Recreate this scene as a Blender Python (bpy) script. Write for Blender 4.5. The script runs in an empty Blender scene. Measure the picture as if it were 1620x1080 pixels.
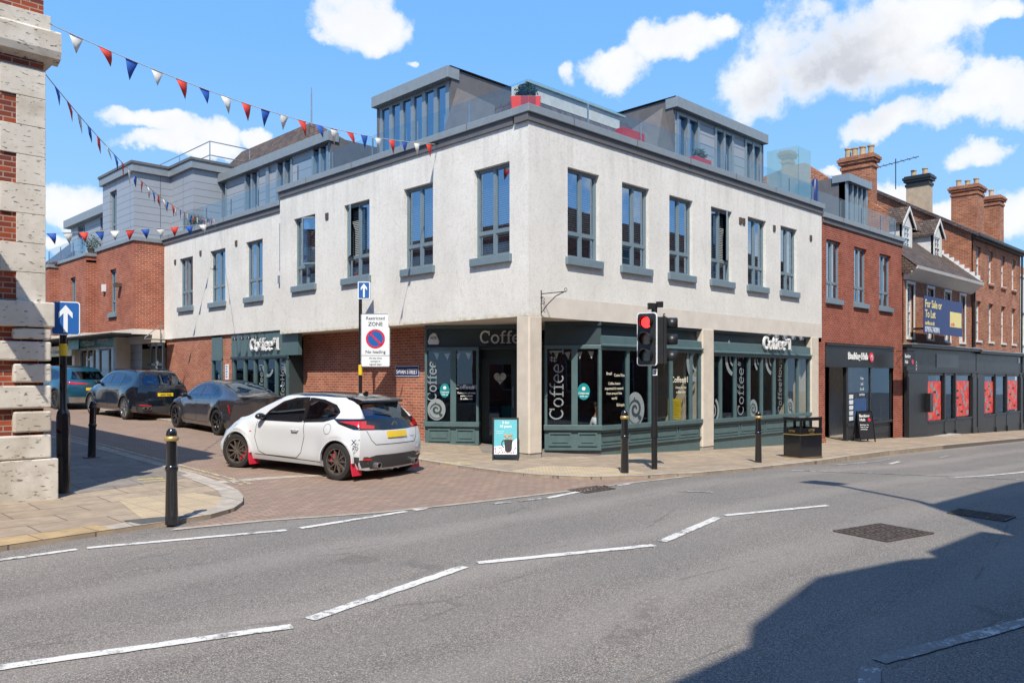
import bpy, bmesh, math, random
from mathutils import Vector, Matrix, Quaternion
from mathutils.bvhtree import BVHTree
random.seed(7)
C = bpy.context.scene.collection
scene = bpy.context.scene
R = math.radians
# ------------------------------------------------------------------ camera, sky, sun, exposure
cam = bpy.data.objects.new('camera', bpy.data.cameras.new('camera')); C.objects.link(cam)
scene.camera = cam
cam.location = (-12.56, -12.19, 1.8)
cam.rotation_euler = (R(90), 0, -math.atan2(.703, .711))
cam.data.lens = 28.31; cam.data.sensor_width = 36; cam.data.shift_y = 54/1620.
cam.data.clip_end = 2000; cam.data.clip_start = .05
SUN = Vector((.735, .678, -1.257)).normalized()
sun = bpy.data.objects.new('sun', bpy.data.lights.new('sun', 'SUN')); C.objects.link(sun)
sun.data.energy = 5.0; sun.data.angle = R(.5); sun.data.color = (1, .935, .82)
sun.rotation_euler = SUN.to_track_quat('-Z', 'Y').to_euler(); sun.location = (-30, -30, 50)
scene.view_settings.view_transform = 'Standard'; scene.view_settings.look = 'None'
scene.view_settings.gamma = 1; scene.view_settings.exposure = 0.32
scene.render.engine = 'CYCLES'
world = bpy.data.worlds.new("World"); scene.world = world; world.use_nodes = True

class NT:
    def __init__(s, tree): s.t = tree; s.n = tree.nodes; s.l = tree.links
    def add(s, typ, ins=None, **kw):
        n = s.n.new('ShaderNode' + typ)
        for k, v in kw.items(): setattr(n, k, v)
        for k, v in (ins or {}).items(): s.put(n.inputs[k], v)
        return n
    def put(s, sock, v):
        if hasattr(v, 'bl_idname') and not isinstance(v, (int, float, tuple)):
            s.l.new(v.outputs[0] if hasattr(v, 'outputs') else v, sock)
        else:
            if sock.type == 'RGBA' and not isinstance(v, (int, float)) and len(v) == 3: v = (*v, 1)
            sock.default_value = v
    def m(s, op, a, b=None, c=None, clamp=False):
        n = s.n.new('ShaderNodeMath'); n.operation = op; n.use_clamp = clamp
        for i, v in enumerate((a, b, c)):
            if v is not None: s.put(n.inputs[i], v)
        return n.outputs[0]
    def mix(s, f, a, b, mode='MIX'):
        n = s.n.new('ShaderNodeMix'); n.data_type = 'RGBA'; n.blend_type = mode
        s.put(n.inputs[0], f); s.put(n.inputs[6], a); s.put(n.inputs[7], b)
        return n.outputs[2]
    def ramp(s, f, pts):
        n = s.n.new('ShaderNodeValToRGB'); s.put(n.inputs[0], f)
        e = n.color_ramp.elements
        while len(e) < len(pts): e.new(.5)
        for el, (p, c) in zip(e, pts):
            el.position = p; el.color = (c, c, c, 1) if isinstance(c, (int, float)) else (*c, 1)
        return n.outputs[0]
    def noise(s, scale, vec=None, detail=4, rough=.55, dim='3D'):
        n = s.n.new('ShaderNodeTexNoise'); n.noise_dimensions = dim
        n.inputs['Scale'].default_value = scale; n.inputs['Detail'].default_value = detail
        n.inputs['Roughness'].default_value = rough
        if vec is not None: s.l.new(vec, n.inputs['Vector'])
        return n.outputs[0]

def make_world():
    w = NT(world.node_tree); w.n.clear()
    out = w.add('OutputWorld')
    sky = w.add('TexSky', sky_type='NISHITA', sun_disc=False, sun_elevation=R(51.5), sun_rotation=R(227.3))
    sky.air_density = 1.0; sky.dust_density = 0; sky.ozone_density = 1.2
    hs = w.add('HueSaturation', {'Saturation': 1.22, 'Value': 1.0, 'Color': sky})
    tc = w.add('TexCoord'); v = tc.outputs['Generated']
    wn = w.n.new('ShaderNodeTexNoise'); wn.inputs['Scale'].default_value = 9; wn.inputs['Detail'].default_value = 7; wn.inputs['Roughness'].default_value = .6
    w.l.new(v, wn.inputs['Vector'])
    s1 = w.add('SeparateXYZ', {0: v})
    az = w.m('ARCTAN2', s1.outputs[0], s1.outputs[1]); el = w.m('ARCSINE', s1.outputs[2])
    wc = w.add('SeparateColor', {0: wn.outputs[1]})
    az = w.m('ADD', az, w.m('MULTIPLY', w.m('SUBTRACT', wc.outputs[0], .5), .10))
    el = w.m('ADD', el, w.m('MULTIPLY', w.m('SUBTRACT', wc.outputs[1], .5), .085))
    # cloud banks: (azimuth deg, elevation deg, half width, half height)
    banks = []
    for px, py, a, b in [(560,35,62,34),(605,48,40,26),(645,96,13,8),(905,118,22,20),(975,118,58,26),(1065,70,52,34),(1120,45,38,18),
                         (1205,130,85,52),(1275,75,105,70),(1385,70,110,72),(1480,30,95,35),(1470,110,50,26),(1585,30,28,14),
                         (1400,200,70,22),(1480,180,80,26),(1575,150,68,36),(1560,240,42,20),(1330,270,30,8),
                         (325,212,48,22),(240,190,52,15),(290,232,70,14),(410,218,32,16),(120,322,72,30),(90,385,30,14),(1420,305,45,22),(1495,330,40,22),(1600,350,55,45),(520,55,20,16)]:
        X = (px-810)/1274; Z = (594-py)/1274
        banks.append((math.atan2(.703, .711)+math.atan(X), math.atan(Z/math.hypot(1, X)), a/1274*1.12, b/1274*1.12))
    f = None
    for a, e, ra, re in banks:
        da = w.m('DIVIDE', w.m('SUBTRACT', az, a), ra); de = w.m('DIVIDE', w.m('SUBTRACT', el, e), re)
        q = w.m('SUBTRACT', 1, w.m('ADD', w.m('MULTIPLY', da, da), w.m('MULTIPLY', de, de)))
        f = q if f is None else w.m('SMOOTH_MAX', f, q, .35)
    # scattered cumulus behind the view, cover raised to whiten the sky's fill light
    gn = w.noise(3.2, v, 8, .6)
    back = w.m('MULTIPLY', w.m('LESS_THAN', s1.outputs[1], -.1), w.m('MULTIPLY', w.m('SUBTRACT', gn, .53), 7))
    back = w.m('ADD', back, w.m('MULTIPLY', w.m('SUBTRACT', w.m('LESS_THAN', s1.outputs[1], -.1), 1), 4))
    f = w.m('MAXIMUM', f, back)
    fine = w.noise(22, v, 8, .62)
    f = w.m('ADD', w.m('MAXIMUM', f, -2), w.m('MULTIPLY', w.m('SUBTRACT', w.noise(10, v, 9, .6), .5), 3.0))
    f = w.m('ADD', f, w.m('MULTIPLY', w.m('SUBTRACT', fine, .5), 1.5))
    dens = w.ramp(f, [(.0, 0), (.2, .22), (.45, .72), (.75, .96), (1, 1)])
    wisp = w.ramp(w.noise(5.5, v, 8, .65), [(.70, 0), (.95, .12)])
    dens = w.m('MAXIMUM', dens, w.m('MULTIPLY', wisp, .3))
    shade = w.ramp(w.noise(7, v, 7, .62), [(.40, 0), (.60, 1)])
    bx = w.m('DIVIDE', w.m('SUBTRACT', az, banks[8][0]+.03), .15); by = w.m('DIVIDE', w.m('SUBTRACT', el, banks[8][1]-.03), .075)
    core = w.m('SUBTRACT', 1, w.m('ADD', w.m('MULTIPLY', bx, bx), w.m('MULTIPLY', by, by)), clamp=True)
    shade = w.m('MULTIPLY', w.m('ADD', w.m('MULTIPLY', shade, .75), .22), w.m('ADD', w.m('MULTIPLY', core, .75), .22), clamp=True)
    shade = w.m('MULTIPLY', shade, w.ramp(f, [(.3, 0), (.9, 1)]))
    ccol = w.mix(shade, (.96, .97, .99), (.56, .59, .66))
    grad = w.ramp(w.m('MAXIMUM', s1.outputs[2], 0), [(0, (.47, .69, .93)), (.12, (.33, .60, .95)), (.38, (.19, .47, .93)), (1, (.08, .28, .75))])
    vm = w.n.new('ShaderNodeVectorMath'); vm.operation = 'SCALE'; w.l.new(grad, vm.inputs[0]); vm.inputs['Scale'].default_value = .97/.10
    skyb = w.add('Background', {'Color': w.mix(.85, hs.outputs[0], vm.outputs[0]), 'Strength': .10})
    # the ground-side half of the sky is hidden; cloud light and grey shading are mixed into their colour
    cb = w.add('Background', {'Color': ccol, 'Strength': .86})
    mx = w.add('MixShader', {0: dens, 1: skyb, 2: cb})
    w.l.new(mx.outputs[0], out.inputs[0])
make_world()

# ------------------------------------------------------------------ materials
def newmat(name):
    m = bpy.data.materials.new(name); m.use_nodes = True
    nt = NT(m.node_tree); b = m.node_tree.nodes['Principled BSDF']
    return m, nt, b
def setb(nt, b, **kw):
    mp = {'col': 'Base Color', 'rough': 'Roughness', 'metal': 'Metallic', 'spec': 'Specular IOR Level', 'coat': 'Coat Weight', 'coatr': 'Coat Roughness'}
    for k, v in kw.items(): nt.put(b.inputs[mp[k]], v)
def bump(nt, b, h, strength=.3, dist=.01):
    n = nt.add('Bump', {'Strength': strength, 'Distance': dist, 'Height': h}); nt.l.new(n.outputs[0], b.inputs['Normal'])
def plain(name, col, rough=.5, metal=0, var=.12, scale=6, coat=0, bmp=0):
    m, nt, b = newmat(name)
    tc = nt.add('TexCoord').outputs['Object']
    n = nt.noise(scale, tc, 6, .6)
    c2 = tuple(max(0, x*(1-var*2)) for x in col)
    setb(nt, b, col=nt.mix(nt.ramp(n, [(.3, 0), (.7, 1)]), c2, col), rough=nt.m('ADD', rough-.06, nt.m('MULTIPLY', n, .14)), metal=metal, coat=coat)
    if coat: setb(nt, b, coatr=.03)
    if bmp: bump(nt, b, nt.noise(scale*12, tc, 4), bmp, .004)
    return m
def wallvec(nt):
    g = nt.add('NewGeometry'); p = nt.add('SeparateXYZ', {0: g.outputs['Position']}); n = nt.add('SeparateXYZ', {0: g.outputs['True Normal']})
    isx = nt.m('GREATER_THAN', nt.m('ABSOLUTE', n.outputs[0]), nt.m('ABSOLUTE', n.outputs[1]))
    u = nt.m('ADD', nt.m('MULTIPLY', isx, p.outputs[1]), nt.m('MULTIPLY', nt.m('SUBTRACT', 1, isx), p.outputs[0]))
    c = nt.add('CombineXYZ', {0: u, 1: p.outputs[2]})
    return c.outputs[0], g.outputs['Position'], u, p.outputs[2]
def brick(name, c1, c2, mortar, bw=.225, bh=.075, ms=.010, off=.5, rough=.85, stain=.35, freq=2):
    m, nt, b = newmat(name)
    v, pos, u, z = wallvec(nt)
    t = nt.add('TexBrick', {'Vector': v, 'Scale': 1, 'Mortar Size': ms, 'Brick Width': bw, 'Row Height': bh, 'Color1': c1, 'Color2': c2, 'Mortar': mortar, 'Bias': 0.0, 'Mortar Smooth': .2})
    t.offset = off; t.offset_frequency = freq
    n1 = nt.noise(1.3, pos, 6, .6); n2 = nt.noise(14, pos, 4)
    col = nt.mix(nt.ramp(n1, [(.35, stain), (.6, 0)]), t.outputs[0], (.5*c2[0], .45*c2[1], .45*c2[2]))
    col = nt.mix(nt.m('MULTIPLY', n2, .35), col, tuple(x*1.5 for x in c1), 'SOFT_LIGHT')
    setb(nt, b, col=col, rough=rough, spec=.2)
    bump(nt, b, nt.m('ADD', nt.m('SUBTRACT', 1, t.outputs[1]), nt.m('MULTIPLY', n2, .5)), .6, .008)
    return m
def ground(name, c1, c2, bw, bh, ms=.01, mortar=(.1,.09,.08), rot=0, rough=.85, speck=.25, big=.3, off=.5, dirt=(.12,.1,.085)):
    m, nt, b = newmat(name)
    g = nt.add('NewGeometry').outputs['Position']
    mp = nt.add('Mapping', {'Vector': g, 'Rotation': (0, 0, rot)}).outputs[0]
    t = nt.add('TexBrick', {'Vector': mp, 'Scale': 1, 'Mortar Size': ms, 'Brick Width': bw, 'Row Height': bh, 'Color1': c1, 'Color2': c2, 'Mortar': mortar, 'Mortar Smooth': .4})
    t.offset = off
    n1 = nt.noise(.55, g, 7, .62); n2 = nt.noise(60, g, 3); n3 = nt.noise(4, g, 6, .6)
    col = nt.mix(nt.ramp(n1, [(.38, big), (.62, 0)]), t.outputs[0], dirt)
    col = nt.mix(nt.ramp(n3, [(.42, .3), (.6, 0)]), col, dirt)
    col = nt.mix(nt.m('MULTIPLY', n2, speck*2), col, tuple(min(1, x*1.35) for x in c1), 'OVERLAY')
    setb(nt, b, col=col, rough=rough, spec=.25)
    bump(nt, b, nt.m('ADD', nt.m('SUBTRACT', 1, t.outputs[1]), nt.m('MULTIPLY', n2, .6)), .5, .006)
    return m
def asphalt():
    m, nt, b = newmat('asphalt')
    g = nt.add('NewGeometry').outputs['Position']
    st = nt.add('Mapping', {'Vector': g, 'Scale': (.12, 1.0, 1)}).outputs[0]
    lane = nt.noise(.9, st, 5, .6); big = nt.noise(.35, g, 6, .6)
    fine = nt.noise(95, g, 2, .7); mid = nt.noise(28, g, 4, .7)
    col = nt.mix(nt.ramp(lane, [(.35, 0), (.65, 1)]), (.272, .232, .194), (.338, .294, .25))
    col = nt.mix(nt.ramp(big, [(.4, .4), (.6, 0)]), col, (.20, .185, .168))
    col = nt.mix(nt.ramp(fine, [(.40, .85), (.62, 0)]), col, (.07, .07, .07))
    col = nt.mix(nt.ramp(fine, [(.60, 0), (.72, .8)]), col, (.52, .49, .45))
    col = nt.mix(nt.ramp(mid, [(.6, 0), (.75, .45)]), col, (.10, .098, .095))
    pit = nt.noise(46, g, 3, .7)
    col = nt.mix(nt.ramp(pit, [(.34, .75), (.44, 0)]), col, (.06, .057, .055)); col = nt.mix(nt.ramp(pit, [(.60, 0), (.70, .5)]), col, (.50, .46, .41))
    # tyre-polished wheel tracks and a darker oil strip along each lane
    pp = nt.add('SeparateXYZ', {0: g}); yy = nt.m('ADD', pp.outputs[1], nt.m('MULTIPLY', nt.m('SUBTRACT', nt.noise(.3, g, 3), .5), .8))
    tr = nt.m('SINE', nt.m('MULTIPLY', yy, 3.6)); col = nt.mix(nt.m('MULTIPLY', nt.ramp(tr, [(.2, 0), (.95, 1)]), .22), col, (.33, .30, .27))
    col = nt.mix(nt.m('MULTIPLY', nt.ramp(nt.m('MULTIPLY', tr, -1), [(.5, 0), (1, 1)]), .22), col, (.16, .15, .14))
    # dark oil spots
    spot = nt.ramp(nt.noise(2.2, g, 3, .5), [(.76, 0), (.80, .25)])
    col = nt.mix(spot, col, (.08, .075, .07))
    # fine cracks running roughly along the joints
    vr = nt.add('TexVoronoi', {'Vector': nt.add('Mapping', {'Vector': g, 'Scale': (.22, .8, 1)}).outputs[0], 'Scale': 1.0}, feature='DISTANCE_TO_EDGE')
    gap = nt.ramp(nt.noise(1.1, g, 4, .6), [(.50, 0), (.56, 1)])
    crack = nt.m('MULTIPLY', nt.ramp(nt.m('ADD', vr.outputs[0], nt.m('MULTIPLY', nt.m('SUBTRACT', nt.noise(9, g, 5), .5), .05)), [(.004, 1), (.012, 0)]), gap)
    col = nt.mix(nt.m('MULTIPLY', crack, .35), col, (.09, .08, .07))
    setb(nt, b, col=col, rough=.82, spec=.3)
    bump(nt, b, nt.m('SUBTRACT', nt.m('ADD', fine, nt.m('MULTIPLY', mid, .6)), crack), .9, .006)
    return m
def render_white():
    m, nt, b = newmat('pebbledash')
    v, pos, u, z = wallvec(nt)
    n1 = nt.noise(.8, pos, 7, .6); n2 = nt.noise(26, pos, 5, .75); n3 = nt.noise(9, pos, 6, .7)
    col = nt.mix(nt.ramp(n1, [(.35, 0), (.65, 1)]), (.66, .635, .59), (.76, .735, .69))
    col = nt.mix(nt.ramp(n2, [(.36, .30), (.54, 0)]), col, (.42, .40, .37))
    col = nt.mix(nt.ramp(n2, [(.56, 0), (.68, .6)]), col, (.84, .83, .80))
    col = nt.mix(nt.ramp(n3, [(.36, .28), (.5, 0)]), col, (.44, .42, .39))
    # rain streaks under the coping and green-yellow growth along the bottom arris
    sv = nt.add('CombineXYZ', {0: nt.m('MULTIPLY', u, 5.0), 1: nt.m('MULTIPLY', z, .35)}).outputs[0]
    sn = nt.noise(1.0, sv, 5, .6)
    col = nt.mix(nt.m('MULTIPLY', nt.ramp(sn, [(.48, 0), (.62, .32)]), nt.ramp(nt.m('DIVIDE', nt.m('SUBTRACT', z, 5.9), 2), [(0, .25), (.8, 1)])), col, (.42, .40, .37))
    moss = nt.m('MULTIPLY', nt.ramp(nt.m('SUBTRACT', z, 3.1), [(.0, 1), (.10, 0)]), nt.ramp(nt.noise(3.5, pos, 5, .7), [(.42, 0), (.6, 1)]))
    col = nt.mix(nt.m('MULTIPLY', moss, .8), col, (.42, .36, .14))
    vr = nt.add('TexVoronoi', {'Vector': nt.add('CombineXYZ', {0: nt.m('MULTIPLY', u, .35), 1: nt.m('MULTIPLY', z, .5)}).outputs[0], 'Scale': 1}, feature='DISTANCE_TO_EDGE')
    ck = nt.m('MULTIPLY', nt.ramp(nt.m('ADD', vr.outputs[0], nt.m('MULTIPLY', nt.m('SUBTRACT', nt.noise(7, pos, 5), .5), .06)), [(.003, 1), (.009, 0)]), nt.ramp(nt.noise(.7, pos, 3), [(.5, 0), (.56, 1)]))
    col = nt.mix(nt.m('MULTIPLY', ck, .12), col, (.22, .2, .18))
    setb(nt, b, col=col, rough=.95, spec=.1)
    bump(nt, b, nt.m('ADD', n2, nt.m('MULTIPLY', n3, .3)), .55, .012)
    return m
def glass(name, tint=(.50, .55, .60), refl=.42, rough=.01):
    m, nt, b = newmat(name); nt.n.remove(b)
    out = nt.n['Material Output']
    lw = nt.add('LayerWeight', {'Blend': .5}); fr = nt.m('MULTIPLY', nt.m('POWER', lw.outputs[1], 5), .9)
    g = nt.add('NewGeometry').outputs['Position']
    bp = nt.add('Bump', {'Strength': .04, 'Distance': .02, 'Height': nt.noise(.9, g, 2)})
    f = nt.m('ADD', nt.m('MULTIPLY', fr, 1.0), refl, clamp=True)
    gl = nt.add('BsdfGlossy', {'Color': (.62, .80, 1), 'Roughness': rough, 'Normal': bp})
    tr = nt.add('BsdfTransparent', {'Color': tint})
    mx = nt.add('MixShader', {0: f, 1: tr, 2: gl}); nt.l.new(mx.outputs[0], out.inputs[0])
    return m
def panels(name, col, rowh=.30, vert=0, z0=0, rough=.45, metal=0):
    m, nt, b = newmat(name)
    v, pos, u, z = wallvec(nt)
    fz = nt.m('FRACT', nt.m('DIVIDE', nt.m('SUBTRACT', z, z0), rowh))
    line = nt.m('LESS_THAN', fz, .055)
    if vert:
        fu = nt.m('FRACT', nt.m('DIVIDE', u, vert)); line = nt.m('MAXIMUM', line, nt.m('LESS_THAN', fu, .012))
    n = nt.noise(3, pos, 5)
    c = nt.mix(n, tuple(x*.88 for x in col), col)
    setb(nt, b, col=nt.mix(line, c, tuple(x*.22 for x in col)), rough=rough, metal=metal)
    bump(nt, b, nt.m('SUBTRACT', 1, line), .5, .01)
    return m
def slate(name, c1, c2, bw=.28, bh=.16, ms=.012):
    return brick(name, c1, c2, tuple(x*.25 for x in c2), bw, bh, ms, .5, .7, .3)
def emis(name, col, s=1):
    m, nt, b = newmat(name); setb(nt, b, col=col, rough=.3); nt.put(b.inputs['Emission Color'], col); b.inputs['Emission Strength'].default_value = s
    return m
def stone():
    m, nt, b = newmat('travertine')
    g = nt.add('NewGeometry').outputs['Position']
    n1 = nt.noise(2, g, 7, .6)
    st = nt.add('Mapping', {'Vector': g, 'Scale': (9, 9, 30)}).outputs[0]
    pit = nt.ramp(nt.noise(1.1, st, 4, .55), [(.62, 0), (.68, 1)])
    col = nt.mix(nt.ramp(n1, [(.3, 0), (.7, 1)]), (.50, .455, .39), (.66, .61, .54))
    col = nt.mix(nt.ramp(nt.noise(1.1, g, 5), [(.5, 0), (.62, .5)]), col, (.30, .24, .17))
    col = nt.mix(nt.m('MULTIPLY', pit, .8), col, (.12, .10, .08))
    setb(nt, b, col=col, rough=.9, spec=.2); bump(nt, b, nt.m('SUBTRACT', nt.m('MULTIPLY', n1, .4), pit), .8, .02)
    return m
def marking(name, col, wear=.5):
    m, nt, b = newmat(name)
    g = nt.add('NewGeometry').outputs['Position']
    n = nt.noise(14, g, 6, .7); n2 = nt.noise(70, g, 3, .7); n3 = nt.noise(1.3, g, 3, .6)
    k = nt.m('ADD', nt.m('MULTIPLY', n, .5), nt.m('ADD', nt.m('MULTIPLY', n2, .25), nt.m('MULTIPLY', n3, .25)))
    f = nt.ramp(k, [(.5+wear*.12-.12, 1), (.56+wear*.12-.10, 0)]) if wear < 0 else nt.ramp(k, [(.60-wear*.16, 0), (.66-wear*.16, 1)])
    setb(nt, b, col=nt.mix(f, col, (.20, .19, .18)), rough=.75)
    bump(nt, b, n2, .4, .004)
    return m
def carpaint(name, col, metal=.3, rough=.25, flake=.0):
    m, nt, b = newmat(name)
    g = nt.add('TexCoord').outputs['Object']
    n = nt.noise(2.5, g, 4)
    setb(nt, b, col=nt.mix(n, tuple(x*.93 for x in col), col), rough=rough, metal=metal, coat=1, coatr=.02)
    # road dust settling on the lower panels
    z = nt.add('SeparateXYZ', {0: g}).outputs[2]
    d = nt.m('MULTIPLY', nt.ramp(z, [(.15, .20), (.42, 0)]), nt.noise(9, g, 5))
    c = nt.mix(d, nt.mix(n, tuple(x*.93 for x in col), col), (.32, .29, .25)); setb(nt, b, col=c)
    return m
MT = dict(
 asphalt=asphalt(),
 pave=ground('paving_slabs', (.40, .33, .25), (.34, .28, .215), .9, .6, .012, (.14, .12, .1), 0, big=.25),
 pavegrey=ground('grey_slabs', (.30, .27, .24), (.25, .23, .205), .9, .6, .010, (.10, .09, .08), R(1.5)),
 blocks=ground('block_paving', (.345, .255, .20), (.27, .195, .155), .21, .105, .007, (.10, .085, .075), R(2), big=.35, speck=.3, dirt=(.19, .165, .14)),
 kerb=ground('kerb_stone', (.44, .40, .35), (.39, .355, .31), .9, 5, .008, (.12, .11, .1), 0, big=.15),
 kerbbuff=ground('buff_kerb', (.47, .36, .20), (.42, .32, .19), .6, 5, .01, (.16, .13, .1), R(-6), big=.3),
 tact=None,
 render=render_white(),
 smooth=plain('painted_render', (.66, .60, .53), .9, var=.08, scale=2),
 column=plain('painted_column', (.62, .545, .455), .85, var=.09, scale=3, bmp=.2),
 brick=brick('red_brick', (.42, .125, .062), (.27, .07, .04), (.40, .33, .27)),
 brick2=brick('orange_brick', (.44, .165, .09), (.30, .095, .058), (.42, .36, .30)),
 brickred=brick('smooth_red_brick', (.37, .085, .042), (.23, .052, .03), (.36, .28, .23), ms=.009),
 brickold=brick('old_brick', (.43, .165, .08), (.22, .07, .04), (.37, .30, .23), ms=.011, stain=.4),
 brickcorner=brick('corner_brick', (.36, .085, .035), (.16, .05, .04), (.36, .30, .25), .22, .078, .009),
 stone=stone(),
 stonetrim=plain('stone_trim', (.42, .38, .33), .9, var=.15, scale=3, bmp=.3),
 metal=plain('grey_aluminium', (.27, .31, .34), .38, .35, var=.05),
 frame=plain('window_frame_grey', (.17, .225, .26), .38, 0, var=.05),
 coping=plain('coping_grey', (.27, .30, .32), .42, .2, var=.08),
 copdark=plain('lead_grey', (.13, .125, .13), .6, 0, var=.12, scale=3),
 clad=panels('grey_cladding', (.30, .33, .38), .30, 0, .05),
 cladv=panels('grey_cladding_boards', (.30, .33, .38), .27, 1.6, .05),
 slate=slate('slate', (.145, .12, .125), (.09, .075, .08)),
 tile=slate('clay_tile', (.17, .13, .105), (.085, .065, .055), .19, .115, .012),
 glass=glass('window_glass'),
 glassdark=glass('shop_glass', (.72, .75, .76), .08),
 glassrail=glass('balustrade_glass', (.74, .84, .86), .07),
 glassfrost=None,
 blind=plain('blind_white', (.34, .36, .38), .6, var=.03),
 curtain=plain('curtain_white', (.70, .70, .68), .8, var=.05),
 teal=plain('shopfront_green', (.085, .140, .146), .38, 0, var=.10, scale=4, bmp=.05),
 tealdark=plain('fascia_green', (.034, .055, .061), .42, 0, var=.08),
 black=plain('black_paint', (.014, .014, .016), .35, 0, var=.1),
 blackm=plain('charcoal_paint', (.017, .018, .021), .42, 0, var=.15, scale=3),
 blackg=plain('gloss_black', (.012, .012, .014), .16, 0, var=.05, coat=.5),
 rubber=plain('rubber', (.022, .021, .020), .75, 0, var=.15),
 white=plain('white_paint', (.74, .74, .73), .45, var=.05),
 whiteold=plain('white_joinery', (.66, .65, .62), .6, var=.1),
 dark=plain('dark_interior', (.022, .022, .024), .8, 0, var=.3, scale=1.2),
 wood=plain('wood', (.16, .08, .035), .5, 0, var=.25),
 floorin=plain('interior_floor', (.10, .075, .055), .5, 0, var=.2),
 red=plain('red_plastic', (.50, .022, .03), .45, 0, var=.1),
 redposter=None,
 blue=plain('sign_blue', (.015, .105, .36), .4, 0, var=.04),
 signwhite=plain('sign_white', (.70, .73, .76), .45, var=.03),
 signred=plain('sign_red', (.60, .018, .05), .4, var=.04),
 signblack=plain('sign_black', (.015, .015, .02), .5, var=.05),
 yellow=plain('yellow', (.75, .52, .02), .5, var=.06),
 navy=plain('navy_board', (.01, .028, .14), .45, var=.06),
 paleyellow=plain('pale_yellow', (.78, .66, .25), .5, var=.04),
 tealsign=plain('teal_sign', (.008, .22, .24), .4, var=.05),
 vinyl=plain('window_vinyl', (.25, .285, .295), .6, var=.1),
 vinylpale=plain('window_vinyl_cream', (.70, .66, .52), .6, var=.05),
 gold=plain('gold', (.48, .33, .12), .4, .5, var=.1),
 steel=plain('steel', (.50, .50, .50), .3, .9, var=.08),
 skin=plain('skin', (.42, .21, .14), .55, var=.08),
 hair=plain('hair', (.03, .018, .012), .6, var=.2),
 shirt=plain('white_shirt', (.72, .74, .76), .8, var=.06),
 leaf=plain('leaf', (.05, .10, .03), .6, var=.4, scale=20),
 leafpale=plain('pale_leaf', (.20, .20, .10), .6, var=.35, scale=20),
 flagred=plain('flag_red', (.62, .045, .03), .7, var=.06),
 flagblue=plain('flag_blue', (.02, .10, .45), .7, var=.06),
 flagwhite=plain('flag_white', (.72, .70, .67), .7, var=.06),
 string=plain('string', (.45, .43, .38), .8, var=.05),
 lampred=emis('red_lamp', (1, .03, .03), 2.2),
 lensdark=plain('unlit_lens', (.05, .06, .05), .2, var=.1, coat=.5),
 lensamber=plain('amber_lens', (.18, .08, .03), .2, var=.1, coat=.5),
 mark=marking('road_marking_white', (.60, .585, .55), .58),
 markworn=marking('worn_marking', (.60, .59, .56), 1.05),
 markyel=marking('pale_yellow_line', (.55, .46, .25), .8),
 markbright=marking('yellow_marking', (.70, .55, .08), .6),
 iron=plain('cast_iron', (.15, .115, .095), .7, .3, var=.3, scale=12, bmp=.4),
 terracotta=plain('chimney_pot', (.50, .38, .24), .8, var=.2, scale=4),
 cream=plain('cream_wall', (.60, .52, .38), .8, var=.06),
 signlifted=plain('shade_lifted_white', (.86, .86, .84), .4, var=.02),  # lettering white lifted in the colour to make up for the entrance shade
 chimstone=plain('chimney_stone', (.46, .36, .26), .9, var=.15, scale=3, bmp=.3),
 gutterpale=plain('pale_green_trim', (.36, .47, .42), .5, var=.1),
 tarmacpatch=plain('dark_tarmac', (.10, .098, .095), .85, var=.2, scale=30, bmp=.6),
)
def tactile():
    m, nt, b = newmat('tactile_paving')
    g = nt.add('NewGeometry').outputs['Position']
    mp = nt.add('Mapping', {'Vector': g, 'Rotation': (0, 0, R(45)), 'Scale': (15, 15, 0)}).outputs[0]
    vr = nt.add('TexVoronoi', {'Vector': mp, 'Scale': 1, 'Randomness': 0.0})
    dot = nt.ramp(vr.outputs[0], [(.28, 1), (.36, 0)])
    n = nt.noise(2, g, 6)
    t = nt.add('TexBrick', {'Vector': g, 'Scale': 1, 'Mortar Size': .008, 'Brick Width': .4, 'Row Height': .4, 'Color1': (.47, .36, .22), 'Color2': (.42, .325, .205), 'Mortar': (.2, .16, .11)})
    t.offset = 0
    col = nt.mix(nt.ramp(n, [(.4, .45), (.62, 0)]), t.outputs[0], (.28, .22, .16))
    col = nt.mix(nt.m('MULTIPLY', dot, .35), col, (.60, .50, .34))
    setb(nt, b, col=col, rough=.85); bump(nt, b, dot, .8, .01)
    return m
MT['tact'] = tactile()
def frosted():
    m, nt, b = newmat('frosted_glass'); nt.n.remove(b); out = nt.n['Material Output']
    tl = nt.add('BsdfTranslucent', {'Color': (.55, .78, .78)}); tr = nt.add('BsdfTransparent', {'Color': (.7, .85, .85)}); gl = nt.add('BsdfGlossy', {'Color': (.8, .9, .95), 'Roughness': .1})
    df = nt.add('BsdfDiffuse', {'Color': (.45, .66, .68)})
    a = nt.add('MixShader', {0: .45, 1: tr, 2: df}); a2 = nt.add('MixShader', {0: .25, 1: a, 2: tl}); a3 = nt.add('MixShader', {0: .06, 1: a2, 2: gl})
    nt.l.new(a3.outputs[0], out.inputs[0]); return m
MT['glassfrost'] = frosted()
def posterred():
    m, nt, b = newmat('red_poster')
    g = nt.add('NewGeometry').outputs['Position']
    n = nt.noise(3, g, 5, .7)
    setb(nt, b, col=nt.mix(nt.ramp(n, [(.45, 0), (.6, 1)]), (.60, .012, .008), (.75, .09, .04)), rough=.4); return m
MT['redposter'] = posterred()

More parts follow.
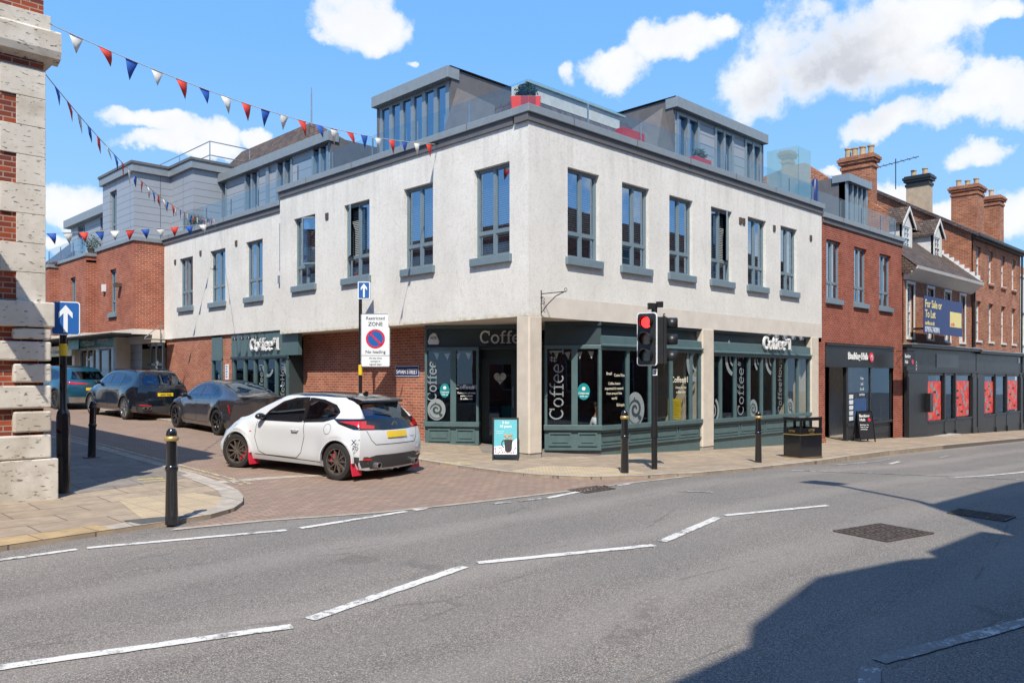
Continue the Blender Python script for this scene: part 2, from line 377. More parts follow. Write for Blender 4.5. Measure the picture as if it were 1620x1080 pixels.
# ------------------------------------------------------------------ mesh helpers
Z3 = Vector((0, 0, 1))
class Fr:
    def __init__(s, o, U, N): s.o = Vector(o); s.U = Vector(U).normalized(); s.N = Vector(N).normalized()
    def P(s, u, v, d=0): return s.o + s.U*u + Z3*v + s.N*d
    def at(s, u, d=0, v=0): return Fr(s.P(u, v, d), s.U, s.N)
FA = lambda x: Fr((x, 0, 0), (0, 1, 0), (-1, 0, 0))      # wall facing the side street, u = world y
FT = lambda x: Fr((x, 0, 0), (0, -1, 0), (-1, 0, 0))     # the same wall read left to right (lettering), u = -y
FB = lambda y: Fr((0, y, 0), (1, 0, 0), (0, -1, 0))      # wall facing the main street, u = world x
W0 = Fr((0, 0, 0), (1, 0, 0), (0, -1, 0))
def bmn(): return bmesh.new()
def fbox(bm, F, u0, u1, v0, v1, d0, d1):
    vs = [bm.verts.new(F.P(u, v, d)) for d in (d0, d1) for v in (v0, v1) for u in (u0, u1)]
    for f in ((0,1,3,2),(4,5,7,6),(0,1,5,4),(2,3,7,6),(0,2,6,4),(1,3,7,5)): bm.faces.new([vs[i] for i in f])
def box(bm, x0, x1, y0, y1, z0, z1): fbox(bm, W0, x0, x1, z0, z1, -y0, -y1)
def quad(bm, *pts): return bm.faces.new([bm.verts.new(Vector(p)) for p in pts])
def prism(bm, F, pts, d0, d1):
    a = [bm.verts.new(F.P(u, v, d0)) for u, v in pts]; b = [bm.verts.new(F.P(u, v, d1)) for u, v in pts]
    bm.faces.new(a); bm.faces.new(b[::-1]); n = len(pts)
    for i in range(n): bm.faces.new((a[i], a[(i+1) % n], b[(i+1) % n], b[i]))
def extr(bm, pts, z0, z1):
    """footprint polygon pulled up from z0 to z1"""
    a = [bm.verts.new((x, y, z0)) for x, y in pts]; b = [bm.verts.new((x, y, z1)) for x, y in pts]
    bm.faces.new(a); bm.faces.new(b[::-1]); n = len(pts)
    for i in range(n): bm.faces.new((a[i], a[(i+1) % n], b[(i+1) % n], b[i]))
def tube(bm, pts, r, n=8, cap=True):
    pts = [Vector(p) for p in pts]; rings = []
    for i, p in enumerate(pts):
        t = (pts[min(i+1, len(pts)-1)]-pts[max(i-1, 0)]).normalized()
        a = t.orthogonal().normalized() if i == 0 or abs(t.dot(rings_a)) > .99 else (rings_a - t*rings_a.dot(t)).normalized()
        rings_a = a; b = t.cross(a); rr = r[i] if isinstance(r, (list, tuple)) else r
        rings.append([bm.verts.new(p+(a*math.cos(2*math.pi*k/n)+b*math.sin(2*math.pi*k/n))*rr) for k in range(n)])
    for i in range(len(rings)-1):
        for k in range(n): bm.faces.new((rings[i][k], rings[i][(k+1) % n], rings[i+1][(k+1) % n], rings[i+1][k]))
    if cap: bm.faces.new(rings[0]); bm.faces.new(rings[-1][::-1])
def lathe(bm, prof, c=(0, 0, 0), n=24, axis='z'):
    c = Vector(c); rings = []
    for r, z in prof:
        ring = []
        for k in range(n):
            a = 2*math.pi*k/n; x, y = r*math.cos(a), r*math.sin(a)
            ring.append(bm.verts.new(c+(Vector((x, y, z)) if axis == 'z' else Vector((x, z, y)))))
        rings.append(ring)
    for i in range(len(rings)-1):
        for k in range(n):
            try: bm.faces.new((rings[i][k], rings[i][(k+1) % n], rings[i+1][(k+1) % n], rings[i+1][k]))
            except ValueError: pass
    bm.faces.new(rings[0]); bm.faces.new(rings[-1][::-1])
def stroke(bm, F, pts, w, d0, d1, closed=False):
    """flat ribbon of width w along a 2D path on frame F, given thickness d0..d1"""
    P = [Vector((p[0], p[1])) for p in pts]; n = len(P); L = []
    for i in range(n):
        a = P[(i-1) % n] if (closed or i > 0) else P[i]; b = P[(i+1) % n] if (closed or i < n-1) else P[i]
        t = (b-a).normalized(); nn = Vector((-t.y, t.x)); ww = w[i] if isinstance(w, (list, tuple)) else w
        L.append((P[i]+nn*ww/2, P[i]-nn*ww/2))
    V = [[bm.verts.new(F.P(q.x, q.y, d)) for q in pr for d in (d0, d1)] for pr in L]
    for i in range(n if closed else n-1):
        a, b = V[i], V[(i+1) % n]
        for f in ((a[1], a[3], b[3], b[1]), (a[0], b[0], b[2], a[2]), (a[0], a[1], b[1], b[0]), (a[2], b[2], b[3], a[3])): bm.faces.new(f)
    if not closed:
        for a in (V[0], V[-1]): bm.faces.new((a[0], a[1], a[3], a[2]))
def disc(bm, F, u, v, ru, rv, d0, d1, n=28):
    prism(bm, F, [(u+ru*math.cos(2*math.pi*k/n), v+rv*math.sin(2*math.pi*k/n)) for k in range(n)], d0, d1)
def text(bm, F, s, u, v, h, align='LEFT', t=.004, d=0, bold=0, sx=1.0, rot=0, maxw=None):
    cu = bpy.data.curves.new('t', 'FONT'); cu.body = s; cu.size = 1; cu.align_x = align; cu.offset = bold; cu.resolution_u = 3
    o = bpy.data.objects.new('t', cu); C.objects.link(o)
    dg = bpy.context.evaluated_depsgraph_get(); me = bpy.data.meshes.new_from_object(o.evaluated_get(dg))
    C.objects.unlink(o); bpy.data.objects.remove(o); bpy.data.curves.remove(cu)
    k = h/.72
    xs = [w.co.x for w in me.vertices]
    if maxw and xs: sx = min(sx, maxw/((max(xs)-min(xs))*k))
    c, sn = math.cos(rot), math.sin(rot); vm = []
    for w in me.vertices:
        a, b = w.co.x*k*sx, w.co.y*k
        vm.append(bm.verts.new(F.P(u+a*c-b*sn, v+a*sn+b*c, d)))
    fs = []
    for p in me.polygons:
        try: fs.append(bm.faces.new([vm[i] for i in p.vertices]))
        except ValueError: pass
    bpy.data.meshes.remove(me)
    if t:
        r = bmesh.ops.extrude_face_region(bm, geom=fs)
        for e in r['geom']:
            if isinstance(e, bmesh.types.BMVert): e.co += F.N*t
def obj(name, bm, mat, parent=None, world=True, smooth=False, recalc=True, bevel=0, ang=35):
    if recalc: bmesh.ops.recalc_face_normals(bm, faces=bm.faces)
    if world and parent is not None:
        r = parent
        while r.parent is not None: r = r.parent
        bmesh.ops.translate(bm, verts=bm.verts, vec=-Vector(r.location))
    me = bpy.data.meshes.new(name); bm.to_mesh(me); bm.free()
    if smooth:
        for p in me.polygons: p.use_smooth = True
        if ang < 180: me.set_sharp_from_angle(angle=R(ang))
    mats = mat if isinstance(mat, (list, tuple)) else [mat]
    for m in mats: me.materials.append(MT[m] if isinstance(m, str) else m)
    o = bpy.data.objects.new(name, me); C.objects.link(o)
    if parent is not None: o.parent = parent
    if bevel:
        md = o.modifiers.new('bevel', 'BEVEL'); md.width = bevel; md.segments = 2; md.limit_method = 'ANGLE'; md.angle_limit = R(40)
    return o
def thing(name, label, cat, loc=(0, 0, 0), group=None, rotz=0):
    o = bpy.data.objects.new(name, None); C.objects.link(o); o.empty_display_size = .3
    o.location = loc; o.rotation_euler = (0, 0, rotz); o['label'] = label; o['category'] = cat
    if group: o['group'] = group
    return o
def tag(o, label, cat, group=None):
    o['label'] = label; o['category'] = cat
    if group: o['group'] = group
    return o
def recenter(o, loc):
    """give a single-mesh thing its origin at its base"""
    o.data.transform(Matrix.Translation(-Vector(loc))); o.location = loc; return o
def copy_tree(o, parent=None):
    c = o.copy(); C.objects.link(c)
    if parent is not None: c.parent = parent
    for ch in o.children: copy_tree(ch, c)
    return c
def wallgrid(bm, F, u0, u1, v0, v1, holes, depth=.14):
    us = sorted(set([u0, u1]+[h[i] for h in holes for i in (0, 1)])); vs = sorted(set([v0, v1]+[h[i] for h in holes for i in (2, 3)]))
    for i in range(len(us)-1):
        for j in range(len(vs)-1):
            cu, cv = (us[i]+us[i+1])/2, (vs[j]+vs[j+1])/2
            if any(h[0] < cu < h[1] and h[2] < cv < h[3] for h in holes): continue
            quad(bm, F.P(us[i], vs[j]), F.P(us[i+1], vs[j]), F.P(us[i+1], vs[j+1]), F.P(us[i], vs[j+1]))
    for a, b, c, e in holes:
        quad(bm, F.P(a, c), F.P(a, e), F.P(a, e, -depth), F.P(a, c, -depth)); quad(bm, F.P(b, c), F.P(b, e), F.P(b, e, -depth), F.P(b, c, -depth))
        quad(bm, F.P(a, e), F.P(b, e), F.P(b, e, -depth), F.P(a, e, -depth)); quad(bm, F.P(a, c), F.P(b, c), F.P(b, c, -depth), F.P(a, c, -depth))
    bmesh.ops.remove_doubles(bm, verts=bm.verts, dist=1e-4)
def wall(name, F, u0, u1, v0, v1, holes, mat, parent, depth=.14):
    bm = bmn(); wallgrid(bm, F, u0, u1, v0, v1, holes, depth); return obj(name, bm, mat, parent, recalc=False)
def blind_mesh(bm, F, u0, u1, v0, v1, d, n=None):
    n = n or int((v1-v0)/.05)
    for i in range(n):
        v = v0+(i+.5)*(v1-v0)/n; quad(bm, F.P(u0, v-.014, d), F.P(u1, v-.014, d), F.P(u1, v+.014, d-.018), F.P(u0, v+.014, d-.018))
def window(root, F, u0, u1, v0, v1, trans=.58, blind=1, sill=True, opened=0, fw=.06, back=.11, label=None, mat='frame', curt=0):
    bm = bmn(); d0, d1 = -back-.05, -back+.01; um = (u0+u1)/2; vt = v0+trans
    fbox(bm, F, u0, u0+fw, v0, v1, d0, d1); fbox(bm, F, u1-fw, u1, v0, v1, d0, d1)
    fbox(bm, F, u0+fw, u1-fw, v1-fw, v1, d0, d1); fbox(bm, F, u0+fw, u1-fw, v0, v0+fw, d0, d1)
    fbox(bm, F, um-fw*.65, um+fw*.65, v0+fw, v1-fw, d0, d1+.004)
    fbox(bm, F, u0+fw, um-fw*.65, vt-fw*.6, vt+fw*.6, d0, d1-.004); fbox(bm, F, um+fw*.65, u1-fw, vt-fw*.6, vt+fw*.6, d0, d1-.004)
    for a, b in ((u0+fw, um-fw*.65), (um+fw*.65, u1-fw)):       # casement rims
        for c, e in ((v0+fw, vt-fw*.6), (vt+fw*.6, v1-fw)):
            t = .022
            fbox(bm, F, a, a+t, c, e, d0+.01, d1-.016); fbox(bm, F, b-t, b, c, e, d0+.01, d1-.016); fbox(bm, F, a+t, b-t, c, c+t, d0+.01, d1-.016); fbox(bm, F, a+t, b-t, e-t, e, d0+.01, d1-.016)
    w = obj('window', bm, mat, root)
    bm = bmn(); rects = [(u0+fw, um-fw*.65, v0+fw, vt-.03), (um+fw*.65, u1-fw, v0+fw, vt-.03), (u0+fw, um-.04, vt+.03, v1-fw), (um+.04, u1-fw, vt+.03, v1-fw)]
    for i, (a, b, c, e) in enumerate(rects):
        if opened and i == opened: continue
        q = random.uniform(-.002, .002)
        quad(bm, F.P(a, c, d0+.02+q), F.P(b, c, d0+.02-q), F.P(b, e, d0+.02-q), F.P(a, e, d0+.02+q))
    obj('pane', bm, 'glass', w, recalc=False)
    if opened:      # casement swung out on its outer edge
        a, b, c, e = rects[opened]; L = b-a; piv = a if opened == 2 else b; sg = 1 if opened == 2 else -1
        th = R(28); G = Fr(F.P(piv, 0, d1), (F.U*sg*math.cos(th)+F.N*math.sin(th)), F.N)
        G.N = G.U.cross(Z3).normalized(); G.N = G.N if G.N.dot(F.N) > 0 else -G.N
        bm = bmn(); t = .045
        fbox(bm, G, 0, t, c, e, -.02, .02); fbox(bm, G, L-t, L, c, e, -.02, .02); fbox(bm, G, t, L-t, c, c+t, -.02, .02); fbox(bm, G, t, L-t, e-t, e, -.02, .02)
        ob = obj('open_casement', bm, mat, w); bm = bmn(); quad(bm, G.P(t, c+t), G.P(L-t, c+t), G.P(L-t, e-t), G.P(t, e-t))
        obj('pane', bm, 'glass', w, recalc=False)
    if blind:
        bm = bmn(); bt = v1-.06; bb = v0+.06 if blind == 1 else v1-(v1-v0)*blind
        blind_mesh(bm, F, u0+.05, u1-.05, bb, bt, d0-.08); obj('blind', bm, 'blind', w, recalc=False)
    if curt:
        bm = bmn(); pts = []
        for side in (0, 1):
            n = 14; ww = (u1-u0)*.25
            row = [(u0+.04+ww*i/n if side == 0 else u1-.04-ww*i/n, d0-.1-.03*math.sin(i*1.9)) for i in range(n+1)]
            for (a, da), (b, db) in zip(row, row[1:]): quad(bm, F.P(a, v0, da), F.P(b, v0, db), F.P(b, v1, db), F.P(a, v1, da))
        obj('curtain', bm, 'curtain', w, recalc=False)
    if sill:
        bm = bmn(); fbox(bm, F, u0-.08, u1+.08, v0-.17, v0+.01, -.1, .085); fbox(bm, F, u0, u1, v0+.01, v0+.03, -.1, -.02)
        obj('sill', bm, mat, w, bevel=.008)
    return w
# ---- ground levels
def gz(x, y):
    z = 0
    if x > 0: z -= .04*min(x, 7)
    if x > 7: z -= .03*(min(x, 80)-7)
    if y > 0: z += .024*min(y, 60)
    return z
def rdz(x): return -.05 - .07*max(0, min(1, (x-5)/4))
def patch(name, pts, dz, mat, road=False, thick=0):
    bm = bmn(); f = bm.faces.new([bm.verts.new((x, y, 0)) for x, y in pts])
    for x in (0, 7, 80, 5, 9):
        bmesh.ops.bisect_plane(bm, geom=bm.verts[:]+bm.edges[:]+bm.faces[:], plane_co=(x, 0, 0), plane_no=(1, 0, 0))
    for y in (0, 60):
        bmesh.ops.bisect_plane(bm, geom=bm.verts[:]+bm.edges[:]+bm.faces[:], plane_co=(0, y, 0), plane_no=(0, 1, 0))
    bmesh.ops.triangulate(bm, faces=bm.faces)
    bmesh.ops.recalc_face_normals(bm, faces=bm.faces)
    if sum(f.normal.z for f in bm.faces) < 0: bmesh.ops.reverse_faces(bm, faces=bm.faces)
    for v in bm.verts: v.co.z = gz(v.co.x, v.co.y)+dz+(rdz(v.co.x) if road else 0)
    if thick:
        r = bmesh.ops.extrude_face_region(bm, geom=bm.faces[:])
        low = [e for e in r['geom'] if isinstance(e, bmesh.types.BMVert)]
        for v in low: v.co.z -= thick
        bmesh.ops.recalc_face_normals(bm, faces=bm.faces)
    o = obj(name, bm, mat, recalc=False); return o
def struct(o): o['kind'] = 'structure'; return o
def ribbon(pts, w):
    """closed outline of a band of width w to the left of a path"""
    P = [Vector(p) for p in pts]; q = []
    for i, p in enumerate(P):
        t = (P[min(i+1, len(P)-1)]-P[max(i-1, 0)]).normalized(); q.append(p+Vector((-t.y, t.x))*w)
    return [tuple(p) for p in P]+[tuple(p) for p in q[::-1]]
# ------------------------------------------------------------------ ground
struct(patch('road', [(-140, -140), (200, -140), (200, 160), (-140, 160)], 0, 'asphalt', road=True))
KL = [(-30, -4.1), (-14, -2.75), (-10.42, -2.36), (-9.25, -2.21), (-8.5, -2.13), (-8.0, -2.03), (-7.55, -1.75), (-7.2, -1.3), (-6.93, -.75), (-6.7, -.1), (-6.6, .5), (-6.45, 2.0), (-6.4, 4), (-6.35, 8), (-6.5, 14), (-6.9, 26), (-8, 60)]
struct(patch('pavement', KL+[(-60, 60), (-60, -4.1)], 0, 'pave', thick=.16))
struct(patch('kerb', ribbon(KL[3:12], .30), .0065, 'kerb'))
struct(patch('kerb', ribbon(KL[:4], .42), .0075, 'kerbbuff'))
struct(patch('kerb', ribbon(KL[11:], .14), .0055, 'kerb'))
struct(patch('paving', [(-9.05, .9), (-9.05, 30), (-6.75, 26), (-6.5, 8), (-6.6, 1.7)], .004, 'pavegrey'))
struct(patch('tactile_paving', [(-8.42, .14), (-7.35, .05), (-7.22, -.75), (-7.65, -1.5), (-8.35, -1.8), (-8.75, -1.72)], .004, 'tact'))
struct(patch('dark_patch', [(-8.98, -1.72), (-8.62, -1.75), (-8.2, -1.95), (-8.56, -2.12), (-8.9, -2.12)], .010, 'tarmacpatch'))
KR = [(-2.3, 60), (-2.1, 14), (-2.0, 4), (-2.0, .2), (-2.05, -1.2), (-1.95, -2.2), (-1.55, -2.95), (-.86, -3.5), (.3, -3.93), (3.07, -3.85), (5.97, -3.62), (8.82, -3.3), (12.0, -3.08), (17.8, -3.0), (26.7, -3.0), (45, -3.0), (80, -3.0)]
struct(patch('pavement', KR+[(80, 30), (30, 60)], 0, 'pave', thick=.16))
struct(patch('kerb', ribbon(KR[:8], .16), .0065, 'kerb'))
struct(patch('kerb', ribbon(KR[7:], .15), .0075, 'kerb'))
struct(patch('tactile_paving', [(-1.85, -1.35), (-.84, -1.2), (-.1, -2.3), (-.35, -3.4), (-.95, -3.25), (-1.6, -2.65), (-1.82, -2.1)], .004, 'tact'))
# side street surface: block paving with a pale stone band across it
struct(patch('block_paving', [(-8.6, -2.4), (-7.6, -2.62), (-6.2, -3.15), (-4.6, -3.42), (-3.1, -3.58), (-1.4, -3.72), (.1, -3.9), (-1.0, -3.4), (-1.7, -2.6), (-2.0, 0), (-2.0, 20), (-2.3, 60), (-8, 60), (-6.9, 26), (-6.35, 8), (-6.5, .5), (-7, -.9), (-7.7, -1.9)], .004, 'blocks', road=True))
struct(patch('stone_band', [(-6.5, 1.0), (-5.2, .85), (-4.0, .4), (-3.98, .62), (-5.2, 1.1), (-6.5, 1.28)], .008, 'kerb', road=True))
struct(patch('stone_band', [(-8.7, -2.50), (-7.6, -2.72), (-6.2, -3.25), (-4.6, -3.52), (-3.1, -3.68), (-1.4, -3.82), (.2, -4.0), (.2, -3.9), (-1.4, -3.72), (-3.1, -3.58), (-4.6, -3.42), (-6.2, -3.15), (-7.6, -2.62), (-8.6, -2.4)], .008, 'kerb', road=True))
def line(p, q, w, mat, dz=.008, road=True, name='road_marking'):
    p, q = Vector(p), Vector(q); L = (q-p).length; t = (q-p)/L; n = Vector((-t.y, t.x)); k = max(2, int(L/.10)); rnd = random.Random(int(p.x*100+q.y*77))
    up = [p+t*(L*i/k)+n*(w/2+rnd.uniform(-.008, .008)) for i in range(k+1)]; dn = [p+t*(L*i/k)-n*(w/2+rnd.uniform(-.008, .008)) for i in range(k+1)]
    return struct(patch(name, [tuple(v) for v in up]+[tuple(v) for v in dn[::-1]], dz, mat, road=road))
line((-12.6, -2.85), (-9.83, -2.85), .10, 'mark'); line((-9.73, -2.85), (-7.71, -3.45), .10, 'mark'); line((-7.53, -3.46), (-5.88, -3.38), .10, 'mark'); line((-5.74, -3.38), (-5.52, -3.38), .10, 'mark')
line((-4.58, -3.74), (-4.28, -3.8), .10, 'markworn'); line((-4.17, -3.83), (-3.72, -3.9), .10, 'markworn'); line((-3.64, -3.93), (-1.95, -3.72), .10, 'mark'); line((-1.79, -3.79), (-1.5, -3.83), .10, 'mark')
line((-13.0, -5.75), (-9.54, -6.83), .115, 'mark'); line((-9.36, -6.77), (-7.41, -6.33), .115, 'mark'); line((-7.22, -6.3), (-5.29, -7.04), .115, 'mark'); line((-5.07, -6.99), (-3.28, -6.62), .115, 'mark'); line((-3.09, -6.6), (-1.31, -7.2), .10, 'mark')
line((-7.21, -10.15), (-5.3, -10.68), .12, 'markworn'); line((-7.75, -10.3), (-7.36, -10.16), .12, 'markworn')
line((-1.6, -4.9), (-1.3, -5.35), .09, 'markworn'); line((6.3, -3.95), (10.4, -3.75), .10, 'markworn'); line((5.0, -6.9), (9.8, -7.2), .09, 'mark'); line((3.5, -4.3), (6.5, -7.8), .12, 'markworn')
line((8.6, -4.4), (9.8, -4.2), .10, 'mark'); line((12.3, -4.4), (14.0, -4.2), .10, 'markworn'); line((11.8, -7.2), (15.8, -7.3), .10, 'mark')
for dx in (0, .17): line((-6.28+dx, .6), (-6.1+dx, 12), .055, 'markyel', name='yellow_line')
for dy in (0, .28): line((-7.5, 1.62+dy), (-7.12, 1.52+dy), .06, 'markbright', dz=.009, road=False, name='yellow_line')
line((-1.9, .55), (-1.75, -.05), .07, 'markbright', dz=.009, road=False, name='yellow_line')
def grating(pts, rows, cols, label, mat='iron', open_=True):
    """iron grating lying in the road: rim + bars in a rectangle from 3 corners"""
    a, b, d = [Vector(p) for p in pts]; U = b-a; V = d-a; z = lambda p: gz(p.x, p.y)+rdz(p.x)+.010
    t = thing('drain_cover', label, 'drain cover', (a.x, a.y, z(a)))
    bm = bmn()
    def bar(p, q, w):
        tt = (q-p).normalized(); n = Vector((-tt.y, tt.x))*w/2
        for c in (0,): extr2(bm, [p+n, q+n, q-n, p-n], z)
    def extr2(bm, P, zf):
        lo = [bm.verts.new((p.x, p.y, zf(p)-.006)) for p in P]; hi = [bm.verts.new((p.x, p.y, zf(p)+.006)) for p in P]
        bm.faces.new(hi)
        for i in range(4): bm.faces.new((lo[i], lo[(i+1) % 4], hi[(i+1) % 4], hi[i]))
    for i in range(rows+1): bar(a+V*i/rows, b+V*i/rows, .03 if i % rows == 0 else .022)
    for i in range(cols+1): bar(a+U*i/cols, a+U*i/cols+V, .03 if i % cols == 0 else .022)
    obj('grating', bm, mat, t)
    bm = bmn(); q = [a, b, b+V, d]; bm.faces.new([bm.verts.new((p.x, p.y, z(p)-.0065)) for p in q]); obj('frame', bm, 'tarmacpatch', t)
grating([(-3.12, -8.08), (-2.25, -8.28), (-3.3, -8.75)], 5, 9, 'rusty brown iron manhole cover in the sunlit carriageway')
grating([(-.80, -8.62), (-.32, -8.62), (-.95, -9.32)], 3, 7, 'iron drain grating lying in the shadow at the right edge')
grating([(-2.80, -3.60), (-2.10, -3.62), (-2.82, -4.0)], 4, 8, 'small iron cover on the give way line near the traffic light')

# ------------------------------------------------------------------ corner building
cb = thing('corner_building', 'large white pebbledash corner building with grey penthouse and green cafe shopfronts', 'building', (0, 0, 0))
A0, B0, AF = FA(0), FB(0), FA(.12)
WA = [(.59, 1.77), (3.28, 4.46), (5.99, 7.22), (8.76, 9.98)]
WAF = [(12.2, 13.35), (14.9, 16.1), (17.6, 18.8)]
WB = [(1.28, 2.42), (3.3, 4.43), (5.33, 6.45), (7.38, 8.51), (9.43, 10.55), (11.49, 12.62)]
V0, V1 = 4.5, 6.57
wall('side_street_wall', A0, 0, 10.84, 3.1, 7.5, [(a, b, V0, V1) for a, b in WA], 'render', cb)
wall('main_street_wall', B0, 0, 14.45, 3.1, 7.5, [(a, b, V0, V1) for a, b in WB], 'render', cb)
wall('far_side_street_wall', AF, 10.84, 20.3, 3.24, 7.15, [(a, b, 4.4, 6.27) for a, b in WAF], 'render', cb)
bm = bmn(); quad(bm, (0, 10.84, 3.1), (.4, 10.84, 3.1), (.4, 10.84, 7.5), (0, 10.84, 7.5)); obj('return_wall', bm, 'render', cb); bm = bmn(); fbox(bm, B0, .43, 14.448, 3.095, 3.56, 0, .006); obj('smooth_band', bm, 'smooth', cb)
bm = bmn(); quad(bm, (.12, 20.3, 3.2), (3, 20.3, 3.2), (3, 20.3, 7.2), (.12, 20.3, 7.2)); quad(bm, (14.45, 0, 3.1), (14.45, 12, 3.1), (14.45, 12, 7.5), (14.45, 0, 7.5)); quad(bm, (0, 0, 3.1), (14.45, 0, 3.1), (14.45, 3.6, 3.1), (0, 3.6, 3.1)); quad(bm, (0, 3.6, 3.1), (3, 3.6, 3.1), (3, 10.84, 3.1), (0, 10.84, 3.1)); quad(bm, (.12, 10.84, 3.24), (3, 10.84, 3.24), (3, 20.3, 3.24), (.12, 20.3, 3.24))
obj('soffit', bm, 'smooth', cb)
# hull behind: floors, back walls, flat roof
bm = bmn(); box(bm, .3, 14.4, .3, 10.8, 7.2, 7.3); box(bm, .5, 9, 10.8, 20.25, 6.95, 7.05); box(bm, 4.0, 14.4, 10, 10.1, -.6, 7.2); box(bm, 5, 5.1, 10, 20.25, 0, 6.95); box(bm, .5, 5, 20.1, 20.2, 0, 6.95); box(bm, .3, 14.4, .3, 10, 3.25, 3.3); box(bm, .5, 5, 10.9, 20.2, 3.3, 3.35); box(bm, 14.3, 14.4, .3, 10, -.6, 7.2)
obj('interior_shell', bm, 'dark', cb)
for i, (a, b) in enumerate(WA): window(cb, A0, a, b, V0, V1, blind=1, opened=(2 if i == 3 else 3 if i == 2 else 0))
for i, (a, b) in enumerate(WB): window(cb, B0, a, b, V0, V1, blind=[.75, 1, 1, 1, 1, 0][i], opened=3 if i == 3 else 0, curt=(i == 5))
for i, (a, b) in enumerate(WAF): window(cb, AF, a, b, 4.4, 6.27, blind=(1 if i == 1 else 0), curt=(i != 1))
# coping: metal capping with a drip, dark fascia strip beneath
def coping(F, u0, u1, zt, name='coping', mat='coping', mitre0=0, par=cb):
    bm = bmn(); fbox(bm, F, u0, u1, zt-.17, zt, -.42, .10); obj(name, bm, mat, par, bevel=.01)
    bm = bmn(); fbox(bm, F, u0+.03, u1-.03, zt-.34, zt-.172, -.38, .045); obj('fascia_strip', bm, 'copdark', par)
    u = u0+1.5
    while u < u1: bm = bmn(); fbox(bm, F, u-.012, u+.012, zt-.175, zt+.004, -.42, .104); u += 2.4; obj('coping_joint', bm, 'copdark', par)
    
coping(A0, .42, 10.9, 7.68); coping(B0, -.10, 14.5, 7.68); coping(AF, 10.95, 20.35, 7.32)
# balustrade panes
def rail(F, us, v0, v1, par, d=-.25):
    for a, b in zip(us, us[1:]):
        bm = bmn(); quad(bm, F.P(a+.01, v0, d), F.P(b-.01, v0, d), F.P(b-.01, v1, d), F.P(a+.01, v1, d)); g = obj('balustrade_pane', bm, 'glassrail', par, recalc=False)
        bm = bmn(); fbox(bm, F, b-.012, b+.012, v0, v1-.08, d-.02, d+.02); obj('post', bm, 'steel', g)
rail(A0, [.25, 2.2, 4.2, 6.2, 8.2, 10.2], 7.68, 8.38, cb); rail(B0, [.25, 2.3, 4.4, 6.5, 8.6, 10.6, 12.6, 14.3], 7.68, 8.38, cb); rail(AF, [11.2, 13, 15, 17, 19], 7.32, 8.1, cb)
bm = bmn(); quad(bm, (13.35, 1.45, 7.68), (13.35, .28, 7.68), (13.35, .28, 9.55), (13.35, 1.45, 9.55)); quad(bm, (13.3, .27, 7.68), (14.2, .27, 7.68), (14.2, .27, 9.5), (13.3, .27, 9.5)); obj('privacy_screen', bm, 'glassfrost', cb, recalc=False)
# penthouse, side-street dormer
pent = bmn(); box(pent, 1.55, 6, 4.4, 4.5, 7.3, 10.08); box(pent, 1.55, 6, 7.75, 7.85, 7.3, 10.08); box(pent, 1.62, 6, 4.5, 7.75, 9.78, 10.05); box(pent, 5.9, 6, 4.5, 7.75, 7.3, 9.6)
obj('dormer_cheek', pent, 'copdark', cb)
bm = bmn(); fbox(bm, FA(1.5), 4.36, 7.9, 9.80, 10.12, -.3, .12); obj('dormer_fascia', bm, 'coping', cb, bevel=.01)
bm = bmn(); quad(bm, (1.45, 4.34, 10.125), (1.45, 7.92, 10.125), (6.1, 7.92, 10.125), (6.1, 4.34, 10.125)); obj('dormer_roof', bm, 'copdark', cb)
F = FA(1.62)
bm = bmn(); n = 6; us = [4.6+i*(7.7-4.6)/n for i in range(n+1)]
for u in us: fbox(bm, F, u-.075, u+.075, 7.35, 9.80, -.05, .05)
fbox(bm, F, 4.5, 7.75, 9.72, 9.80, -.04, .04); wf = obj('window', bm, 'metal', cb)
bm = bmn(); quad(bm, F.P(4.5, 7.3, 0), F.P(7.75, 7.3, 0), F.P(7.75, 9.75, 0), F.P(4.5, 9.75, 0)); obj('pane', bm, 'glass', wf, recalc=False)
bm = bmn()
for u0 in (4.65, 6.65, 7.2):
    for i in range(10): quad(bm, F.P(u0+i*.035, 7.3, -.15-.02*math.sin(i*2)), F.P(u0+i*.035+.035, 7.3, -.15-.02*math.sin(i*2+2)), F.P(u0+i*.035+.035, 9.0, -.15-.02*math.sin(i*2+2)), F.P(u0+i*.035, 9.0, -.15-.02*math.sin(i*2)))
obj('curtain', bm, 'curtain', wf, recalc=False)
# penthouse, main-street dormer
bm = bmn(); box(bm, 7.8, 7.9, 1.55, 6, 7.3, 10.08); box(bm, 13.2, 13.3, 1.55, 6, 7.3, 10.08); box(bm, 7.9, 13.2, 1.7, 6, 9.78, 10.05); box(bm, 7.9, 13.2, 5.9, 6, 7.3, 9.6)
obj('dormer_cheek', bm, 'copdark', cb)
bm = bmn(); fbox(bm, FB(1.5), 7.76, 13.34, 9.80, 10.12, -.3, .12); obj('dormer_fascia', bm, 'coping', cb, bevel=.01)
bm = bmn(); quad(bm, (7.74, 1.42, 10.125), (13.36, 1.42, 10.125), (13.36, 6.1, 10.125), (7.74, 6.1, 10.125)); obj('dormer_roof', bm, 'copdark', cb)
F = FB(1.6); doors = [(8.05, 9.2), (10.2, 11.25), (12.1, 13.1)]
bm = bmn()
for a, b in ((7.9, 8.05), (9.2, 10.2), (11.25, 12.1), (13.1, 13.2)): fbox(bm, F, a, b, 7.3, 9.80, -.05, .03)
obj('cladding', bm, 'clad', cb)
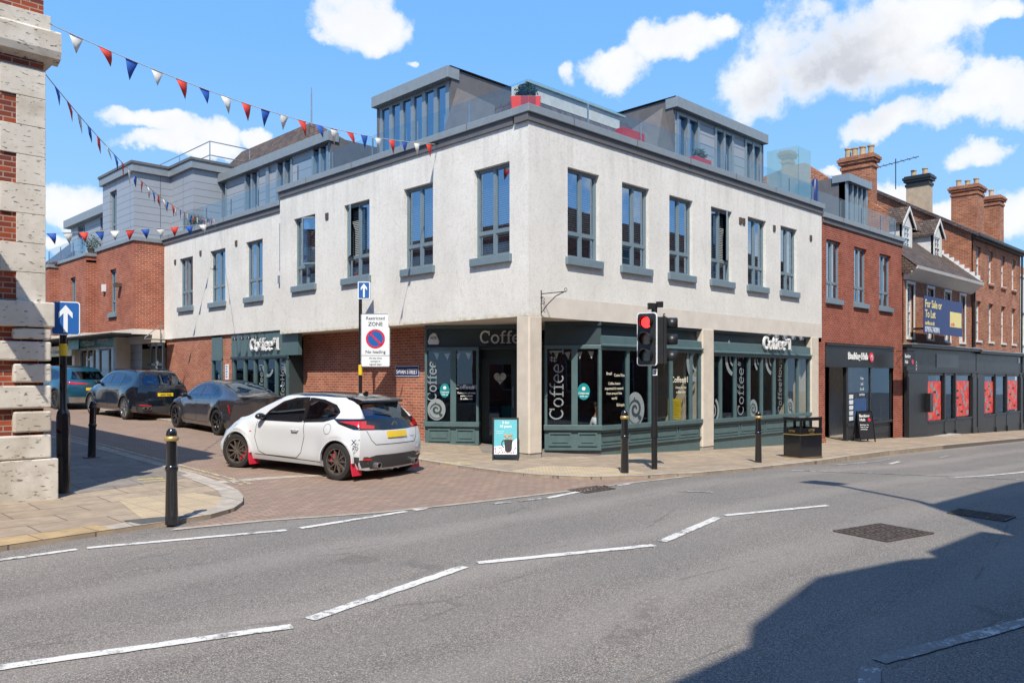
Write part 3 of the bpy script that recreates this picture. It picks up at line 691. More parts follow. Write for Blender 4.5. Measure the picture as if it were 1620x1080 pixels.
for a, b in doors:
    bm = bmn(); m_ = (a+b)/2
    for u in (a, m_, b): fbox(bm, F, u-.06, u+.06, 7.3, 9.75, -.1, .06)
    fbox(bm, F, a, b, 9.66, 9.80, -.1, .05); wf = obj('window', bm, 'metal', cb)
    bm = bmn(); quad(bm, F.P(a, 7.3, -.06), F.P(b, 7.3, -.06), F.P(b, 9.7, -.06), F.P(a, 9.7, -.06)); obj('pane', bm, 'glass', wf, recalc=False)
    bm = bmn()
    for i in range(12): quad(bm, F.P(b-.1-i*.03, 7.3, -.25-.02*math.sin(i*2)), F.P(b-.13-i*.03, 7.3, -.25-.02*math.sin(i*2+2)), F.P(b-.13-i*.03, 9.4, -.25-.02*math.sin(i*2+2)), F.P(b-.1-i*.03, 9.4, -.25-.02*math.sin(i*2)))
    obj('curtain', bm, 'curtain', wf, recalc=False)
# far dormer
bm = bmn(); box(bm, 1.55, 5, 10.35, 10.45, 6.95, 9.5); box(bm, 1.6, 5, 10.45, 19.6, 9.3, 9.5); box(bm, 4.9, 5, 10.4, 19.6, 6.95, 9.3)
# parapet wall seen beyond the far dormer, sloping
prism(bm, FB(8.3), [(1.5, 7.3), (5, 7.3), (5, 9.35), (2.6, 9.2)], -.05, .05)
obj('dormer_cheek', bm, 'copdark', cb)
bm = bmn(); fbox(bm, FA(1.5), 10.3, 19.7, 9.34, 9.66, -.3, .12); obj('dormer_fascia', bm, 'coping', cb, bevel=.01)
F = FA(1.6); gl = [(10.6, 11.5), (12.9, 13.9), (15.3, 16.3), (17.9, 18.7)]
bm = bmn(); e = 10.45
for a, b in gl+[(19.6, 19.6)]: fbox(bm, F, e, a, 6.95, 9.36, -.05, .03); e = b
obj('cladding', bm, 'clad', cb)
bm = bmn(); fbox(bm, F, 14.45, 14.65, 6.95, 9.26, .03, .09); obj('downpipe_cover', bm, 'metal', cb)
for a, b in gl:
    bm = bmn(); m_ = (a+b)/2
    for u in (a, m_, b): fbox(bm, F, u-.06, u+.06, 6.95, 9.25, -.1, .06)
    wf = obj('window', bm, 'metal', cb)
    bm = bmn(); quad(bm, F.P(a, 6.95, -.06), F.P(b, 6.95, -.06), F.P(b, 9.25, -.06), F.P(a, 9.25, -.06)); obj('pane', bm, 'glass', wf, recalc=False)
    bm = bmn(); quad(bm, F.P(a+.1, 6.95, -.25), F.P(a+.4, 6.95, -.22), F.P(a+.4, 9.2, -.22), F.P(a+.1, 9.2, -.25)); obj('curtain', bm, 'curtain', wf, recalc=False)
# tiled hip roof and guard rail behind the far dormer
bm = bmn(); c = [(2.1, 13.0, 9.5), (7, 13.0, 9.5), (7, 21.7, 9.5), (2.1, 21.7, 9.5)]; t = [(4, 15.8, 11.7), (4.4, 15.8, 11.7), (4.4, 21.6, 11.7), (4, 21.6, 11.7)]
for i in range(4): quad(bm, c[i], c[(i+1) % 4], t[(i+1) % 4], t[i])
quad(bm, *t); obj('tiled_roof', bm, 'tile', cb)
bm = bmn()
for z in (10.62, 11.17): tube(bm, [(3.0, 24.6, z), (1.5, 24.5, z), (1.5, 19.23, z), (3.2, 19.23, z)], .022, 6)
for p in ((1.5, 22.2), (1.5, 19.23), (3.2, 19.23)): tube(bm, [(p[0], p[1], 9.7), (p[0], p[1], 11.17)], .022, 6)
obj('guard_rail', bm, 'steel', cb)
bm = bmn(); tube(bm, [(4, 15.7, 9.5), (4, 15.7, 12.6), (4, 15.7, 13.05)], [.05, .03, .02], 6); obj('antenna_mast', bm, 'steel', cb)
# corner mansard: slate slopes, pale upstand and green-edged gutter
bm = bmn()
def qd(a, b, c, d): quad(bm, a, b, c, d)
qd((.95, .95, 7.3), (7.8, .95, 7.3), (7.8, 1.75, 8.75), (1.75, 1.75, 8.75)); qd((.95, 4.4, 7.3), (.95, .95, 7.3), (1.75, 1.75, 8.75), (1.75, 4.4, 8.75))
obj('slate_slope', bm, 'slate', cb)
bm = bmn(); box(bm, 1.70, 5.4, 1.70, 2.0, 8.6, 9.05); box(bm, 1.70, 2.0, 1.70, 2.25, 8.0, 9.06); obj('upstand', bm, 'whiteold', cb)
bm = bmn(); box(bm, 1.62, 5.6, 1.64, 1.70, 9.03, 9.08); obj('gutter', bm, 'gutterpale', cb)
bm = bmn(); box(bm, 2.0, 7.8, 2.0, 6, 8.75, 9.0); box(bm, 1.75, 6, 1.85, 4.4, 8.75, 8.98); obj('flat_roof', bm, 'copdark', cb)
bm = bmn(); quad(bm, (1.75, 2.9, 8.76), (1.75, 4.4, 9.6), (.9, 4.4, 7.3), (1.1, 2.3, 7.6)); obj('lead_valley', bm, 'copdark', cb)
bm = bmn(); quad(bm, (6.0, 1.0, 7.4), (7.8, 1.2, 7.4), (7.8, 1.9, 9.9), (6.0, 1.76, 8.8)); obj('lead_valley', bm, 'copdark', cb)
bm = bmn(); quad(bm, (2.3, .93, 7.45), (6.2, .93, 7.45), (6.2, 1.12, 7.95), (2.3, 1.12, 7.95)); obj('roof_window', bm, 'glass', cb, recalc=False)
bm = bmn(); tube(bm, [(2.6, 2.8, 9.35), (5.0, 2.8, 9.35)], .02, 6); tube(bm, [(5.2, 2.8, 9.3), (5.6, 2.8, 9.28)], .02, 6)
for x in (2.7, 3.9, 4.9): tube(bm, [(x, 2.8, 9.0), (x, 2.8, 9.35)], .015, 5)
obj('cable_tray', bm, 'blackm', cb)
# air bricks
for F, u, v in ((A0, 8.1, 6.4), (B0, 8.98, 6.38), (B0, 9.17, 6.38), (B0, 11.05, 6.42), (B0, 13.6, 6.42), (AF, 19.2, 6.2), (AF, 14.05, 6.33), (AF, 16.9, 6.3)): bm = bmn(); fbox(bm, F, u-.07, u+.07, v-.09, v+.09, 0, .03); obj('air_brick', bm, 'iron', cb)
bm = bmn(); fbox(bm, AF, 10.95, 11.05, 5.1, 6.6, 0, .03); fbox(bm, AF, 10.93, 11.07, 4.7, 4.95, 0, .08); obj('cable_box', bm, 'metal', cb)
# columns
def column_(x0, x1, y1, zb, nm='column'):
    bm = bmn(); extr(bm, [(x0+.03, -.02), (x1-.03, -.02), (x1, .01), (x1, y1), (x0, y1), (x0, .01)], zb+.12, 3.095)
    o = obj(nm, bm, 'column', cb, bevel=.012)
    bm = bmn(); extr(bm, [(x0+.02, .0), (x1-.02, .0), (x1-.01, y1), (x0+.01, y1)], zb-.25, zb+.118); obj('column_foot', bm, 'stonetrim', o)
column_(-.005, .42, .36, -.02); column_(6.92, 7.52, .45, -.30); column_(13.63, 14.2, .45, -.5)
# side-street brick wall under the overhang
bx = .7
bm = bmn(); F = FA(bx); wallgrid(bm, F, 4.4, 10.64, -.1, 3.1, [], .1); obj('brick_wall', bm, 'brick2', cb, recalc=False)
bm = bmn(); wallgrid(bm, FA(.2), 16.1, 20.25, .1, 3.24, [], .1); wallgrid(bm, FA(.2), 14.55, 15.25, .1, 3.24, [], .1); quad(bm, (.2, 20.25, .1), (.2, 20.25, 3.24), (2, 20.25, 3.24), (2, 20.25, .1)); obj('brick_wall', bm, 'brick2', cb, recalc=False)
# ------------------------------------------------------------------ slab lettering for the cafe name
def arc(cx, cy, rx, ry, a0, a1, n=16): return [(cx+rx*math.cos(R(a0+(a1-a0)*i/n)), cy+ry*math.sin(R(a0+(a1-a0)*i/n))) for i in range(n+1)]
def slab(bm, F, s, u, v, h, t=.03, d=0, w=.13, rot=0, sp=1.0):
    c, sn = math.cos(rot), math.sin(rot); x = 0
    def S(pts, ww=w, closed=False):
        stroke(bm, F, [(u+(x+a)*h*c-b*h*sn, v+(x+a)*h*sn+b*h*c) for a, b in pts], ww*h, d, d+t, closed)
    for ch in s:
        if ch == 'C': S(arc(.44, .5, .36, .45, 48, 312, 22)); S([(.75, .62), (.75, .98)], .08); adv = .90
        elif ch == 'o': S(arc(.33, .34, .27, .31, 0, 360, 22)[:-1], closed=True); adv = .70
        elif ch == 'f': S([(.22, .03), (.22, .70)]+arc(.40, .74, .18, .20, 175, 60, 7)); S([(.04, .63), (.46, .63)], .07); S([(.04, .03), (.42, .03)], .07); adv = .50
        elif ch == 'e': S([(.07, .36), (.58, .36)], .08); S(arc(.33, .34, .27, .31, 4, 318, 20)); adv = .70
        elif ch == '#': S([(.14, .48), (.22, .98)], .06); S([(.32, .48), (.40, .98)], .06); S([(.04, .62), (.46, .62)], .06); S([(.08, .82), (.5, .82)], .06); adv = .58
        elif ch == '1': S([(.24, .0), (.24, .98)], w*1.1); S([(.24, .95), (.06, .84)], .08); S([(.04, .03), (.46, .03)], .07); adv = .5
        elif ch == 'H': S([(.16, 0), (.16, .96)]); S([(.66, 0), (.66, .96)]); S([(.16, .5), (.66, .5)], .08); adv = .82
        elif ch == 'u': S([(.14, .66)]+arc(.34, .28, .20, .24, 180, 340, 8)); S([(.56, .66), (.56, .03)]); adv = .70
        elif ch == 's': S(arc(.28, .50, .2, .14, 40, 250, 10)+arc(.28, .19, .2, .15, 80, -140, 10), .10); adv = .55
        else: adv = .35
        x += adv*sp
    return x*h
def swirl(bm, F, u, v, r, d):
    """pale roundel and its curl of steam"""
    disc(bm, F, u, v, r, r*1.15, d, d+.002)
def swirl_dark(bm, F, u, v, r, d):
    stroke(bm, F, [(u+r*(.12+.55*i/26)*math.cos(i*.36), v+r*(.12+.55*i/26)*math.sin(i*.36)) for i in range(27)], [r*(.10+.14*math.sin(math.pi*i/26)) for i in range(27)], d, d+.002)
    disc(bm, F, u+r*.45, v-r*.55, r*.16, r*.16, d, d+.002); disc(bm, F, u-r*.1, v+r*.72, r*.07, r*.07, d, d+.002)
    stroke(bm, F, arc(u, v-r*.1, r*.8, r*.85, 200, 330), r*.07, d, d+.002)
def riser_panel(bm, F, u0, u1, v0, v1, d):
    w = .035
    for a, b, c, e in ((u0, u0+w, v0, v1), (u1-w, u1, v0, v1), (u0+w, u1-w, v0, v0+w), (u0+w, u1-w, v1-w, v1)): fbox(bm, F, a, b, c, e, d, d+.03)
    fbox(bm, F, u0+.08, u1-.08, v0+.08, v1-.08, d, d+.018)
# ---- main-street shopfronts
def shopfront(F, u0, u1, mull, gt, sill, riser, zb0, zb1, root, top=3.09, mw=.085, panels_=4, fascia=True):
    sf = bmn()
    us = [u0]+mull+[u1]
    for u in mull: fbox(sf, F, u-mw/2, u+mw/2, sill, gt, -.06, .03)
    fbox(sf, F, u0, u0+.07, sill, gt, -.06, .03); fbox(sf, F, u1-.07, u1, sill, gt, -.06, .03)
    fbox(sf, F, u0, u1, gt, gt+.09, -.06, .05)
    fbox(sf, F, u0, u1, sill-.06, sill+.05, -.08, .10); fbox(sf, F, u0, u1, sill-.11, sill-.06, -.05, .06)
    s = obj('shopfront', sf, 'teal', root, bevel=.006)
    bm = bmn(); fbox(bm, F, u0, u1, riser, sill-.11, -.08, .0)
    k = (u1-u0)/panels_
    for i in range(panels_): riser_panel(bm, F, u0+i*k+.04, u0+(i+1)*k-.04, riser+.07, sill-.15, .0)
    fbox(bm, F, u0, u1, riser, riser+.05, .0, .045)
    obj('stall_riser', bm, 'teal', s)
    bm = bmn(); prism(bm, F, [(u0, riser), (u1, riser), (u1, zb1), (u0, zb0)], -.06, -.01); obj('plinth', bm, 'teal', s)
    bm = bmn(); quad(bm, F.P(u0, sill, -.03), F.P(u1, sill, -.03), F.P(u1, gt, -.03), F.P(u0, gt, -.03)); obj('pane', bm, 'glassdark', s, recalc=False)
    if fascia:
        bm = bmn(); prism(bm, Fr(F.P(u0, 0, 0), F.N, F.U), [(-.1, gt+.09), (.12, gt+.09), (.12, gt+.12), (.05, gt+.15), (.04, 2.74), (-.1, 2.78)], 0, (u1-u0)); obj('cornice', bm, 'teal', s)
        bm = bmn(); fbox(bm, F, u0, u1, 2.74, top, -.35, -.12); fbox(bm, F, u0, u1, top-.06, top, -.12, .02); obj('fascia', bm, 'tealdark', s)
    return s
FS = FB(.06)
s1 = shopfront(FS, 2.49, 6.92, [3.61, 4.57, 5.51, 6.45], 2.42, .55, .06, -.14, -.32, cb)
s2 = shopfront(FS, 7.52, 13.63, [7.99, 8.8, 9.61, 10.38, 11.19, 12.0, 12.79], 2.36, .52, .0, -.34, -.52, cb)
# sign and swan-neck lights over the second bay
bm = bmn(); slab(bm, FS, 'Coffee#1', 10.3, 2.62, .38, t=.06, d=.07, w=.165, sp=.94); obj('sign_lettering', bm, 'white', s2)
for i in range(4):
    bm = bmn(); u = 10.6+i*.55
    tube(bm, [FS.P(u, 3.02, 0), FS.P(u, 3.08, .2), FS.P(u, 3.05, .36)], .012, 6); lathe(bm, [(.02, .0), (.07, -.05), (.075, -.12)], FS.P(u, 3.06, .38), 12); obj('sign_light', bm, 'steel', s2, smooth=True)
d = -.022
def vinyl(root, F, items):
    pale = bmn(); dk = bmn(); cr = bmn()
    for it in items:
        k = it[0]
        if k == 'v': slab(pale, F, it[3], it[1], it[2], it[4], t=.002, d=d, w=.085, rot=R(90))
        if k == 's': swirl(pale, F, it[1], it[2], it[3], d); swirl_dark(dk, F, it[1], it[2], it[3], d+.004)
        if k == 'r': stroke(pale, F, arc(it[1], it[2], it[3], it[3]*1.2, it[4], it[5], 16), it[3]*.3, d, d+.002); stroke(pale, F, arc(it[1], it[2], it[3]*.5, it[3]*.6, it[4], it[5], 16), it[3]*.16, d, d+.002)
        if k == 't': text(cr, F, it[3], it[1], it[2], it[4], 'CENTER', t=0, d=d, bold=.02)
    if pale.verts: obj('window_lettering', pale, 'vinyl', root, recalc=False)
    if dk.verts: obj('window_swirl', dk, 'tealdark', root, recalc=False)
    if cr.verts: obj('window_writing', cr, 'vinylpale', root, recalc=False)
vinyl(s2, FS, [('v', 9.33, .62, 'Coffee#1', .36), ('v', 11.72, .62, 'CoffeeHouse', .25), ('r', 8.75, 2.35, .42, 120, 260), ('r', 11.1, 2.35, .40, 120, 260), ('s', 9.9, .78, .26), ('s', 12.3, .78, .24), ('r', 7.6, .8, .3, -60, 60), ('r', 10.3, 2.3, .3, 180, 240)])
vinyl(s1, FS, [('s', 3.95, .95, .38), ('r', 6.75, 2.2, .42, 110, 270), ('t', 2.9, 1.82, 'Brazil', .07), ('t', 3.3, 1.78, 'Costa Rica', .07), ('t', 3.1, 1.58, 'Coffee beans', .065), ('t', 3.1, 1.46, 'imported & roasted', .065), ('t', 3.1, 1.34, 'from around the', .065), ('t', 3.1, 1.22, 'world', .065), ('t', 3.35, 1.05, 'Ethiopia', .07), ('t', 5.95, 1.62, 'Coffee#1', .16), ('t', 6.0, 1.45, 'Home to the', .07), ('t', 6.0, 1.33, 'coffee lover', .07)])
bm = bmn(); fbox(bm, FS, 5.5, 6.1, .62, 1.18, -.10, -.09); obj('yellow_poster', bm, 'yellow', s1)
bm = bmn()
for i in range(9): fbox(bm, FS, 5.58, 6.02-(i % 3)*.05, .68+i*.05, .685+i*.05, -.09, -.087)
obj('poster_writing', bm, 'signblack', s1)
# ---- canted corner bay (faces the camera side)
def cant(p, q): 
    P, Q = Vector((*p, 0)), Vector((*q, 0)); U = (Q-P).normalized(); N = U.cross(Z3); return Fr(P, U, N), (Q-P).length
def cantbay(p, q, root, text_=None, roundel=None):
    F, L = cant(p, q); m = L*.53
    bm = bmn()
    for u, w in ((0, .13), (m, .15), (L, .13)): fbox(bm, F, max(0, u-w/2), min(L, u+w/2), .62, 2.46, -.08, .02)
    fbox(bm, F, 0, L, 2.44, 2.53, -.08, .03); fbox(bm, F, -.02, L+.02, .50, .62, -.08, .08); s = obj('shopfront', bm, 'teal', root, bevel=.006)
    bm = bmn(); fbox(bm, F, 0, L, .02, .50, -.08, 0); riser_panel(bm, F, .10, m-.08, .12, .44, 0); riser_panel(bm, F, m+.08, L-.10, .12, .44, 0); fbox(bm, F, 0, L, .02, .07, 0, .05); obj('stall_riser', bm, 'teal', s)
    bm = bmn(); fbox(bm, F, .01, L-.01, -.3, .02, -.07, -.02); obj('plinth', bm, 'copdark', s)
    bm = bmn(); quad(bm, F.P(0, .62, -.04), F.P(L, .62, -.04), F.P(L, 2.46, -.04), F.P(0, 2.46, -.04)); obj('pane', bm, 'glassdark', s, recalc=False)
    return F, L, m, s
F1, L1, m1, c1 = cantbay((.43, 4.14), (1.25, 2.98), cb)
F2, L2, m2, c2 = cantbay((1.56, .98), (2.49, .0), cb)
bm = bmn(); fbox(bm, F2, 0, L2, 2.53, 3.09, -.1, -.02); fbox(bm, F2, 0, L2, 3.0, 3.09, -.02, .03); obj('fascia', bm, 'tealdark', c2)
bm = bmn(); slab(bm, F2, 'Coffee#1', .45, .74, .34, t=.002, d=-.032, w=.095, rot=R(90)); obj('window_lettering', bm, 'vinyl', c2, recalc=False)
bm = bmn(); disc(bm, F2, m2+.22, 1.42, .15, .20, -.032, -.03); obj('round_sticker', bm, 'tealsign', c2)
bm = bmn(); text(bm, F2, 'Celebrate', m2+.22, 1.36, .045, 'CENTER', t=0, d=-.028, bold=.02); text(bm, F2, 'with us', m2+.22, 1.29, .045, 'CENTER', t=0, d=-.028, bold=.02); disc(bm, F2, m2+.22, 1.49, .05, .05, -.029, -.028, 5); obj('sticker_writing', bm, 'white', c2, recalc=False)
bm = bmn(); slab(bm, F1, 'Coffee', .30, 1.15, .26, t=.002, d=-.032, w=.12, rot=R(90)); swirl(bm, F1, .30, .93, .24, -.034); obj('window_lettering', bm, 'vinyl', c1, recalc=False)
bm = bmn(); swirl_dark(bm, F1, .30, .93, .24, -.03); obj('window_swirl', bm, 'tealdark', c1, recalc=False)
bm = bmn(); disc(bm, F1, .52, 1.42, .13, .18, -.028, -.026); obj('round_sticker', bm, 'tealsign', c1)
bm = bmn(); text(bm, F1, 'Celebrate', .52, 1.36, .04, 'CENTER', t=0, d=-.024, bold=.02); text(bm, F1, 'with us', .52, 1.30, .04, 'CENTER', t=0, d=-.024, bold=.02); disc(bm, F1, .52, 1.49, .05, .05, -.025, -.024, 5)
text(bm, F1, 'Coffee#1', m1+.34, 1.46, .11, 'CENTER', t=0, d=-.03, bold=.01)
for i, w in enumerate(('Purveyors of great', 'personalities', '& coffee too')): text(bm, F1, w, m1+.34, 1.34-i*.075, .045, 'CENTER', t=0, d=-.03, bold=.02)
obj('window_writing', bm, 'white', c1, recalc=False)
# entrance fascia with the name, alarm box
FE, LE = cant((.43, 4.14), (2.30, 2.05))
bm = bmn(); fbox(bm, FE, 0, LE, 2.53, 3.09, -.25, -.02); fbox(bm, FE, 0, LE, 2.47, 2.53, -.25, .02); en = obj('entrance_fascia', bm, 'tealdark', cb)
bm = bmn(); fbox(bm, FE, 0, LE, 3.0, 3.09, -.02, .03); fbox(bm, FE, 0, .05, 2.53, 3.0, -.02, .03); obj('fascia_trim', bm, 'teal', en)
bm = bmn(); slab(bm, FE, 'Coffee#1', 1.42, 2.63, .32, t=.03, d=-.02, w=.14); obj('sign_lettering', bm, 'signlifted', en)
bm = bmn(); prism(bm, FE, [(.10, 2.60), (.36, 2.60), (.38, 2.68), (.30, 2.88), (.22, 2.90), (.14, 2.84), (.08, 2.68)], -.02, .06); o_ = obj('alarm_box', bm, 'whiteold', en, bevel=.015)
bm = bmn(); text(bm, FE, 'ADS', .23, 2.74, .06, 'CENTER', t=.002, d=.061, bold=.02); obj('alarm_writing', bm, 'signblack', o_)
# recessed door
FD, LD = cant((1.92, 3.59), (3.16, 2.36))
dr = bmn()
for a, b in ((0, .10), (.88, 1.02), (LD-.1, LD)): fbox(dr, FD, a, b, -.1, 2.5, -.06, .04)
fbox(dr, FD, .0, LD, 2.22, 2.5, -.06, .04); fbox(dr, FD, .10, .20, .0, 2.22, -.03, .02); fbox(dr, FD, .78, .88, .0, 2.22, -.03, .02); fbox(dr, FD, .20, .78, .0, .22, -.03, .02); fbox(dr, FD, .20, .78, 2.10, 2.22, -.03, .02)
do = obj('door', dr, 'tealdark', cb)
bm = bmn(); quad(bm, FD.P(.1, .1, 0), FD.P(LD, .1, 0), FD.P(LD, 2.22, 0), FD.P(.1, 2.22, 0)); obj('pane', bm, 'glassdark', do, recalc=False)
bm = bmn(); tube(bm, [FD.P(.83, .95, .02), FD.P(.83, .95, .07), FD.P(.83, 1.5, .07), FD.P(.83, 1.5, .02)], .013, 8); obj('handle', bm, 'steel', do)
bm = bmn(); prism(bm, FD, [(.48+.165*math.sin(t_)**3, 1.74+.011*(13*math.cos(t_)-5*math.cos(2*t_)-2*math.cos(3*t_)-math.cos(4*t_))) for t_ in [2*math.pi*i/40 for i in range(40)]], .01, .03); he = obj('heart_sign', bm, 'vinylpale', do)
bm = bmn(); text(bm, FD, 'Home', .48, 1.79, .045, 'CENTER', t=.001, d=.031); text(bm, FD, 'to', .48, 1.72, .035, 'CENTER', t=.001, d=.031); text(bm, FD, 'Coffee', .48, 1.65, .045, 'CENTER', t=.001, d=.031); obj('heart_writing', bm, 'signblack', he)
bm = bmn(); quad(bm, (1.25, 2.98, 0), (1.92, 3.59, 0), (1.92, 3.59, 2.53), (1.25, 2.98, 2.53)); quad(bm, (1.56, .98, -.2), (3.16, 2.36, -.2), (3.16, 2.36, 2.53), (1.56, .98, 2.53)); quad(bm, (1.25, 2.98, 2.53), (1.92, 3.59, 2.53), (3.16, 2.36, 2.53), (1.56, .98, 2.53)); quad(bm, (.43, 4.14, -.1), (.7, 4.4, -.1), (.7, 4.4, 3.1), (.43, 4.14, 3.1)); obj('porch_lining', bm, 'tealdark', cb)
struct(patch('tiled_threshold', [(1.25, 2.98), (1.92, 3.59), (3.16, 2.36), (1.56, .98), (2.49, 0), (2.2, -.05), (.42, .38), (-.0, 1.5)], .006, 'pavegrey'))
# paper chain bunting inside the glass
bm = bmn()
for F, L in ((F1, L1), (F2, L2)):
    for i in range(4):
        u = .2+i*.28; prism(bm, F, [(u, 2.40-.05*math.sin(i)), (u+.15, 2.38), (u+.09, 2.20)], -.12, -.118)
obj('paper_bunting', bm, 'vinylpale', cb)
# ---- side-street shopfront (in the plane of the brick wall)
FX = FT(.2)
ss = bmn()
for y in (14.40, 13.57, 12.85, 12.15, 11.42, 10.72): fbox(ss, FX, -y-.05, -y+.05, .5, 2.38, -.06, .04)
fbox(ss, FX, -14.5, -10.64, 2.34, 2.44, -.06, .06); fbox(ss, FX, -14.5, -10.64, .2, .5, -.06, .04)
fbox(ss, FX, -16.1, -15.25, 2.34, 2.44, -.06, .06); fbox(ss, FX, -16.1, -16.02, .4, 2.4, -.06, .04); fbox(ss, FX, -15.33, -15.25, .4, 2.4, -.06, .04)
sx_ = obj('shopfront', ss, 'teal', cb)
bm = bmn(); fbox(bm, FX, -14.5, -10.0, 2.44, 3.16, -.08, .05); fbox(bm, FX, -16.1, -15.25, 2.44, 3.16, -.08, .03); obj('fascia', bm, 'teal', sx_)
bm = bmn(); fbox(bm, FX, -14.5, -9.9, 3.16, 3.235, -.08, .04); fbox(bm, FX, -14.5, -10.64, 2.38, 2.442, .05, .10); quad(bm, (.2, 10.64, .1), (.7, 10.64, .1), (.7, 10.64, 2.5), (.2, 10.64, 2.5)); obj('fascia_trim', bm, 'tealdark', sx_)
bm = bmn(); quad(bm, FX.P(-14.5, .4, -.02), FX.P(-10.64, .4, -.02), FX.P(-10.64, 2.4, -.02), FX.P(-14.5, 2.4, -.02)); quad(bm, FX.P(-16.1, .4, -.02), FX.P(-15.25, .4, -.02), FX.P(-15.25, 2.4, -.02), FX.P(-16.1, 2.4, -.02)); obj('pane', bm, 'glassdark', sx_, recalc=False)
bm = bmn(); slab(bm, FX, 'Coffee#1', -13.0, 2.62, .40, t=.06, d=.07, w=.17, sp=.94); obj('sign_lettering', bm, 'white', sx_)
bm = bmn(); slab(bm, FX, 'Coffee#1', -12.35, .9, .26, t=.002, d=-.012, w=.12, rot=R(90)); slab(bm, FX, 'CoffeeHouse', -10.95, .6, .26, t=.002, d=-.012, w=.12, rot=R(90)); stroke(bm, FX, arc(-12.0, 2.2, .35, .4, 190, 330), .1, -.012, -.01); stroke(bm, FX, arc(-10.7, 2.2, .25, .4, 150, 280), .1, -.012, -.01); slab(bm, FX, 'Coffee', -15.5, .9, .24, t=.002, d=-.012, w=.12, rot=R(90)); obj('window_lettering', bm, 'vinyl', sx_, recalc=False)
for i in range(4):
    bm = bmn(); y = 13.6-i*.5
    tube(bm, [FX.P(-y, 3.14, .04), FX.P(-y, 3.2, .2), FX.P(-y, 3.1, .34)], .012, 6); lathe(bm, [(.02, .0), (.06, -.04), (.075, -.12)], FX.P(-y, 3.1, .36), 12); obj('sign_light', bm, 'blackm', sx_, smooth=True)
bm = bmn(); fbox(bm, FX, -15.05, -14.8, 1.6, 2.2, 0, .02); mn = obj('menu_board', bm, 'signwhite', cb)
bm = bmn(); [fbox(bm, FX, -15.0, -14.87-.03*(i % 2), 2.1-i*.09, 2.14-i*.09, .02, .022) for i in range(5)]; obj('menu_writing', bm, 'blue', mn)
# cafe interior
fl = bmn(); box(fl, 1.2, 13.6, .25, 9.9, -.35, -.30); obj('cafe_floor', fl, 'floorin', cb)
bm = bmn(); box(bm, 6.6, 6.75, .4, 1.3, -.3, 3.0); obj('pale_wall', bm, 'cream', cb)
bm = bmn(); box(bm, 13.3, 13.5, .3, 2.2, -.3, 3.0); obj('pale_wall', bm, 'cream', cb)
bm = bmn(); box(bm, 5.2, 9, 5.6, 5.7, -.3, 3.0); box(bm, 2.6, 9.5, 6.4, 6.5, 1.0, 2.6); obj('panelling', bm, 'wood', cb)
bm = bmn(); box(bm, 4.8, 10.5, 3.6, 4.3, -.3, .85); box(bm, 4.7, 10.6, 3.5, 4.4, .85, .92); t_ = thing('counter', 'dark wooden cafe counter deep inside behind the shop windows', 'counter', (7.6, 3.9, -.3)); obj('counter_front', bm, 'wood', t_)
for i, (x, y, z) in enumerate([(3.3, 2.0, 2.1), (4.8, 2.2, 2.2), (8.6, 1.4, 2.1), (9.8, 1.4, 2.0), (11.3, 1.4, 2.1), (12.6, 1.5, 2.0)]):
    t_ = thing('pendant_lamp', ['dark pendant lamp hanging behind the seated customer', 'dark pendant lamp hanging above the yellow poster', 'dark pendant lamp behind the upright cafe name, leftmost in the second bay', 'second pendant lamp in the folding windows', 'third pendant lamp in the folding windows', 'rightmost pendant lamp beside the pale wall'][i], 'lamp', (x, y, z), 'pendant lamps in the cafe')
    bm = bmn(); tube(bm, [(0, 0, .15), (0, 0, 3.0-z)], .008, 5); obj('cord', bm, 'blackm', t_, world=False)
    bm = bmn(); lathe(bm, [(.03, .18), (.06, .15), (.16, .03), (.17, 0)], n=16); obj('shade', bm, 'blackm', t_, world=False, smooth=True)
def cafe_table(x, y, lab):
    t_ = thing('cafe_table', lab, 'table', (x, y, -.3), 'small tables in the cafe')
    bm = bmn(); lathe(bm, [(.33, .70), (.34, .72), (.33, .74)], n=24); obj('top', bm, 'wood', t_, world=False)
    bm = bmn(); lathe(bm, [(.2, 0), (.19, .02), (.03, .05), (.025, .70)], n=12); obj('pedestal', bm, 'blackm', t_, world=False)
    for s in (-1, 1):
        c_ = thing('cafe_chair', ('left' if s < 0 else 'right')+' chair at the '+lab.split(' ', 1)[1], 'chair', (x+s*.55, y+.05, -.3), 'chairs in the cafe')
        bm = bmn(); fbox(bm, W0, -.2, .2, .42, .46, -.2, .2); obj('seat', bm, 'wood', c_, world=False)
        bm = bmn(); fbox(bm, W0, s*.17, s*.2, .46, .86, -.18, .18); obj('backrest', bm, 'wood', c_, world=False)
        for a in (-.17, .17):
            for b in (-.17, .17):
                bm = bmn(); tube(bm, [(a, b, 0), (a, b, .42)], .014, 6); obj('leg', bm, 'blackm', c_, world=False)
cafe_table(4.3, 1.0, 'round table behind the swirl in the first bay'); cafe_table(9.2, .95, 'round table behind the upright lettering'); cafe_table(11.7, .95, 'round table near the far end window')
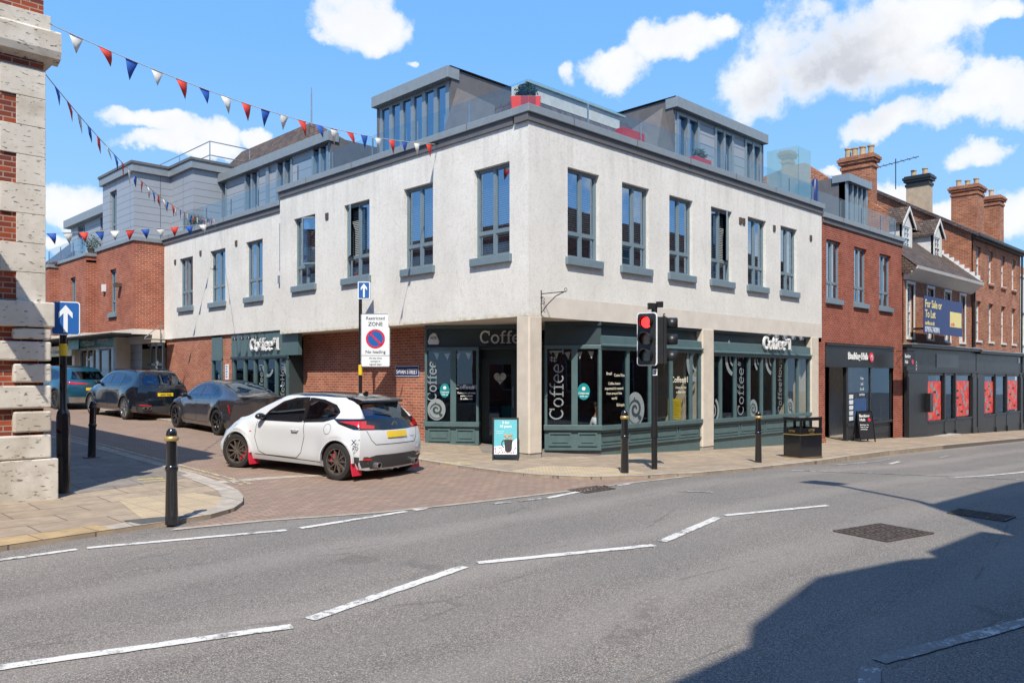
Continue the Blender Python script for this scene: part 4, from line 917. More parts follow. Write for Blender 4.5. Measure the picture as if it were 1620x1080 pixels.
# customer seated inside the glass
pm = bpy.data.meshes.new('p'); bm = bmn()
J = {'hip': (0, 0, .5, .15), 'chest': (0, -.03, .85, .17), 'neck': (0, -.05, 1.12, .06), 'headb': (0, -.08, 1.22, .085), 'head': (0, -.09, 1.33, .10), 'headt': (0, -.08, 1.42, .06)}
def skin_obj(name, joints, edges, mat, par, lv=2):
    me = bpy.data.meshes.new(name); names = list(joints); me.from_pydata([joints[k][:3] for k in names], [(names.index(a), names.index(b)) for a, b in edges], [])
    o = bpy.data.objects.new(name, me); C.objects.link(o); sk = o.modifiers.new('s', 'SKIN'); sd = o.modifiers.new('d', 'SUBSURF'); sd.levels = sd.render_levels = lv
    for i, k in enumerate(names): me.skin_vertices[0].data[i].radius = (joints[k][3],)*2
    me.skin_vertices[0].data[0].use_root = True
    dg = bpy.context.evaluated_depsgraph_get(); m2 = bpy.data.meshes.new_from_object(o.evaluated_get(dg)); o.modifiers.clear(); o.data = m2
    for p in m2.polygons: p.use_smooth = True
    m2.materials.clear(); m2.materials.append(MT[mat]); o.parent = par; return o
ps = thing('person', 'seated customer in a white t-shirt behind the corner window post', 'person', (2.95, .62, -.32), rotz=R(35))
body = {'pelvis': (0, 0, .52, .16), 'belly': (0, -.02, .68, .145), 'chest': (0, -.05, .92, .17), 'neckb': (0, -.07, 1.10, .075), 'neck': (0, -.09, 1.17, .055), 'jaw': (0, -.12, 1.25, .075), 'head': (0, -.11, 1.34, .098), 'crown': (0, -.10, 1.42, .07),
        'shl': (-.19, -.05, 1.03, .07), 'ell': (-.27, -.16, .80, .05), 'wrl': (-.12, -.36, .86, .032), 'hal': (-.05, -.42, .88, .035), 'shr': (.19, -.05, 1.03, .07), 'elr': (.27, -.16, .80, .05), 'wrr': (.12, -.36, .86, .032), 'har': (.05, -.42, .88, .035),
        'hil': (-.1, -.05, .50, .10), 'knl': (-.13, -.45, .52, .07), 'anl': (-.13, -.43, .08, .045), 'tol': (-.13, -.58, .05, .04), 'hir': (.1, -.05, .50, .10), 'knr': (.13, -.45, .52, .07), 'anr': (.13, -.43, .08, .045), 'tor': (.13, -.58, .05, .04)}
ed = [('pelvis', 'belly'), ('belly', 'chest'), ('chest', 'neckb'), ('neckb', 'neck'), ('neck', 'jaw'), ('jaw', 'head'), ('head', 'crown'), ('chest', 'shl'), ('shl', 'ell'), ('ell', 'wrl'), ('wrl', 'hal'), ('chest', 'shr'), ('shr', 'elr'), ('elr', 'wrr'), ('wrr', 'har'), ('pelvis', 'hil'), ('hil', 'knl'), ('knl', 'anl'), ('anl', 'tol'), ('pelvis', 'hir'), ('hir', 'knr'), ('knr', 'anr'), ('anr', 'tor')]
skin_obj('body', body, ed, 'skin', ps)
skin_obj('shirt', {'a': (0, 0, .50, .18), 'b': (0, -.02, .70, .168), 'c': (0, -.05, .93, .19), 'd': (0, -.06, 1.07, .10), 'l': (-.2, -.06, 1.02, .095), 'l2': (-.25, -.12, .88, .08), 'r': (.2, -.06, 1.02, .095), 'r2': (.25, -.12, .88, .08)}, [('a', 'b'), ('b', 'c'), ('c', 'd'), ('c', 'l'), ('l', 'l2'), ('c', 'r'), ('r', 'r2')], 'shirt', ps)
skin_obj('hair', {'a': (0, -.06, 1.33, .09), 'b': (0, -.07, 1.42, .09), 'c': (0, -.12, 1.46, .06)}, [('a', 'b'), ('b', 'c')], 'hair', ps)
# fittings
bm = bmn(); P = lambda u, v, q: FB(0).P(u, v, q)
tube(bm, [P(.38, 3.15, .02), P(.38, 3.68, .02)], .012, 6); tube(bm, [P(.38, 3.60, .02), P(.38, 3.60, .75)], .010, 6); tube(bm, [P(.38, 3.18, .02), P(.38, 3.35, .2), P(.38, 3.52, .45), P(.38, 3.60, .70)], .010, 6)
tube(bm, [P(.38, 3.45, .05+.08*math.cos(a*.5))+Vector((0, 0, .08*math.sin(a*.5))) for a in range(13)], .007, 5); tube(bm, [P(.38, 3.64+.035*math.sin(a*.5), .74+.035*math.cos(a*.5)) for a in range(13)], .007, 5)
obj('sign_bracket', bm, 'black', cb)
bm = bmn(); fbox(bm, FT(bx), -5.76, -4.70, 1.78, 2.06, 0, .02); sp = tag(obj('street_name_plate', bm, 'signblack'), 'dark blue street name plate reading SWAN STREET on the brick wall', 'sign')
sp.data.materials[0] = MT['navy']; recenter(sp, (.68, 5.2, 1.78))
bm = bmn(); F = FT(bx); text(bm, F, 'SWAN STREET', -5.23, 1.85, .13, 'CENTER', t=.003, d=.0205, bold=.015, maxw=.94)
for a, b, c, e in ((-5.76, -4.70, 1.78, 1.795), (-5.76, -4.70, 2.045, 2.06), (-5.76, -5.745, 1.795, 2.045), (-4.715, -4.70, 1.795, 2.045)): fbox(bm, F, a, b, c, e, .0203, .024)
o_ = obj('lettering', bm, 'white'); o_.data.transform(Matrix.Translation((-.68, -5.2, -1.78))); o_.parent = sp
# planters and air-conditioning unit on the roof terrace
def foliage(bm, c, r, n, size, rnd):
    for i in range(n):
        q = Vector((rnd.gauss(0, 1), rnd.gauss(0, 1), rnd.gauss(0, 1))).normalized()*(rnd.random()**.4)
        p = Vector(c)+Vector((q.x*r[0], q.y*r[1], q.z*r[2])); a = Vector((rnd.uniform(-1, 1), rnd.uniform(-1, 1), rnd.uniform(-.3, 1))).normalized(); b = a.orthogonal().normalized(); s = size*rnd.uniform(.6, 1.3)
        quad(bm, p-a*s, p+b*s*.4, p+a*s, p-b*s*.4)
rnd = random.Random(3)
def planter(x, y, w, dpt, lab, rot=0, plant='leaf', h=.40):
    t = thing('planter', lab, 'planter', (x, y, 7.66), 'planters along the roof terrace', rotz=rot)
    bm = bmn(); prism(bm, W0, [(-w/2, 0), (w/2, 0), (w/2+.03, h), (-w/2-.03, h)], -dpt/2, dpt/2); obj('trough', bm, 'red', t, world=False, bevel=.01)
    if plant: bm = bmn(); foliage(bm, (0, 0, h+.12), (w*.45, dpt*.5, .2), 260, .06, rnd); obj('foliage', bm, plant, t, world=False, recalc=False)
planter(.42, .50, .62, .26, 'red planter of dark leafy plants at the very corner of the parapet', R(-45))
planter(1.65, .55, .7, .2, 'low trough of pale yellowish plants beside the corner planter', 0, 'leafpale', .05)
planter(4.45, .62, .85, .28, 'empty red trough standing alone behind the glass', 0, None, .52)
planter(7.75, .60, .8, .26, 'red planter with spiky plants in front of the dormer door', 0, 'leaf', .42)
t = thing('pot_plant', 'loose green bush behind the far terrace glass', 'plant', (.7, 18.3, 7.2)); bm = bmn(); lathe(bm, [(.14, 0), (.18, .25), (.19, .27)], n=14); obj('pot', bm, 'blackm', t, world=False); bm = bmn(); foliage(bm, (0, 0, .5), (.5, .5, .3), 300, .07, rnd); obj('foliage', bm, 'leaf', t, world=False, recalc=False)
t = thing('air_conditioning_unit', 'pale air-conditioning box resting behind the side street coping', 'air conditioner', (.75, 8.4, 7.3)); bm = bmn(); box(bm, -.2, .35, -.5, .5, 0, .65); ub = obj('casing', bm, 'whiteold', t, world=False, bevel=.02)
bm = bmn()
for yy in (-.22, .24): prism(bm, Fr((-.21, yy, .45), (0, 1, 0), (-1, 0, 0)), [(.17*math.cos(a*.5236), .12*math.sin(a*.5236)) for a in range(12)], 0, .01)
obj('fan_grille', bm, 'blackm', t, world=False)
# ------------------------------------------------------------------ left corner building (brick with stone quoins)
lb = thing('stone_quoined_building', 'red brick building at the left edge with pitted pale stone quoins and projecting cornice', 'building', (-9.1, .9, 0))
X1, Y1 = -9.15, .93; F = FB(Y1)
# course heights read up the corner: upper ashlar quoins, string course, rusticated base
bm = bmn(); wallgrid(bm, F, -22, X1-.02, 0, 7.75, [], .1); quad(bm, (X1-.02, Y1, 0), (X1-.02, 26, 0), (X1-.02, 26, 7.75), (X1-.02, Y1, 7.75)); quad(bm, (-22, 26, 0), (X1-.02, 26, 0), (X1-.02, 26, 7.75), (-22, 26, 7.75)); quad(bm, (-22, Y1, 7.74), (X1-.02, Y1, 7.74), (X1-.02, 26, 7.74), (-22, 26, 7.74)); obj('brick_wall', bm, 'brickcorner', lb, recalc=False)
bm = bmn(); z = 2.86; i = 0; hs = [.41, .41, .42, .41, .42, .41, .42, .41]
while z < 6.2:
    h = .42; L = .37 if i % 2 == 0 else .57
    box(bm, X1-L, X1, Y1-.03, Y1+.6, z+.003, min(z+h, 6.33)-.003); z += h; i += 1
qo = obj('quoins', bm, 'stone', lb, bevel=.006)
bm = bmn(); box(bm, -22, X1+.10, Y1-.12, 26, 2.50, 2.86); obj('string_course', bm, 'stone', lb, bevel=.02)
bm = bmn(); zs = [(.62, 1.02, .72), (1.04, 1.38, .40), (1.40, 1.74, .74), (1.76, 2.08, .40), (2.10, 2.48, .74)]
zs = [(.60, .96, .70), (.98, 1.30, .42), (1.32, 1.67, .70), (1.69, 1.98, .42), (2.00, 2.30, .70), (2.31, 2.49, .42)]
for a, b, L in zs: box(bm, X1-L, X1+.06, Y1-.10, Y1+.7, a+.012, b-.012)
obj('rusticated_blocks', bm, 'stone', lb, bevel=.024)
bm = bmn(); box(bm, -22, X1+.13, Y1-.17, 26, 0, .60); obj('plinth', bm, 'stone', lb, bevel=.012)
bm = bmn(); prof = [(0, 6.34), (.30, 6.42), (.34, 6.50), (.34, 6.74), (.0, 6.78), (.0, 6.34)]
prism(bm, Fr((-22, Y1, 0), (0, -1, 0), (1, 0, 0)), [(0-.02, 6.34), (.14, 6.40), (.17, 6.50), (.17, 6.76), (.12, 6.80), (-.02, 6.80)], 0, 22+X1+.17)
prism(bm, Fr((X1, 26, 0), (1, 0, 0), (0, -1, 0)), [(-.02, 6.34), (.14, 6.40), (.17, 6.50), (.17, 6.76), (.12, 6.80), (-.02, 6.80)], 0, 26-Y1-.01)
obj('cornice', bm, 'stone', lb)
bm = bmn(); box(bm, -22, X1+.06, Y1-.07, 26, 6.80, 7.02); obj('parapet_band', bm, 'stone', lb, bevel=.006)
# hanging banner sign that throws its shadow down the brickwork (out to the left of the view)
hb = thing('hanging_sign', 'dark projecting banner on the brick wall beyond the left edge', 'sign', (-10.75, .9, 4.2))
bm = bmn(); box(bm, -10.79, -10.74, -.62, .80, 4.22, 5.22); obj('banner', bm, 'navy', hb)
bm = bmn(); tube(bm, [(-10.76, .93, 5.26), (-10.76, -.66, 5.26)], .02, 6); tube(bm, [(-10.76, .93, 4.18), (-10.76, -.66, 4.18)], .02, 6); obj('bracket', bm, 'black', hb)

# ------------------------------------------------------------------ brick building up the side street
sb = thing('brick_terrace', 'red brick terrace with grey clad top storey beyond the white building', 'building', (-.5, 24, .5))
def opn(F, a, b, v0, v1, root): return window(root, F, a, b, v0, v1, blind=0, curt=1, trans=.5, sill=True)
bm = bmn()
wallgrid(bm, FA(-1.0), 20.4, 24.75, 3.62, 7.05, [(22.35, 23.1, 4.35, 6.15)]); quad(bm, (-1, 20.4, 3.62), (.3, 20.4, 3.62), (.3, 20.4, 7.05), (-1, 20.4, 7.05))
wallgrid(bm, FA(-1.42), 24.75, 28.6, 3.62, 6.85, [(26.1, 26.85, 4.5, 6.1)]); quad(bm, (-1.42, 24.75, 3.62), (-1, 24.75, 3.62), (-1, 24.75, 6.95), (-1.42, 24.75, 6.95))
wallgrid(bm, FA(-1.80), 28.6, 34, 3.62, 6.7, []); quad(bm, (-1.8, 28.6, 3.62), (-1.42, 28.6, 3.62), (-1.42, 28.6, 6.7), (-1.8, 28.6, 6.7))
obj('brick_wall', bm, 'brick', sb, recalc=False)
window(sb, FA(-1.0), 22.35, 23.1, 4.35, 6.15, blind=0, curt=1, trans=.5); window(sb, FA(-1.42), 26.1, 26.85, 4.5, 6.1, blind=0, curt=1, trans=.5)
bm = bmn(); box(bm, -1.06, .3, 20.34, 24.8, 7.05, 7.22); box(bm, -1.48, .3, 24.7, 28.65, 6.86, 7.0); box(bm, -1.86, .3, 28.55, 34, 6.71, 6.85); obj('coping', bm, 'coping', sb, bevel=.01)
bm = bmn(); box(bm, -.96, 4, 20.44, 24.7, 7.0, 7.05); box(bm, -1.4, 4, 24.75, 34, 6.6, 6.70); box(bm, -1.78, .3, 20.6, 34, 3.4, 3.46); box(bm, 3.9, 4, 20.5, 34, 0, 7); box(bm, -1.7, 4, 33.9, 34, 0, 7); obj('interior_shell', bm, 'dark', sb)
bm = bmn(); F = FA(-1.0); wallgrid(bm, F, 20.4, 23.95, 7.22, 9.75, [(22.3, 23.1, 7.6, 9.35)]); quad(bm, (-1, 20.4, 7.22), (.42, 20.4, 7.22), (.42, 20.4, 9.75), (-1, 20.4, 9.75)); quad(bm, (.42, 20.4, 7.0), (.42, 18.3, 7.0), (.42, 18.3, 9.75), (.42, 20.4, 9.75)); quad(bm, (.42, 18.3, 7.0), (3, 18.3, 7.0), (3, 18.3, 9.75), (.42, 18.3, 9.75)); quad(bm, (-1, 23.95, 7.2), (3, 23.95, 7.2), (3, 23.95, 9.75), (-1, 23.95, 9.75)); obj('cladding', bm, 'cladv', sb, recalc=False)
window(sb, FA(-1.0), 22.3, 23.1, 7.6, 9.35, blind=0, curt=0, trans=.4, sill=False)
bm = bmn(); extr(bm, [(-1.12, 20.28), (.30, 20.28), (.30, 18.18), (3, 18.18), (3, 24.07), (-1.12, 24.07)], 9.72, 10.02); obj('roof_fascia', bm, 'coping', sb, bevel=.012)
bm = bmn(); extr(bm, [(-1.16, 20.24), (.26, 20.24), (.26, 18.14), (3, 18.14), (3, 24.1), (-1.16, 24.1)], 10.022, 10.12); obj('roof_edge', bm, 'copdark', sb)
# lower penthouse beyond
bm = bmn(); F = FA(-.6); wallgrid(bm, F, 24.0, 29.6, 7.0, 8.9, [(24.5, 25.5, 7.0, 8.7), (27.6, 28.6, 7.0, 8.7)], .1); obj('cladding', bm, 'clad', sb, recalc=False)
for a, b in ((24.5, 25.5), (27.6, 28.6)): window(sb, F, a, b, 7.0, 8.7, blind=0, sill=False, curt=1)
bm = bmn(); box(bm, -.85, 2, 24.0, 29.9, 8.75, 9.12); obj('roof_fascia', bm, 'coping', sb, bevel=.01)
rail(FA(-1.5), [24.9, 26.7, 28.5, 30.3], 7.0, 7.75, sb, d=-.15)
t = thing('terrace_shrub', 'rounded green shrub on the terrace over the brick bays', 'plant', (-1.0, 25.3, 7.0)); bm = bmn(); lathe(bm, [(.12, 0), (.2, .25), (.2, .28)], n=12); obj('pot', bm, 'iron', t, world=False); bm = bmn(); foliage(bm, (0, 0, .55), (.38, .38, .32), 420, .05, rnd); obj('foliage', bm, 'leaf', t, world=False, recalc=False)
# ground floor of the terrace
bm = bmn(); box(bm, -1.02, .5, 20.4, 24.75, 3.42, 3.62); box(bm, -1.44, .5, 24.75, 28.6, 3.42, 3.62); box(bm, -1.82, .5, 28.6, 34, 3.42, 3.62); box(bm, -.7, -.45, 28.75, 29.1, .4, 3.42); box(bm, -.7, .0, 23.2, 23.6, .4, 3.42); box(bm, -.3, .2, 20.4, 24.2, 3.12, 3.42); obj('lintel_band', bm, 'smooth', sb)
bm = bmn(); wallgrid(bm, FA(-.15), 21.9, 24.2, 1.95, 3.12, [], .1); obj('grey_cladding', bm, 'clad', sb, recalc=False)
bm = bmn(); wallgrid(bm, FA(-.15), 21.9, 24.2, .4, 1.95, [], .1); obj('white_boarding', bm, 'whiteold', sb, recalc=False)
bm = bmn(); F = FT(-.5); fbox(bm, F, -28.7, -23.62, 3.08, 3.55, -.1, .06); sg = obj('shop_sign', bm, 'tealsign', sb)
bm = bmn(); text(bm, F, 'McConnell', -28.0, 3.17, .26, t=.01, d=.06, bold=.015, maxw=1.7); text(bm, F, 'OPTOMETRY', -26.0, 3.22, .18, t=.01, d=.06, bold=.01, maxw=1.4); obj('sign_lettering', bm, 'signwhite', sg)
bm = bmn(); F = FT(-.45)
for u in (-28.7, -27.6, -26.8, -26.0, -24.8, -23.65): fbox(bm, F, u-.045, u+.045, .45, 3.08, -.05, .05)
fbox(bm, F, -27.6, -26.8, 2.5, 2.58, -.05, .05); fbox(bm, F, -28.7, -23.65, 2.96, 3.06, -.05, .05); fbox(bm, F, -28.7, -27.65, .45, .85, -.05, .05); fbox(bm, F, -26.0, -23.7, .45, .75, -.05, .05); sf = obj('shopfront', bm, 'whiteold', sb)
bm = bmn(); quad(bm, F.P(-28.7, .5, 0), F.P(-23.65, .5, 0), F.P(-23.65, 3.0, 0), F.P(-28.7, 3.0, 0)); quad(bm, F.P(-34, .5, 0), F.P(-29.1, .5, 0), F.P(-29.1, 2.7, 0), F.P(-34, 2.7, 0)); obj('pane', bm, 'glassdark', sf, recalc=False)
bm = bmn(); F2_ = FT(-.9); fbox(bm, F2_, -32.6, -28.3, 2.72, 3.2, -.1, .05); s2_ = obj('shop_sign', bm, 'vinylpale', sb)
bm = bmn(); fbox(bm, FT(-1.1), -28.2, -26.7, 2.98, 3.42, -.03, .03); s3_ = obj('projecting_sign', bm, 'tealsign', sb)
bm = bmn(); text(bm, FT(-1.1), 'EYECARE', -27.45, 3.24, .08, 'CENTER', t=.002, d=.03); text(bm, FT(-1.1), 'EYEWEAR', -27.45, 3.07, .08, 'CENTER', t=.002, d=.03); obj('sign_lettering', bm, 'signwhite', s3_)
bm = bmn(); text(bm, F2_, 'home & phone', -32.0, 2.85, .22, t=.005, d=.05, maxw=2.2); obj('sign_lettering', bm, 'blackm', s2_)
# goods behind the shop glass
bm = bmn(); box(bm, 1.2, 1.3, 22.9, 34, .4, 3.0); obj('pale_wall', bm, 'cream', sb)
bm = bmn()
for i in range(24): y = 23.8+i*.42; h = random.uniform(.3, 1.4); box(bm, .0, .25, y, y+random.uniform(.1, .3), .5+random.uniform(0, .6), .9+h)
obj('display_goods', bm, 'dark', sb)
# link block with glazed screen and tension canopy between the terrace and the white building
bm = bmn(); F = FA(.35); wallgrid(bm, F, 19.4, 20.4, 2.8, 3.95, [], .1); fbox(bm, F, 20.25, 21.3, 3.95, 4.08, -.4, .1); obj('link_block', bm, 'render', sb, recalc=False)
bm = bmn(); F = FA(.15)
for u in (20.35, 21.0, 21.6): fbox(bm, F, u-.05, u+.05, .4, 3.12, 0, .08)
fbox(bm, F, 20.35, 21.9, 2.2, 2.3, 0, .08); fbox(bm, F, 20.35, 21.9, 3.0, 3.12, 0, .08); fs_ = obj('glazed_screen', bm, 'metal', sb)
bm = bmn(); tube(bm, [(-.9, 19.6, 3.25), (-.1, 20.25, 3.75)], .02, 6); tube(bm, [(-.95, 19.5, 3.2), (.1, 19.5, 3.2)], .02, 6); tube(bm, [(-.1, 20.1, 3.1), (-.1, 20.1, 3.9)], .02, 6); quad(bm, (-.95, 19.4, 3.2), (.1, 19.4, 3.2), (.1, 20.3, 3.2), (-.95, 20.3, 3.2)); obj('glass_canopy', bm, 'steel', sb)
bm = bmn(); fbox(bm, FA(-1), 21.7, 21.95, 5.35, 5.5, 0, .25); obj('flue_box', bm, 'iron', sb)
bm = bmn(); fbox(bm, FA(-1), 23.55, 23.75, 5.3, 5.6, 0, .12); obj('alarm_box', bm, 'white', sb)
bm = bmn(); box(bm, -1.6, 3.5, 28.5, 33.5, 6.85, 7.0); prism(bm, FB(31), [(-1.4, 6.9), (3.5, 6.9), (3.5, 9.3), (.8, 9.0)], -2, 2); obj('tiled_roof', bm, 'tile', sb)

# ------------------------------------------------------------------ banking hub building
bh = thing('brick_bank_building', 'red brick building with three grey windows above the charcoal banking hub front', 'building', (18, 0, -.6))
F = FB(.02); wb = [(14.87, 16.05), (17.2, 18.37), (19.6, 20.78)]
wall('brick_wall', F, 14.46, 22.0, 2.95, 7.25, [(a, b, 4.48, 6.55) for a, b in wb], 'brickred', bh)
bm = bmn(); wallgrid(bm, F, 14.2, 14.75, -.75, 2.95, [], .1); quad(bm, (14.75, .02, -.75), (14.75, .4, -.75), (14.75, .4, 2.95), (14.75, .02, 2.95)); obj('brick_pier', bm, 'brickred', bh, recalc=False); bm = bmn(); wallgrid(bm, F, 21.0, 22.0, -.85, 2.95, [], .1); quad(bm, (22.0, .02, -.9), (22.0, 6, -.9), (22.0, 6, 7.3), (22.0, .02, 7.3)); obj('brick_pier', bm, 'brickred', bh, recalc=False)
bm = bmn(); box(bm, 14.2, 14.76, -.02, .3, -.8, -.36); obj('pier_foot', bm, 'brickold', bh)
for i, (a, b) in enumerate(wb): window(bh, F, a, b, 4.48, 6.55, blind=0, curt=1)
coping(F, 14.52, 22.05, 7.42, par=bh)
rail(F, [14.7, 16.6, 18.5, 20.4, 21.9], 7.42, 8.25, bh)
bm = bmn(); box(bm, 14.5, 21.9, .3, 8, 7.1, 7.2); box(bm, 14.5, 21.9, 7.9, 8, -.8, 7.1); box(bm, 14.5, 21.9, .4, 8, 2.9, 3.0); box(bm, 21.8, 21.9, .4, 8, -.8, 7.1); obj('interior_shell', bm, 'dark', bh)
bm = bmn(); prism(bm, FA(19.45), [(1.3, 7.2), (6, 7.2), (6, 9.75), (1.3, 9.75)], -.1, 0); box(bm, 19.55, 21.6, 1.4, 6, 9.6, 9.75); box(bm, 21.5, 21.6, 1.3, 6, 7.2, 9.6); obj('dormer_cheek', bm, 'copdark', bh)
bm = bmn(); fbox(bm, FB(1.2), 19.38, 21.65, 9.52, 9.82, -.6, .1); fbox(bm, FB(1.25), 19.45, 19.65, 7.3, 9.52, -.3, 0); fbox(bm, FB(1.25), 21.4, 21.6, 7.3, 9.52, -.3, 0)
for u in (20.1, 20.55, 21.0): fbox(bm, FB(1.25), u-.05, u+.05, 7.3, 9.52, -.15, 0)
df = obj('dormer_window', bm, 'metal', bh); bm = bmn(); F_ = FB(1.35); quad(bm, F_.P(19.6, 7.3), F_.P(21.4, 7.3), F_.P(21.4, 9.52), F_.P(19.6, 9.52)); obj('pane', bm, 'glass', df, recalc=False)
t = thing('folded_parasol', 'dark folded parasol standing on the roof terrace behind glass', 'parasol', (16.1, 1.0, 7.2)); bm = bmn(); lathe(bm, [(.02, 0), (.02, .3), (.14, .35), (.13, 1.2), (.10, 1.75), (.02, 1.85)], n=10); obj('canopy', bm, 'navy', t, world=False, smooth=True)
t = thing('terrace_table', 'dark table with a folded cover on the roof terrace', 'table', (15.0, 1.0, 7.2)); bm = bmn(); box(bm, -.4, .4, -.3, .3, .70, .74); obj('top', bm, 'copdark', t, world=False); bm = bmn(); [tube(bm, [(a, b, 0), (a*.8, b*.8, .7)], .02, 6) for a in (-.35, .35) for b in (-.25, .25)]; obj('legs', bm, 'steel', t, world=False)
# bank shopfront
F = FB(.10); bm = bmn(); fbox(bm, F, 14.76, 20.99, 2.16, 2.86, -.1, .10); fbox(bm, F, 14.76, 20.99, 2.86, 2.93, -.1, .16); fbox(bm, F, 14.76, 20.99, 2.10, 2.16, -.1, .13); bf = obj('fascia', bm, 'blackm', bh, bevel=.006)
bm = bmn(); text(bm, F, 'Banking Hub', 16.6, 2.40, .26, t=.03, d=.10, bold=.02, maxw=1.75); obj('sign_lettering', bm, 'white', bf)
bm = bmn(); disc(bm, F, 18.72, 2.49, .19, .19, .10, .13); lg = obj('round_emblem', bm, 'signred', bf)
bm = bmn(); text(bm, F, '(*)', 18.72, 2.43, .16, 'CENTER', t=.004, d=.13, bold=.01); obj('emblem_mark', bm, 'signwhite', lg)
bm = bmn()
for u, w in ((14.8, .06), (16.65, .12), (18.85, .10), (20.95, .08)): fbox(bm, F, u-w/2, u+w/2, -.05, 2.12, -.08, .03)
fbox(bm, F, 16.7, 20.95, -.04, .06, -.10, .07); fbox(bm, F, 16.6, 16.75, -.75, 2.12, -.08, .05); sf = obj('shopfront', bm, 'blackm', bh)
bm = bmn(); fbox(bm, F, 16.72, 20.98, -.80, -.04, -.10, -.02); riser_panel(bm, F, 16.85, 18.7, -.5, -.1, -.02); riser_panel(bm, F, 18.95, 20.85, -.52, -.1, -.02); fbox(bm, FB(.9), 14.8, 16.7, -.7, .05, -.1, 0); riser_panel(bm, FB(.9), 15.0, 16.5, -.45, -.1, 0); obj('stall_riser', bm, 'blackm', sf)
bm = bmn(); quad(bm, F.P(16.72, 0, 0), F.P(20.95, 0, 0), F.P(20.95, 2.12, 0), F.P(16.72, 2.12, 0)); quad(bm, (14.8, .95, 0), (16.7, .95, 0), (16.7, .95, 2.12), (14.8, .95, 2.12)); obj('pane', bm, 'glassdark', sf, recalc=False)
bm = bmn(); fbox(bm, FB(1.4), 18.3, 21.9, -.7, 2.9, -.05, 0); obj('pale_wall', bm, 'whiteold', bh)
bm = bmn(); fbox(bm, F, 17.55, 18.65, .05, .95, -.06, -.05); po = obj('blue_poster', bm, 'blue', sf)
bm = bmn()
for i, w in enumerate(('Free', 'cash', 'for all', 'services')): text(bm, F, w, 18.1, 1.65-i*.2, .11, 'CENTER', t=0, d=.005, bold=.02)
for i in range(5): fbox(bm, F, 16.95, 17.3, .15+i*.2, .3+i*.2, .004, .006)
obj('window_notices', bm, 'signwhite', sf, recalc=False)
bm = bmn(); fbox(bm, F, 15.6, 16.2, .2, .9, -1.0, -.9); fbox(bm, F, 19.3, 20.6, .25, .5, -.9, -.85); obj('notice_board', bm, 'black', sf)
# projecting bank sign
ps_ = thing('projecting_sign', 'small black hanging sign reading Banking Hub beside the brick pier', 'sign', (21.3, .02, 2.35))
bm = bmn(); G = Fr((20.62, -.62, 0), (.711, -.703, 0), (-.703, -.711, 0)); G = FB(-.60)
bm = bmn(); fbox(bm, G, 20.35, 21.55, 2.18, 2.72, -.03, .03); pbd = obj('board', bm, 'signblack', ps_)
bm = bmn(); text(bm, G, 'Banking', 20.42, 2.50, .14, t=.003, d=.031, bold=.02, maxw=.85); text(bm, G, 'Hub', 20.42, 2.28, .14, t=.003, d=.031, bold=.02); obj('lettering', bm, 'white', pbd)
bm = bmn(); disc(bm, G, 21.25, 2.34, .11, .10, .03, .04); obj('round_emblem', bm, 'signred', pbd)
bm = bmn(); tube(bm, [(21.3, .02, 2.78), (21.3, -.7, 2.78)], .015, 6); tube(bm, [(21.3, -.6, 2.72), (21.3, -.6, 2.78)], .01, 5); tube(bm, [(21.3, .02, 2.3), (21.3, -.35, 2.78)], .01, 5); obj('bracket', bm, 'black', ps_)
# chimney stack on the party wall
def chimney(x0, x1, y0, y1, z0, z1, mat, label, pots, cap='brickold', mat2=None, group='chimney stacks'):
    t = thing('chimney', label, 'chimney', ((x0+x1)/2, (y0+y1)/2, z0), group)
    bm = bmn(); box(bm, x0, x1, y0, y1, z0, z1-.55); obj('stack', bm, mat, t)
    bm = bmn()
    for i, (e, a, b) in enumerate(((.05, .55, .42), (.0, .42, .32), (.10, .32, .20), (.15, .20, .08), (.08, .08, 0))): box(bm, x0-e, x1+e, y0-e, y1+e, z1-a, z1-b-.002)
    obj('cap', bm, cap, t)
    for i in range(pots):
        f = (i+.5)/pots; x = (x0+x1)/2+random.uniform(-.04, .04); y = y0+(y1-y0)*f; h = random.uniform(.32, .5)
        if x1-x0 > y1-y0: x = x0+(x1-x0)*f; y = (y0+y1)/2
        bm = bmn(); lathe(bm, [(.13, 0), (.12, h*.8), (.15, h*.85), (.15, h*.97), (.10, h)], (x, y, z1), 14); obj('chimney_pot', bm, 'terracotta', t, smooth=True)
    return t
chimney(22.15, 22.7, 1.3, 2.6, 6.5, 11.2, 'brickold', 'large brick chimney stack with four pale pots above the bank dormer', 4)
chimney(21.65, 22.1, 4.75, 5.1, 8, 11.9, 'brickold', 'narrow brick stack just right of the frosted terrace screen', 0)
bm = bmn(); F_ = Fr((18.2, 0, 0), (0, 1, 0), (-1, 0, 0)); prism(bm, F_, [(3.2, 7.5), (3.2, 9.6), (2.0, 10.0), (1.2, 9.8), (-.2, 8.6), (-.2, 7.5)], -.2, .2)
g_ = tag(obj('gable_wall', bm, 'brickold'), 'sloping old brick gable rising behind the roof terrace beside the frosted screen', 'wall'); recenter(g_, (18.2, 1.5, 7.5))
bpy.data.objects.remove(g_)
bm = bmn(); prism(bm, FA(21.95), [(6.5, 7.2), (6.5, 10.9), (4.7, 11.25), (4.1, 11.25), (3.1, 10.45), (.6, 8.6), (.6, 7.2)], -.2, .1); obj('gable_wall', bm, 'brickold', bh)

